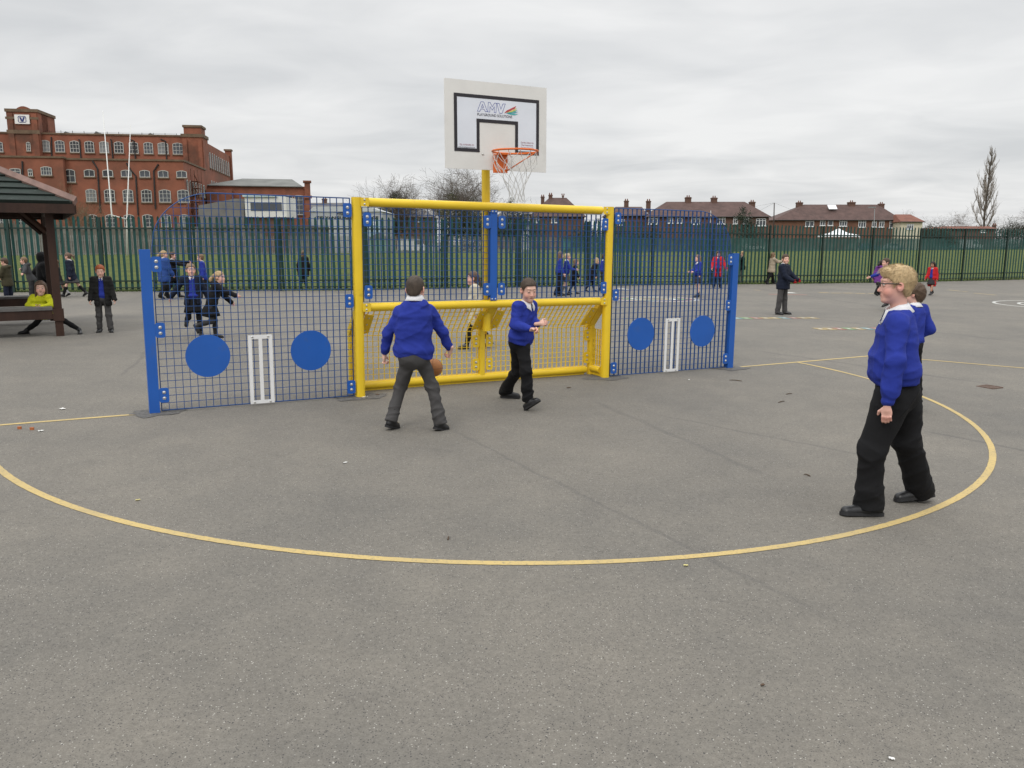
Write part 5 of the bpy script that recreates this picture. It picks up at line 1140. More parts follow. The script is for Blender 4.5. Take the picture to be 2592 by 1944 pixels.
def head_parts(J, hs, skin, hair, vox, brow=None, features=True, style=None):
    c, f, u = J['head'], nrm(J['hf']), nrm(J['hu']); r = nrm(np.cross(f, u)); u = np.cross(r, f)
    A = np.stack([r, f, u])
    P = lambda x, y, z: c + hs * (x * r + y * f + z * u)
    k = hs
    pr = [ell(P(0, -.012, .034), (.073 * k, .090 * k, .080 * k), A, .02 * k), ell(P(0, .022, -.035), (.056 * k, .064 * k, .074 * k), A, .03 * k),
          ell(P(0, .062, -.09), (.024 * k, .02 * k, .018 * k), A, .03 * k),
          ell(P(.034, .05, -.036), (.026 * k, .026 * k, .028 * k), A, .02 * k), ell(P(-.034, .05, -.036), (.026 * k, .026 * k, .028 * k), A, .02 * k),
          cap(P(0, .078, .006), P(0, .097, -.028), .0075 * k, .0105 * k, .012 * k), ell(P(.010, .086, -.031), (.008 * k,) * 3, A, .006 * k), ell(P(-.010, .086, -.031), (.008 * k,) * 3, A, .006 * k),
          cap(P(-.03, .07, .034), P(.03, .07, .034), .012 * k, .012 * k, .016 * k),
          cap(P(-.016, .077, -.058), P(.016, .077, -.058), .0075 * k, .0075 * k, .008 * k), cap(P(-.013, .075, -.067), P(.013, .075, -.067), .008 * k, .008 * k, .008 * k),
          cap(P(0, -.022, -.05), J['neck'] + f * .0 - u * .02 * k, .046 * k, .052 * k, .03 * k)]
    for s in (-1, 1):
        pr.append(ell(P(s * .076, -.010, -.004), (.0105 * k, .021 * k, .032 * k), np.stack([nrm(r * s + f * .35), nrm(f - r * s * .35), u]), .008 * k))
    V = Vol(pr, vox, .03)
    for s in (-1, 1):
        e = P(s * .031, .094, .011); rr = .0115 * k
        V.cut(lambda x, y, z: np.sqrt((x - e[0]) ** 2 + (y - e[1]) ** 2 + (z - e[2]) ** 2) - rr, e - .04, e + .04, .008 * k)
    mo = .0022 + .0035 * J.get('open', 0); a, b = P(-.017, .086, -.0625), P(.017, .086, -.0625); mfn = cap(a, b, mo * k, mo * k)[2]
    V.cut(mfn, np.minimum(a, b) - .02, np.maximum(a, b) + .02, .004 * k)
    if features:
        for s in (-1, 1):
            e = P(s * .0865, -.004, -.001); V.cut(lambda x, y, z: np.sqrt((x - e[0]) ** 2 + (y - e[1]) ** 2 + (z - e[2]) ** 2) - .011 * k, e - .03, e + .03, .006 * k)
    if features:                                              # eyelids over the eyeballs
        dn = J.get('lid', .003)
        for s in (-1, 1):
            e = P(s * .031, .0725, .0105)
            def lid(x, y, z, e=e, top=True):
                dx_, dy_, dz_ = x - e[0], y - e[1], z - e[2]; sp = np.sqrt(dx_ ** 2 + dy_ ** 2 + dz_ ** 2) - .0138 * k
                zz_ = dx_ * u[0] + dy_ * u[1] + dz_ * u[2]
                return np.maximum(sp, np.minimum(dn * k - zz_, zz_ + .0058 * k))
            V.union(e - .016 * k, e + .016 * k, lid, .002 * k)
    v, q = V.mesh(1)
    L = (v - c) @ A.T / hs
    col = np.tile(np.asarray(skin, float), (len(v), 1))
    def blend(w, cc): col[:] = col * (1 - w[:, None]) + np.asarray(cc)[None] * w[:, None]
    red = np.asarray(skin) * np.array([1.02, .58, .55])
    g = lambda x, y, z, s: np.exp(-((np.abs(L[:, 0]) - x) ** 2 + (L[:, 1] - y) ** 2 + (L[:, 2] - z) ** 2) / s ** 2)
    blend(.55 * g(.042, .06, -.032, .03), red); blend(.4 * g(0, .1, -.025, .018), red); blend(.5 * g(.08, -.01, 0, .03), red)
    lw_ = np.exp(-(L[:, 0] / .017) ** 4) * np.exp(-((L[:, 2] + .0622) / .0065) ** 4) * (L[:, 1] > .068); blend(.75 * lw_, np.asarray(skin) * np.array([.80, .52, .52]))
    blend(.85 * np.exp(-(L[:, 0] / .016) ** 4) * np.exp(-((L[:, 2] + .0625) / (.0016 + .003 * J.get('open', 0))) ** 2) * (L[:, 1] > .06), np.asarray(skin) * np.array([.30, .14, .14]))
    if style:                                                 # short clipped hair thinning out below the hairline
        ys, hz = hairline(style); m_ = L[:, 2] - np.interp(L[:, 1], ys, hz)
        blend(np.clip(1 + m_ / (.020 if style in ('crop', 'thick', 'short', 'curly') else .007), 0, 1) ** 1.4 * .85 * (L[:, 1] < .075) * (np.abs(L[:, 0]) < .079), np.asarray(hair) * .9 + np.asarray(skin) * .1)
    bc = np.asarray(brow if brow is not None else hair) * .75
    bw = (np.abs(np.abs(L[:, 0]) - .03) < .018) & (L[:, 1] > .05) & (np.abs(L[:, 2] - .031 - .16 * (np.minimum(np.abs(L[:, 0]), .034) - .012) + 5. * np.maximum(np.abs(L[:, 0]) - .034, 0) ** 1.5) < .0034)
    col[bw] = col[bw] * .45 + bc * .55
    if not features:                                          # too small for eyeballs: dark iris tint on the lids
        ew = (np.abs(np.abs(L[:, 0]) - .031) < .012) & (L[:, 1] > .05) & (np.abs(L[:, 2] - .011) < .007); col[ew] = (.06, .045, .04)
    out = [(v, q, col)]
    if features:
        gz_ = J.get('gaze', f)
        for s in (-1, 1): out.append(eyeball(P(s * .031, .0725, .0105), nrm(f * .6 + nrm(gz_) * .4), u, .0122 * k, (.03, .02, .015)))
    return out, P, A, L

def hair_mesh(J, hs, style, vox, strands=0, seed=1):
    c, f, u = J['head'], nrm(J['hf']), nrm(J['hu']); r = nrm(np.cross(f, u)); u = np.cross(r, f); A = np.stack([r, f, u]); k = hs
    P = lambda x, y, z: c + hs * (x * r + y * f + z * u)
    th = {'crop': .006, 'short': .012, 'thick': .0115, 'curly': .018, 'long': .013, 'pony': .010, 'bun': .010, 'plait': .010}[style]
    pr = [ell(P(0, -.012, .036), ((.073 + th) * k, (.091 + th) * k, (.081 + th * 1.15) * k), A, .02 * k),
          ell(P(0, -.045, -.015), ((.060 + th * .45) * k, (.05 + th * .45) * k, (.07 + th * .3) * k), A, .02 * k)]
    if style == 'thick':
        pr += [cap(P(-.04, .062, .090), P(.045, .068, .086), .016 * k, .015 * k, .03 * k), ell(P(0, .0, .096), (.06 * k, .075 * k, .022 * k), A, .03 * k), ell(P(0, -.075, .05), (.06 * k, .035 * k, .05 * k), A, .03 * k)]
    V = Vol(pr, vox, .04)
    ys, hz = hairline(style)
    def keepfn(x, y, z):
        ly = (f[0] * (x - c[0]) + f[1] * (y - c[1]) + f[2] * (z - c[2])) / k; lz = (u[0] * (x - c[0]) + u[1] * (y - c[1]) + u[2] * (z - c[2])) / k
        return (np.interp(ly, ys, hz) - lz) * k * .7
    V.keep(keepfn, .008 * k)
    extra = []
    if style == 'long': extra = [cap(P(x, -.055 + .2 * abs(x), .02), P(x * 1.25, -.085, -.17), .04 * k, .028 * k, .03 * k) for x in (-.05, 0, .05)] + [cap(P(s * .07, -.01, .0), P(s * .075, -.03, -.12), .022 * k, .018 * k, .02 * k) for s in (-1, 1)]
    if style == 'pony': extra = [ell(P(0, -.105, .045), (.025 * k,) * 3, A, .02 * k), cap(P(0, -.115, .04), P(.01, -.165, -.03), .026 * k, .034 * k, .02 * k), cap(P(.01, -.165, -.03), P(.015, -.16, -.14), .034 * k, .012 * k, .02 * k)]
    if style == 'bun': extra = [ell(P(.01, -.085, .085), (.042 * k, .036 * k, .04 * k), A, .01 * k)] + [cap(P(-.07, -.02, 0), P(-.1, -.03, -.12), .014 * k, .008 * k, .02 * k)]
    if style == 'plait': extra = [cap(P(0, -.1, .01), P(.02, -.12, -.06), .028 * k, .022 * k, .02 * k)] + [ell(P(.02 + .004 * i, -.122 + .002 * i, -.07 - .028 * i), (.021 * k, .019 * k, .02 * k), A, .006 * k) for i in range(7)]
    if extra:
        W = Vol(extra, vox, .04); W.displace(wrinkle(seed + 1, 110. / k, .002 * k))
        v2, q2 = W.mesh(1)
    amp = {'crop': .0012, 'short': .002, 'thick': .0035, 'curly': .009, 'long': .003, 'pony': .002, 'bun': .002, 'plait': .002}[style]
    V.displace(wrinkle(seed, {'curly': 150. / k}.get(style, 120. / k), amp * k))
    v, q = V.mesh(1)
    V_ = [(v, q, np.zeros((len(v), 3)))]
    if extra: V_.append((v2, q2, np.zeros((len(v2), 3))))
    if strands:
        rg = np.random.default_rng(seed); L = (v - c) @ A.T / hs
        cand = np.where((L[:, 2] > -.06) & ~((L[:, 1] > .055) & (L[:, 2] < .085)))[0]; pick = rg.choice(cand, strands)
        crown = np.array([0.01, -.06, .11]); vs = []; fs = []
        for i in pick:
            p = L[i]; nn = nrm(p - np.array([0, -.01, .03])); d = nrm(p - crown + rg.normal(size=3) * .02); d = nrm(d - nn * (d @ nn))
            if style == 'thick' and p[1] > -.02 and p[2] > .06: d = nrm(d + np.array([.25, .5, 0]))
            ln = rg.uniform(.012, .03) if style != 'crop' else rg.uniform(.006, .011); w = rg.uniform(.0004, .0009); sd = np.cross(d, nn); b0 = len(vs)
            for t, lift in ((0, -.002), (.5, .0035), (1, .004 + .004 * rg.random())):
                o = p + d * ln * t + nn * lift; ww = w * (1 - .8 * t); 
                for a in (0, 2.1, 4.2): vs.append(P(*(o + ww * (math.cos(a) * sd + math.sin(a) * nn))))
            for j in range(2):
                for a in range(3): fs.append((b0 + j * 3 + a, b0 + j * 3 + (a + 1) % 3, b0 + j * 3 + 3 + (a + 1) % 3, b0 + j * 3 + 3 + a))
        V_.append((vs, fs, np.zeros((len(vs), 3))))
    vv, ff, _ = merge(V_)
    return vv, ff

def hand_mesh(wr, d, palm, side, s, vox, curl=35., skin=(.55, .33, .25), spread=1.):
    """d: towards the fingers, palm: direction the palm faces, side: towards the thumb"""
    d = nrm(d); palm = nrm(palm - d * (palm @ d)); side = nrm(side - d * (side @ d) - palm * (side @ palm)); A = np.stack([side, d, palm]); k = s * .8
    P = lambda x, y, z: np.asarray(wr) + k * (x * side + y * d + z * palm)
    pr = [ell(P(0, .045, 0), (.036 * k, .046 * k, .0135 * k), A, .012 * k), cap(P(0, -.05, 0), P(0, .02, 0), .024 * k, .023 * k, .02 * k), ell(P(.022, .032, .008), (.016 * k, .026 * k, .012 * k), A, .012 * k)]
    for i, (x, l, rr) in enumerate(((.027, .064, .0088), (.009, .072, .009), (-.009, .067, .0086), (-.026, .052, .0076))):
        c1 = math.radians(curl * (1 + .12 * i)); p0 = P(x, .082 - .004 * (i == 3) - .002 * (i == 0), 0)
        dirx = x * .25 * spread
        v1 = nrm(side * dirx + d * math.cos(c1) + palm * math.sin(c1)); c2 = c1 + math.radians(curl * .9 + 8); v2 = nrm(side * dirx * .6 + d * math.cos(c2) + palm * math.sin(c2))
        c3 = c2 + math.radians(curl * .6); v3 = nrm(d * math.cos(c3) + palm * math.sin(c3))
        p1 = p0 + v1 * l * .45 * k; p2 = p1 + v2 * l * .32 * k; p3 = p2 + v3 * l * .23 * k
        m = max(rr * k, vox * .85)
        pr += [cap(p0 - v1 * .012 * k, p1, m * 1.05, m, .004 * k), cap(p1, p2, m, m * .93, .003 * k), cap(p2, p3, m * .93, m * .8, .003 * k)]
    t0 = P(.028, .018, .006); t1 = t0 + nrm(side * .75 + d * .65 + palm * .45) * .036 * k; t2 = t1 + nrm(side * .25 + d * .85 + palm * .5) * .03 * k
    m = max(.0105 * k, vox * .9); pr += [cap(t0, t1, m * 1.15, m, .008 * k), cap(t1, t2, m, m * .8, .004 * k)]
    v, q = Vol(pr, vox, .02).mesh(1)
    col = np.tile(np.asarray(skin, float), (len(v), 1)); L = (v - wr) @ A.T / k
    w = np.exp(-((L[:, 1] - .085) / .02) ** 2) * .35; col = col * (1 - w[:, None]) + w[:, None] * np.asarray(skin) * np.array([1.02, .62, .6])
    return v, q, col

def spine(J):
    pel, neck = J['pel'], J['neck']; mid = J.get('chest', (pel + neck) / 2)
    def pt(t):
        if t < 0: return pel + (mid - pel) * 2 * t
        return (1 - t) ** 2 * pel + 2 * t * (1 - t) * (2 * mid - (pel + neck) / 2) + t * t * neck
    def rt(t): return nrm(J['rH'] * (1 - min(max(t, 0), 1)) + J['rS'] * min(max(t, 0), 1))
    return pt, rt

def torso(J, s, prof, k=.05):
    pt, rt = spine(J); pr = []
    for t, hw, hd, fo in prof:
        c = pt(t); r = rt(t); u = nrm(J['neck'] - J['pel']); f = np.cross(u, r); c = c + f * fo * s
        w = max(hw - hd, .002) * s; pr.append(cap(c - r * w, c + r * w, hd * s, hd * s, k * s))
    return pr

def garment(name, prims, vox, m, root, folds=None, pad=.04, post=None, smooth=1):
    V = Vol(prims, vox, pad)
    if folds:
        for fn in (folds if isinstance(folds, list) else [folds]): V.displace(fn)
    if post: post(V)
    v, q = V.mesh(smooth)
    return link(name, np_mesh(name, v - ROOT(root), q, m), root)

def ROOT(o): return np.array(o.location)

def shoe(J, n, s, vox, root, m, boot=0., name='shoe', wide=1.):
    an, he, to = J['an' + n], J['he' + n], J['to' + n]; fd = nrm(to - he); up = nrm((an - he) - fd * ((an - he) @ fd)); r = np.cross(fd, up)
    w = .037 * s * wide
    ln = np.linalg.norm(to - he)
    pr = [cap(he + up * .036 * s + fd * w, to + up * .022 * s - fd * w, w * .95, w * .95, .02), cap(an - up * .005 * s + fd * .01 * s, he + fd * (w + .42 * (ln - 2 * w)) + up * .038 * s, .037 * s, .034 * s, .03), cap(an + up * boot * s, an - up * .02 * s, .037 * s, .036 * s, .02), ell(he + fd * (w + .62 * (ln - 2 * w)) + up * .034 * s, (.05 * s, w * .86, .030 * s), np.stack([fd, r, up]), .02 * s)]
    V = Vol(pr, vox, .03)
    V.keep(lambda x, y, z: -((x - he[0]) * up[0] + (y - he[1]) * up[1] + (z - he[2]) * up[2]) + .004, .003)
    v, q = V.mesh(1)
    b = MB(); out = []
    N = 18
    for i in range(N):                                        # the sole: a stadium outline a little wider than the upper
        a = 2 * math.pi * i / N; e = (to - fd * w) if math.cos(a) > 0 else (he + fd * w)
        out.append(e + fd * math.cos(a) * (w * 1.08) + r * math.sin(a) * w * (1.08 if math.cos(a) > 0 else .95))
    V2 = [p for p in out] + [p + up * .021 * s for p in out]
    F2 = [tuple(range(N))[::-1], tuple(range(N, 2 * N))] + [(i, (i + 1) % N, N + (i + 1) % N, N + i) for i in range(N)]
    me = bpy.data.meshes.new(name); o0 = ROOT(root)
    me.from_pydata([tuple(p - o0) for p in v] + [tuple(p - o0) for p in V2], [], [tuple(map(int, f)) for f in q] + [tuple(i + len(v) for i in f) for f in F2])
    me.materials.append(m); me.materials.append(SOLE)
    me.polygons.foreach_set('material_index', [0] * len(q) + [1] * len(F2)); me.polygons.foreach_set('use_smooth', [True] * len(q) + [False] * len(F2)); me.update()
    return link(name, me, root)

def collar(J, s, root, m, neck_r=.056, name='shirt_collar'):
    """folded shirt collar: a stand round the neck and a turned-down leaf with two points at the front"""
    N = J['neck']; u = nrm(J['head'] - N); u = nrm(u + np.array([0, 0, .6])); r = nrm(J['rS'] - u * (J['rS'] @ u)); f = np.cross(u, r)
    b = MB(); n = 28; o0 = ROOT(root); rows = []
    for i in range(n + 1):
        th = math.radians(-80 + 340 * i / n + 0) ; th = math.radians(90 + 12 + (360 - 24) * i / n)   # starts and ends at the front
        d = math.cos(th) * r + math.sin(th) * f; fr = max(0, math.sin(th)); tip = (abs(i - n / 2) / (n / 2)) ** 6
        R = neck_r * s; low = -.004 - .040 * tip - .010 * fr
        prof = [(R * .98, -.02), (R * .97, .034 - .022 * fr), (R * 1.04, .041 - .024 * fr), (R * 1.16, .026 - .022 * fr), (R * (1.52 + .16 * tip), low), (R * (1.46 + .14 * tip), low - .002), (R * 1.08, .012 - .018 * fr)]
        rows.append([N + d * a + u * z * s * 1.1 + f * .008 * s for a, z in prof])
    vs = [p - o0 for row in rows for p in row]; k = len(rows[0])
    fs = [(i * k + j, i * k + j + 1, (i + 1) * k + j + 1, (i + 1) * k + j) for i in range(n) for j in range(k - 1)]
    b.add(vs, fs); return b.build(name, m, root, True)

def skirt(J, s, root, m, length=.24, flare=.17, pleats=14, name='skirt', top=.11, back=0.):
    pel = J['pel']; r = J['rH']; f = nrm(J['f'] * np.array([1, 1, 0])); u = np.array([0, 0, 1.]); mid = ((J['knL'] + J['knR']) / 2 - pel); b = MB(); n = pleats * 4; o0 = ROOT(root); rows = []
    sp_ = abs((J['knL'] - J['knR']) @ f)
    for j in range(7):
        t = j / 6; c = pel + u * (.05 - (length + .05) * t) * s + f * (mid @ f) * .5 * t - f * back * t
        a = (top + (flare - top) * t) * s; d = (.085 + (flare * .82 - .085) * t) * s + sp_ * .28 * t; row = []
        for i in range(n):
            th = 2 * math.pi * i / n; w = 1 + .05 * t * math.sin(pleats * th) + .03 * t * math.sin(3 * th + 1)
            row.append(c + r * a * math.cos(th) * w + f * d * math.sin(th) * w - o0)
        rows.append(row)
    for j in (6,):
        rows.append([p * .9 + .1 * np.mean(rows[6], 0) + np.array([0, 0, .03]) for p in rows[6]])
    vs = [p for row in rows for p in row]
    fs = [(j * n + i, j * n + (i + 1) % n, (j + 1) * n + (i + 1) % n, (j + 1) * n + i) for j in range(len(rows) - 1) for i in range(n)] + [tuple(range(n))]
    b.add(vs, fs); return b.build(name, m, root, True)

SKINS = {'fair': (.66, .41, .32), 'pink': (.66, .38, .31), 'tan': (.40, .21, .14), 'pale': (.66, .42, .33)}
def person(label, J, hair=('short', (.05, .03, .02)), skin='fair', top=('jumper', BLUE), legs=('trousers', CHAR), coat=None, vox=.02, fat=1., hs=None, group=None,
           feet=('shoe', SHOE), sock=None, strands=0, hands=(1, 1), curl=(30, 30), palm=None, has_collar=True, hood=False, sleeve=1., trouser_w=1., seed=1, coat_len=.06, open_coat=0., hat=None, gaze=None, fine=False, glove=None, brow=None, scarf=None, name='person', puff=1., hem=.03, deep=1., lid=.003, quilt=0., cuff=.054):
    H = J['H']; s = H / 1.4; sk = SKINS[skin]
    hs = hs or (.86 + .14 * (s - .7) / .3 if s < 1 else 1.) * .94
    root = thing('person', label, 'person', J['base'], 0, group)
    o0 = ROOT(root); W = lambda w: w * s * fat
    pt, rt = spine(J)
    # --- body: one skin surface under the clothes, with finely skinned head and hands
    hv = vox if not fine else min(vox, .005)
    parts, P, A, _ = head_parts({**J, **({'gaze': gaze} if gaze is not None else {}), 'lid': lid}, hs, sk, hair[1], .0036 if fine else min(hv, .011), brow, fine, hair[0])
    pr = torso(J, s * min(fat, 1.05), [(0., .095, .062, 0), (.4, .1, .066, 0), (.8, .11, .066, 0), (1., .045, .042, 0)])
    for n in 'LR':
        pr += [cap(J['sh' + n], J['el' + n], .034 * s, .028 * s, .02), cap(J['el' + n], J['wr' + n], .028 * s, .021 * s, .02),
               cap(J['hi' + n], J['kn' + n], .052 * s, .04 * s, .03), cap(J['kn' + n], J['kn' + n] * .55 + J['an' + n] * .45, .04 * s, .038 * s, .02), cap(J['kn' + n] * .55 + J['an' + n] * .45, J['an' + n], .038 * s, .026 * s, .02), cap(J['an' + n], J['he' + n] * .5 + J['to' + n] * .5 + np.array([0, 0, .03 * s]), .026 * s, .022 * s, .01)]
    pr.append(cap(J['neck'], J['head'], .04 * s, .04 * s, .02))
    v, q = Vol(pr, max(vox, .012), .04).mesh(1)
    parts.append((v, q, np.tile(sk, (len(v), 1))))
    gl = []
    for i, n in enumerate('LR'):
        if not hands[i]: continue
        fd = J.get('hd' + n); d = fd if fd is not None else J['wr' + n] - J['el' + n]
        inward = (-1 if n == 'R' else 1) * J['rS']
        pm = palm[i] if palm and palm[i] is not None else inward
        sd = J.get('td' + n); sd = sd if sd is not None else nrm(np.cross(np.cross(d, J['f']), d)) if abs(nrm(d) @ J['f']) < .9 else np.array([0, 0, 1.])
        h = hand_mesh(J['wr' + n], d, np.asarray(pm, float), np.asarray(sd, float), s * 1.04, min(vox * .5, .0045 if fine else .008), curl[i], sk)
        if glove is not None: gl.append(h)
        else: parts.append(h)
    vv, ff, cc = merge(parts)
    link('body', np_mesh('body', vv - o0, ff, SKIN, cc), root)
    if gl:
        for h in gl: link('glove', np_mesh('glove', h[0] - o0, h[1], glove), root)
    # --- hair
    if hair[0]:
        hvx = min(vox, .010) if not fine else .0055
        v, f_ = hair_mesh(J, hs, hair[0], hvx, strands, seed)
        link('hair', np_mesh('hair', v - o0, f_, hairmat(hair[1])), root)
    # --- jumper
    sl = sleeve; uS = nrm(J['neck'] - J['pel']); LS = np.linalg.norm(J['neck'] - J['pel'])
    if coat and not open_coat: has_collar_only = has_collar and hat != 'hoodup'; top = None
    else: has_collar_only = False
    if has_collar_only: collar(J, s * min(fat, 1.12), root, WHITE)
    fat0 = fat
    if coat: fat = fat * .84; sl = sl * .72
    if top:
        dp = deep
        prof = [(hem - .02, W(.138), W(.098) * dp, .004), (hem + .07, W(.146), W(.106) * dp, .010), (hem + .2, W(.146), W(.106) * dp, .012 * fat), (max(.45, hem + .3), W(.142), W(.100) * dp, .010 * fat), (.66, W(.130), W(.090) * (1 + (dp - 1) * .5), .004), (.82, W(.116), W(.074), 0), (.91, W(.084), W(.056), -.004)]
        tp = torso(J, s, [(t, a / s, b / s, c) for t, a, b, c in prof], .05); sp_ = []
        for n in 'LR':
            sh, el, wr = J['sh' + n], J['el' + n], J['wr' + n]; fd = nrm(wr - el); fu = nrm(el - sh)
            sp_ += [cap(pt(.86), sh, .05 * s, .055 * s * sl, .04 * s), cap(sh, el, .057 * s * sl, .050 * s * sl, .03 * s), cap(el, wr - fd * .095 * s, .050 * s * sl, .047 * s * sl, .025 * s), cap(wr - fd * .075 * s, wr - fd * .038 * s, .036 * s, .0335 * s, .012 * s)]
        V = Vol(tp + sp_, vox, .04, n=len(tp))
        pel = J['pel']; hp = pt(hem); bw_ = .05 * s
        tau = lambda x, y, z: (x - hp[0]) * uS[0] + (y - hp[1]) * uS[1] + (z - hp[2]) * uS[2]
        V.displace(lambda x, y, z: .011 * s * np.clip(1 - tau(x, y, z) / bw_, 0, 1) ** .5 * (tau(x, y, z) < bw_) - .006 * s * np.exp(-((tau(x, y, z) - bw_ * 1.5) / (.03 * s)) ** 2))
        V.cut(lambda x, y, z: tau(x, y, z), k=.004)
        for p_ in sp_: V.union(*p_)
        am = .0085 * s if vox < .012 else .007 * s
        V.displace(wrinkle(seed + 3, 44. / s, am, uS)); 
        if vox < .012: V.displace(wrinkle(seed + 4, 80. / s, .0045 * s, nrm(uS + J['f'] * .6)))
        nk = J['neck']; ax_ = nrm(J['head'] - nk)
        def hole(x, y, z):
            a_, b_, c_ = x - nk[0], y - nk[1], z - nk[2]; t_ = a_ * ax_[0] + b_ * ax_[1] + c_ * ax_[2]
            return np.maximum(np.sqrt(np.maximum(a_ * a_ + b_ * b_ + c_ * c_ - t_ * t_, 0)) - .064 * s * min(fat, 1.12), -t_ - .012 * s)
        V.cut(hole, nk - .12, nk + .2, .004)
        v, q = V.mesh(1); link('jumper', np_mesh('jumper', v - o0, q, top[1]), root)
        if has_collar: collar(J, s * min(fat, 1.12), root, WHITE)
    fat = fat0
    # --- legs
    if legs[0] == 'trousers':
        tw = trouser_w; pr = torso(J, s, [(-.015, .112 * fat, .086 * fat * (1 + (deep - 1) * .6), -.008), (.05, .112 * fat, .092 * fat * deep, -.004), (.14, .100 * fat, .068 * fat * deep, 0), (.14 + max(hem, 0), .096 * fat, .066 * fat * deep, 0)], .05)
        for n in 'LR':
            hi, kn, an = J['hi' + n], J['kn' + n], J['an' + n]; fd = nrm(an - kn)
            pr += [cap(hi, kn, .076 * s * tw * fat ** .5, .060 * s * tw, .03 * s), cap(kn, an + fd * .10 * s, .060 * s * tw, cuff * s, .03 * s)]
        V = Vol(pr, vox, .04); am = .010 * s if vox < .012 else .007 * s
        for n in 'LR':                                        # cloth piling up in rings over the shoe and behind the knee
            an, kn = J['an' + n], J['kn' + n]; fd = nrm(an - kn); L1 = np.linalg.norm(an - kn); q_ = np.random.default_rng(seed + ord(n)).uniform(0, 6, 3); rr_ = np.cross(fd, [0, 1, .3])
            def rings(x, y, z):
                a_, b_, c_ = x - an[0], y - an[1], z - an[2]; t_ = a_ * fd[0] + b_ * fd[1] + c_ * fd[2]; d2 = a_ * a_ + b_ * b_ + c_ * c_ - t_ * t_; sd_ = a_ * rr_[0] + b_ * rr_[1] + c_ * rr_[2]
                near = np.exp(-np.maximum(d2 - .006, 0) / .004)
                w1 = np.exp(-((t_ + .05 * s) / (.07 * s)) ** 2); w2 = np.exp(-((t_ + L1) / (.06 * s)) ** 2)
                return -near * ((1 - np.abs(np.sin(t_ * 48. / s + sd_ * 22. + q_[0]))) ** 2 * w1 * .010 * s + (1 - np.abs(np.sin(t_ * 36. / s - sd_ * 26. + q_[1]))) ** 2 * w2 * .009 * s)
            V.displace(rings)
        V.displace(wrinkle(seed + 6, 46. / s, am * .8, (0, 0, 1))); V.displace(wrinkle(seed + 7, 17. / s, am, (.4, .2, .4)))
        for n in 'LR':
            an, kn, he = J['an' + n], J['kn' + n], J['he' + n]; fd = nrm(an - kn); hpt = an + fd * max(.012 * s, min(.045 * s, ((he - an) @ fd) - .026 * s))
            V.cut(lambda x, y, z: np.maximum(-((x - hpt[0]) * fd[0] + (y - hpt[1]) * fd[1] + (z - hpt[2]) * fd[2]), np.sqrt((x - an[0]) ** 2 + (y - an[1]) ** 2 + (z - an[2]) ** 2) - (.115 + .07 * tw) * s), an - .24, an + .24, .006)
        v, q = V.mesh(1); link('trousers', np_mesh('trousers', v - o0, q, legs[1]), root)
    elif legs[0] in ('skirt', 'skirt_tights'):
        if legs[0] == 'skirt_tights':
            pr = torso(J, s, [(-.05, .1, .075, 0), (.05, .1, .07, 0)], .04)
            for n in 'LR': pr += [cap(J['hi' + n], J['kn' + n], .064 * s, .052 * s, .03), cap(J['kn' + n], J['kn' + n] * .55 + J['an' + n] * .45, .052 * s, .050 * s, .02), cap(J['kn' + n] * .55 + J['an' + n] * .45, J['an' + n], .050 * s, .039 * s, .02), cap(J['an' + n], J['he' + n] * .5 + J['to' + n] * .5 + np.array([0, 0, .035 * s]), .031 * s, .024 * s, .01)]
            garment('tights', pr, min(vox, .016), legs[2] if len(legs) > 2 else BLACK, root)
        skirt(J, s, root, legs[1])
    elif legs[0] == 'tights':
        pr = torso(J, s, [(-.05, .1, .075, 0), (.05, .1, .07, 0)], .04)
        for n in 'LR': pr += [cap(J['hi' + n], J['kn' + n], .064 * s, .053 * s, .03), cap(J['kn' + n], J['kn' + n] * .5 + J['an' + n] * .5, .053 * s, .050 * s, .02), cap(J['kn' + n] * .5 + J['an' + n] * .5, J['an' + n], .050 * s, .040 * s, .02), cap(J['an' + n], J['he' + n] * .5 + J['to' + n] * .5 + np.array([0, 0, .035 * s]), .031 * s, .024 * s, .01)]
        garment('leggings', pr, min(vox, .016), legs[1], root)
    if sock:
        for n in 'LR':
            kn, an = J['kn' + n], J['an' + n]; t = sock[1]; a = kn * t + an * (1 - t)
            garment('sock', [cap(a, an, (.043 + .01 * t) * s, .039 * s, .01), cap(an, J['he' + n] * .5 + J['to' + n] * .5 + np.array([0, 0, .035 * s]), .033 * s, .026 * s, .01)], min(vox, .014), sock[0], root)
    for n in 'LR':
        shoe(J, n, s, min(vox, .012), root, feet[1], .07 if feet[0] == 'boot' else .012, 'shoe' if feet[0] == 'shoe' else 'boot')
    # --- coat over everything
    if coat:
        p = puff; cl = -coat_len / .3
        prof = [(cl, .150 * p, .125 * p, 0), (cl * .5, .150 * p, .122 * p, 0), (.1, .150 * p, .118 * p, .004), (.45, .152 * p, .114 * p, .006), (.75, .144 * p, .1 * p, 0), (.92, .098 * p, .076 * p, 0)]
        if cl < -.3: prof.insert(1, (cl * .75, .152 * p, .124 * p, 0))
        prof = [(t, a * fat, b * fat, c) for t, a, b, c in prof]
        pr = torso(J, s, prof, .05)
        for n in 'LR':
            sh, el, wr = J['sh' + n], J['el' + n], J['wr' + n]; fd = nrm(wr - el)
            pr += [cap(pt(.88), sh, .06 * s, .062 * s * p, .04 * s), cap(sh, el, .064 * s * p, .055 * s * p, .03 * s), cap(el, wr, .055 * s * p, .048 * s * p, .025 * s)]
        if hood: pr.append(ell(J['neck'] - J['f'] * .075 * s + np.array([0, 0, .01 * s]), (.085 * s, .085 * s, .05 * s), None, .04 * s))
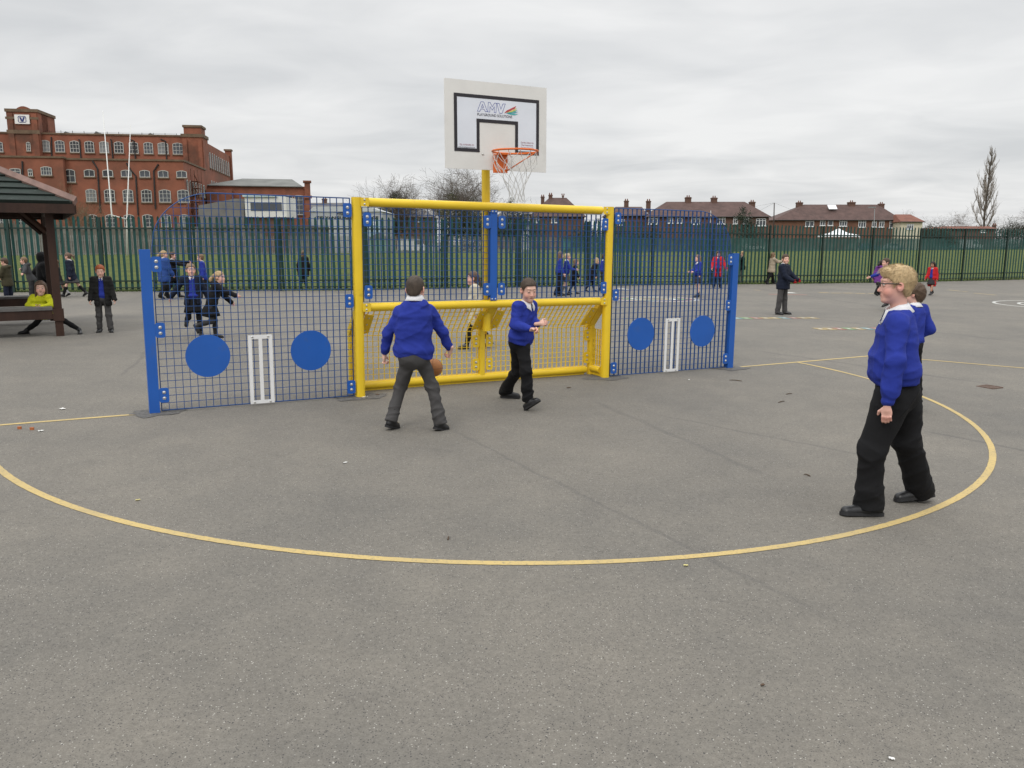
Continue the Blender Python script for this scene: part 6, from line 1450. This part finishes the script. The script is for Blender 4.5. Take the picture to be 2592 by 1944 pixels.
        if hat == 'hoodup':
            c, f, u = J['head'], nrm(J['hf']), nrm(J['hu']); r = np.cross(f, u); A_ = np.stack([r, f, u])
            pr += [ell(c - f * .022 * hs + u * .018 * hs, (.098 * hs, .106 * hs, .115 * hs), A_, .03), cap(J['neck'], c - u * .05, .07 * s, .085 * s, .04)]
        def post(V):
            if open_coat:
                pel, nk = J['pel'], J['neck']; u = nrm(nk - pel); r = nrm(J['rS']); f = np.cross(u, r); w = open_coat * s
                def wedge(x, y, z):
                    lx = (x - pel[0]) * r[0] + (y - pel[1]) * r[1] + (z - pel[2]) * r[2]; ly = (x - pel[0]) * f[0] + (y - pel[1]) * f[1] + (z - pel[2]) * f[2]
                    lz = (x - pel[0]) * u[0] + (y - pel[1]) * u[1] + (z - pel[2]) * u[2]
                    return np.maximum(np.abs(lx) - w * (1.05 - .25 * lz / (.43 * s)), .02 * s - ly)
                V.cut(wedge, k=.012)
            if hat == 'hoodup':
                c, f, u = J['head'], nrm(J['hf']), nrm(J['hu']); e = c + f * .1 * hs - u * .01 * hs
                V.cut(lambda x, y, z: np.sqrt((x - e[0]) ** 2 + (y - e[1]) ** 2 + ((z - e[2]) * .8) ** 2) - .075 * hs, k=.01)
        hc = pt(cl); bot = nrm(uS + np.array([0, 0, .5]))
        def post2(V):
            V.cut(lambda x, y, z: np.maximum((x - hc[0]) * bot[0] + (y - hc[1]) * bot[1] + (z - hc[2]) * bot[2] + .03 * s, np.sqrt((x - hc[0]) ** 2 + (y - hc[1]) ** 2) - .21 * s * p), k=.006); post(V)
        fo = [wrinkle(seed + 9, 34. / s, .010 * s, uS)]
        if quilt: fo.append(lambda x, y, z: -.010 * s * np.sqrt(np.abs(np.sin(((x - hc[0]) * uS[0] + (y - hc[1]) * uS[1] + (z - hc[2]) * uS[2]) * math.pi / (quilt * s)))) + .006 * s)
        garment('coat', pr, vox, coat, root, fo, .05, post2)
    return root, J, P, hs
# ------------------------------------------------------------------ the children: poses measured joint by joint for the near ones
def from_px(off, sc, base, pts, H, face, hf, hu=(0, 0, 1), rS=None, rH=None):
    J = {'H': H, 'base': base, 'f': np.array([math.cos(math.radians(face)), math.sin(math.radians(face)), 0.])}
    for k, (x, y, d) in pts.items(): J[k] = dy(off[0] + x * sc, off[1] + y * sc, base[1] + d)
    r = np.cross(J['f'], [0, 0, 1.]); J['rS'] = nrm(rS) if rS is not None else nrm(J['shR'] - J['shL']); J['rH'] = nrm(rH) if rH is not None else r
    J['hf'], J['hu'] = nrm(hf), nrm(hu); return J
def ang(a): return np.array([math.cos(math.radians(a)), math.sin(math.radians(a)), 0.])
# boy in glasses, walking to the left
b0 = at(2080 + 240 * .42194, 640 + 1578 * .42194)
D1 = at(2080 + 470 * .42194, 640 + 1494 * .42194)[1] - b0[1]
J = from_px((2080, 640), .42194, b0, dict(head=(442, 196, .10), neck=(462, 352, .11), pel=(452, 832, .12), chest=(446, 590, .12), shL=(452, 420, -.035), elL=(440, 650, -.11), wrL=(392, 925, -.11), shR=(452, 418, .25), elR=(430, 640, .33), wrR=(400, 860, .33),
    hiL=(425, 870, .05), knL=(300, 1190, .03), anL=(280, 1490, .03), heL=(368, 1578, .02), toL=(112, 1572, .0), hiR=(482, 866, .19), knR=(505, 1130, .20), anR=(588, 1405, D1 + .03), heR=(676, 1462, D1 + .02), toR=(438, 1494, D1)), 1.46, 172, ang(170) + np.array([0, 0, -.04]), rS=ang(74), rH=ang(80))
J['hdL'] = dy(2080 + 386 * .42194, 640 + 1030 * .42194, b0[1] - .1) - dy(2080 + 391 * .42194, 640 + 915 * .42194, b0[1] - .1); J['tdL'] = ang(190); g_, J1, P1, hs1_ = person('tall blond boy in glasses with blue jumper and black trousers walking left', J, ('thick', (.47, .345, .19)), 'pink', ('jumper', BLUE), ('trousers', BLACK), vox=.007, fat=1.2, hs=.985, strands=2600, hands=(1, 1), curl=(28, 30), palm=(ang(60), None), fine=True, trouser_w=1.30, cuff=.083, seed=2, brow=(.30, .2, .11), sleeve=1.08, hem=.12, deep=1.0)
# glasses
def glasses(root, J, P):
    o0 = ROOT(root); b = MB(); q = lambda *a: P(*a) - o0
    for s in (-1, 1):
        n = 16; b.tube([q(s * .031 + .021 * math.cos(2 * math.pi * i / n), .1 + .002 * math.cos(4 * math.pi * i / n), .012 + .0135 * math.sin(2 * math.pi * i / n)) for i in range(n + 1)], .0024, 6, caps=False)
        b.tube([q(s * .052, .099, .018), q(s * .072, .085, .018), q(s * .0815, .0, .014), q(s * .083, -.022, .004)], .0034, 6)
    b.tube([q(-.010, .101, .016), q(0, .104, .018), q(.010, .101, .016)], .0019, 6); b.build('glasses', mat('black_plastic', (.012, .012, .013), .3), root, True)
glasses(g_, J1, P1)
# boy behind him
b1 = at(2292, 1036); Hb = 1.30
J = pose(b1, Hb, 122, lf=(4, 2, 2), rf=(-4, 2, 3), la=(10, 12, 40, 20), ra=(-16, 20, 70, 30), lean=2, side=6, yaw=18, nod=2)
z_top = dy(2322, 716, b1[1])[2]
person('curly brown haired boy in blue jumper mostly hidden behind the boy in glasses', J, ('curly', (.085, .055, .035)), 'fair', ('jumper', BLUE), ('trousers', BLACK), vox=.009, hs=.94, strands=700, seed=5, sleeve=1.1, trouser_w=1.)
# boy seen from behind, playing the ball
b2 = at(930 + 480 * .25907, 680 + 1578 * .25907)
J = from_px((930, 680), .25907, b2, dict(head=(470, 205, .0), neck=(466, 312, -.02), pel=(450, 862, .0), chest=(448, 590, -.02), shL=(325, 420, .02), elL=(200, 635, .04), wrL=(166, 850, .10), shR=(612, 420, .04), elR=(735, 625, .10), wrR=(812, 800, .16),
    hiL=(405, 885, .0), knL=(322, 1150, .10), anL=(240, 1450, .0), heL=(180, 1548, -.05), toL=(300, 1560, .09), hiR=(528, 885, .03), knR=(632, 1150, .06), anR=(705, 1475, .02), heR=(650, 1568, -.03), toR=(790, 1588, .09)), 1.36, 80, ang(78) + np.array([0, 0, -.2]), hu=(.0, .15, 1), rS=ang(-6), rH=ang(-8))
J['hdL'] = np.array([-.1, .25, -1.]); J['hdR'] = np.array([-.25, .5, -.8])
person('boy seen from behind in blue jumper and grey trousers chasing the ball', J, ('crop', (.058, .043, .032)), 'fair', ('jumper', BLUE), ('trousers', GREY), vox=.007, fat=1.17, hem=.0, hs=.97, strands=900, curl=(62, 60), palm=(ang(0), ang(180)), fine=True, seed=8, feet=('boot', SHOE), sleeve=.92, trouser_w=.88)
# boy turning, facing the camera
b3 = at(1230 + 430 * .2291, 680 + 1572 * .2291)
D3 = at(1230 + 270 * .2291, 680 + 1428 * .2291)[1] - b3[1]
J = from_px((1230, 680), .2291, b3, dict(head=(473, 238, .03), neck=(450, 388, .07), pel=(372, 830, .10), chest=(398, 610, .09), shR=(352, 425, .0), elR=(318, 625, -.05), wrR=(500, 672, -.16), shL=(505, 410, .17), elL=(520, 590, .16), wrL=(592, 608, .02),
    hiR=(408, 860, .06), knR=(440, 1120, .0), anR=(462, 1420, .03), heR=(432, 1572, .03), toR=(600, 1462, -.05), hiL=(345, 855, .14), knL=(348, 1120, .26), anL=(212, 1345, D3), heL=(158, 1428, D3), toL=(380, 1428, D3 - .02)), 1.33, 300, ang(292) + np.array([0, 0, -.28]), hu=(.06, -.28, 1), rS=nrm(np.array([-.62, -.72, .0])), rH=nrm(np.array([-.55, -.8, 0])))
J['open'] = 1.; J['hdR'] = np.array([1., -.45, .05]); J['hdL'] = np.array([1., -.3, .15]); J['tdR'] = np.array([0, 0, 1.]); J['tdL'] = np.array([0, 0, 1.])
person('short haired boy in blue jumper and black trousers turning in front of the goal', J, ('crop', (.060, .042, .030)), 'fair', ('jumper', BLUE), ('trousers', BLACK), vox=.007, fat=.94, hs=.95, strands=900, curl=(70, 60), palm=(np.array([.2, .9, -.3]), np.array([-.2, -.5, -.8])), fine=True, seed=12, gaze=ang(280) + np.array([0, 0, -1.]), sleeve=1., trouser_w=1.0, cuff=.06, hem=.04, lid=-.001)
# ball
bp_ = dy(930 + 646 * .25907, 680 + 967 * .25907, b2[1] + .42); bm, nt, bb = newmat('ball_leather'); L = nt.links.new
b = MB(); b.sphere((0, 0, 0), .083, 32, 20); bl = b.build('ball', mat('worn_orange_rubber', (.36, .145, .045), .6, .15, 14., .15, 160., .4, dirt=((.2, .09, .04), 12., .55, .5)), None, True, bp_); tag(bl, 'worn orange brown ball bouncing by the right leg of the boy seen from behind', 'ball')
sb = MB()
for ax in range(3):
    n = 40; pts = []
    for i in range(n + 1):
        a = 2 * math.pi * i / n; c, s = .0832 * math.cos(a), .0832 * math.sin(a); pts.append([(c, s, 0), (0, c, s), (s, 0, c)][ax])
    sb.tube(pts, .0016, 5, caps=False)
sb.build('seam', mat('dark_rubber_seam', (.16, .07, .03), .7), bl, True)

# ------------------------------------------------------------------ farther children: height from the photograph, then a pose
def kid(label, fx, fy, ytop, face, hair, skin='fair', Hs=1., depth=None, pz=None, **kw):
    if depth:
        r = ray(fx, 700); x = r[0] / r[1] * depth; base = np.array([x, depth, float(gz(x, depth))])
    else: base = at(fx, fy)
    ztop = dy(fx, ytop, base[1])[2]; H = (ztop - base[2]) * Hs
    J = pose(base, H, face, **(pz or {}))
    vox = .010 if base[1] < 15 else (.014 if base[1] < 19 else .018)
    return person(label, J, hair, skin, vox=kw.pop('vox', vox), **kw)
BROWN, DKB, BLOND, GINGER, LTB = (.060, .036, .022), (.022, .014, .010), (.36, .25, .13), (.30, .075, .022), (.16, .10, .055)
JB = ('jumper', BLUE); KHAKI = cloth('khaki_cloth', (.045, .040, .022)); GCOAT = cloth('dark_grey_coat', (.045, .046, .048)); BLC = cloth('bright_navy_jacket', (.022, .06, .22)); CRM = cloth('cream_coat', (.50, .46, .36)); BEI = cloth('beige_coat', (.34, .28, .21)); REDC = cloth('red_coat', (.46, .018, .022)); PUR = cloth('purple_coat', (.13, .035, .20)); LIME = cloth('lime_quilted_coat', (.56, .58, .02)); PARK = cloth('dark_parka', (.018, .014, .014)); PUF = cloth('black_puffer', (.012, .012, .012)); RGL = cloth('red_glove', (.35, .012, .015)); GSOCK = cloth('grey_sock', (.12, .12, .12)); TAN = cloth('tan_bag', (.36, .26, .14))
STAND = dict(lf=(2, 3, 2), rf=(-3, 3, 2), la=(4, 9, 14, 0), ra=(0, 9, 16, 0)); 
def W_(a=22, arms=20, lean=3, **k): return {**dict(lf=(a, 2, 6), rf=(-a, 2, 16), la=(-arms, 9, 16), ra=(arms, 9, 22), lean=lean), **k}
kid('ginger haired boy standing in an open dark puffer jacket over a blue jumper', 267, 841, 672, 290, ('short', GINGER), 'pale', pz=dict(lf=(4, 3, 3), rf=(-3, 3, 3), la=(2, 12, 12, 0), ra=(2, 12, 12, 0), nod=12, yaw=4), coat=PUF, open_coat=.052, quilt=.075, legs=('trousers', GREY), seed=21, puff=1.07, coat_len=.08, fine=True, hood=True, strands=200, vox=.0095)
# girl in the lime coat, leaning on the bench with her legs stretched out sideways
g0 = P0 + np.array([-.30, .30, 0]); sc_ = .14467
pts = {k: (x, y, d) for k, (x, y, d) in dict(head=(712, 764, .0), neck=(705, 900, .04), pel=(790, 1215, .16), chest=(725, 1040, .08), shL=(840, 920, .04), elL=(905, 1050, .0), wrL=(745, 1085, -.16), shR=(580, 920, .04), elR=(500, 1050, .0), wrR=(605, 1085, -.16),
    hiR=(735, 1245, .16), knR=(625, 1375, .10), anR=(470, 1490, .02), heR=(520, 1555, .06), toR=(310, 1560, -.05), hiL=(860, 1245, .16), knL=(1130, 1330, .10), anL=(1385, 1480, .04), heL=(1420, 1555, .10), toL=(1400, 1572, -.10)).items()}
J = from_px((0, 620), sc_, g0, pts, 1.10, 285, ang(296) + np.array([0, 0, .02]), rS=ang(180), rH=ang(180)); J['hdR'] = np.array([.9, -.35, -.15]); J['hdL'] = np.array([-.9, -.35, -.15])
person('small girl in a lime yellow coat leaning on the shelter bench with legs spread', J, ('long', (.12, .075, .05)), 'fair', ('jumper', NAVY), ('tights', BLACK), coat=LIME, quilt=.09, vox=.010, hs=1.0, curl=(55, 55), seed=25, puff=.98, coat_len=.03, has_collar=False, fine=True, strands=260)
kid('child in a black hooded jacket standing behind the lime coated girl', 110, 0, 637, 40, (None, DKB), depth=16.6, pz=dict(la=(-20, 52, 70, 0), ra=(6, 22, 20, 0)), coat=BLACK, hat='hoodup', legs=('trousers', BLACK), puff=1.2, seed=31)
kid('child in a grey hooded coat raising an arm left of the black hooded child', 78, 0, 649, 200, ('short', LTB), depth=23., pz=dict(la=(10, 60, 30, 0), ra=(40, 60, 40, 0), lean=16), coat=GCOAT, hood=True, seed=32)
kid('dark haired boy in a khaki parka at the left edge by the shelter bench', 17, 0, 653, 185, ('short', BROWN), depth=20.4, pz=dict(la=(20, 10, 60, 10), ra=(14, 14, 50, 10), nod=16), coat=KHAKI, hood=True, open_coat=.03, legs=('trousers', NAVY), seed=33, puff=1.08)
# someone seated on the bench at the left edge
gs = at(-14, 838); J = pose(gs, 1.2, 225, lf=(84, 8, 86), rf=(80, 8, 84), la=(30, 10, 50, 20), ra=(30, 10, 50, 20), lean=10, nod=10)
person('child in dark navy sitting on the shelter bench, cut by the left edge', J, ('short', BROWN), 'fair', ('jumper', NAVY), ('trousers', NAVY), coat=NAVY, vox=.016, seed=34)
kid('girl in navy coat and grey skirt striding left with a brown ponytail', 186, 751.6, 636, 182, ('pony', (.12, .075, .045)), pz=W_(26, 12, 4, nod=14), coat=NAVY, legs=('skirt', GREY), sock=(BLACK, .78), seed=35, coat_len=.10)
kid('child in grey skirt and white socks mostly hidden behind the brown shelter post', 152, 752, 655, 200, ('long', LTB), pz=W_(20, 6), coat=GCOAT, legs=('skirt', GREY), sock=(WHITE, .5), seed=36)
kid('blonde girl with ponytail in a bright blue jacket seen from behind left mesh panel', 420, 757, 633, 60, ('pony', BLOND), pz=W_(16, 8, 2, yaw=-40), coat=BLC, legs=('trousers', BLACK), seed=37, puff=1.12, coat_len=.12)
kid('child in a dark coat stretching an arm right beside the girl in bright blue', 443, 753, 637, 10, ('short', BROWN), pz=dict(lf=(12, 3, 6), rf=(-16, 3, 12), la=(82, 10, 8), ra=(70, 10, 10)), coat=BLACK, legs=('trousers', BLACK), seed=38, coat_len=.12)
kid('fair haired boy in blue jumper facing left behind the girl with the bun', 518, 756, 643, 190, ('short', LTB), pz=W_(10, 10), coat=BLUE, seed=39, puff=.98, legs=('trousers', CHAR))
kid('girl with a bun in open navy coat and blue jumper hopping toward the camera', 494, 850, 668, 293, ('bun', (.20, .13, .075)), pz=dict(lf=(6, 3, 4), rf=(6, 4, 88), la=(-10, 22, 14), ra=(-16, 36, 6), lean=-2, yaw=6), coat=NAVY, open_coat=.062, legs=('skirt_tights', BLACK, BLACK), seed=40, fine=True, coat_len=.05)
kid('blonde girl in a black hooded coat running right with one arm stretched out', 540, 857, 690, 8, ('pony', BLOND), pz=dict(lf=(6, 3, 8), rf=(2, 3, 78), la=(40, 14, 20), ra=(78, 10, 10), lean=20, yaw=-14), coat=BLACK, hood=True, legs=('skirt_tights', BLACK, CHAR), seed=41, coat_len=.16, Hs=1.04)
kid('fair haired child in a dark parka walking by the fence behind the left mesh', 770, 731.5, 632.6, 60, ('long', LTB), pz=W_(22, 14, 2, yaw=40), coat=PARK, legs=('skirt_tights', NAVY, BLACK), seed=42, puff=1.35, coat_len=.12)
rt_, Jp, Pp, hp = kid('girl with a long brown plait and orange bobble in a cream coat behind the goal', 1204, 882, 686, 184, ('plait', (.10, .062, .038)), pz=W_(18, 10, 2, yaw=-4), coat=CRM, open_coat=.035, legs=('tights', BLACK), seed=43, fine=True, coat_len=.16, puff=1.05)
b = MB(); b.sphere(Pp(.05, -.085, .055) - ROOT(rt_), .022, 12, 8); b.build('hair_bobble', mat('orange_bobble', (.62, .10, .02), .6), rt_, True)
kid('girl with long brown hair in blue jumper and black trousers, leftmost of the far group', 1414, 749.5, 637, 10, ('long', (.13, .08, .045)), pz=W_(5, 6, 3), top=JB, legs=('trousers', BLACK), seed=44)
kid('blond child in blue jumper, grey skirt and grey socks in the far group', 1431, 748, 641, 5, ('short', (.42, .32, .18)), pz=W_(7, 4, 5, ra=(25, 8, 60)), top=JB, legs=('skirt', GREY), sock=(GSOCK, .7), seed=45)
kid('brown haired girl in black blazer and black tights, third in the far group', 1452, 744.6, 656, 5, ('long', (.15, .09, .05)), pz=W_(12, 12, 7), coat=BLACK, legs=('skirt_tights', BLACK, BLACK), seed=46)
kid('blonde girl in black coat bending forward in the far group', 1496, 739.5, 650, 8, ('long', (.42, .30, .15)), pz=W_(16, 10, 22), coat=BLACK, legs=('skirt_tights', BLACK, NAVY), seed=47)
kid('brown haired boy in blue jumper, rightmost of the far group by the yellow post', 1526, 737, 643, 20, ('short', BROWN), pz=W_(6, 6), top=JB, legs=('trousers', CHAR), seed=48)
kid('girl in blue cardigan, dark skirt and black boots behind the right mesh panel', 1764, 752, 645, 196, ('long', (.20, .12, .065)), pz=dict(lf=(4, 3, 3), rf=(-8, 3, 6), la=(14, 12, 60, 30), ra=(14, 12, 60, 30)), top=JB, legs=('skirt', CHAR), feet=('boot', SHOE), seed=49)
kid('child in an open red coat over blue jumper beside the right end post', 1815, 729, 634.7, 262, ('long', BROWN), pz=dict(lf=(3, 4, 3), rf=(-3, 4, 3), la=(8, 22, 20), ra=(8, 20, 30, 20), nod=14), coat=REDC, open_coat=.055, legs=('trousers', NAVY), seed=50, coat_len=.17, puff=1.02)
kid('blond child in a dark jacket and grey trousers standing at the green fence', 1877, 717, 636, 176, ('short', (.42, .27, .13)), pz=dict(la=(52, 8, 20), ra=(46, 8, 20)), coat=BLACK, legs=('trousers', GREY), seed=51)
kid('girl in a beige coat and black trousers walking right along the fence', 1951, 719.5, 638, 14, ('long', (.16, .10, .06)), pz=W_(20, 6, 2, ra=(60, 8, 40)), coat=BEI, legs=('trousers', BLACK), seed=52, puff=1.12, coat_len=.10)
kid('boy in navy jacket with red and black gloves standing right of the goal', 1978, 796, 643, 320, ('short', (.055, .034, .022)), pz=dict(lf=(4, 3, 3), rf=(-4, 3, 3), la=(34, 4, 24, 18), ra=(26, 10, 30, 30), yaw=-42), coat=NAVY, legs=('trousers', GREY), glove=RGL, seed=53, fat=1.1, fine=True, vox=.014)
rt_, Jp, Pp, hp = kid('girl in a purple coat with a red hairband and dark ponytail running right', 2222, 748, 658, 30, ('pony', DKB), 'tan', pz=W_(20, 18, 6), coat=PUR, hood=True, legs=('trousers', BLACK), seed=54, coat_len=.12, puff=1.1)
b = MB(); b.tube([Pp(.084 * math.cos(a), .035 + .01 * math.sin(a), .02 + .09 * math.sin(a)) - ROOT(rt_) for a in np.linspace(-.2, math.pi + .2, 16)], .016, 6); b.build('hair_band', RGL, rt_, True)
kid('dark haired boy in blue jumper running left behind the boy in glasses', 2246, 785, 651, 186, ('short', BROWN), pz=dict(lf=(46, 3, 74), rf=(-14, 3, 10), la=(-30, 12, 70), ra=(62, 10, 20), lean=14), top=JB, legs=('trousers', CHAR), seed=55)
kid('dark haired girl in an open red coat, blue jumper and grey skirt walking', 2356, 747, 661, 215, ('long', DKB), 'tan', pz=W_(22, 8, 2, nod=14), coat=REDC, open_coat=.055, legs=('skirt', CHAR), feet=('boot', SHOE), seed=56, coat_len=.20, puff=1.04)
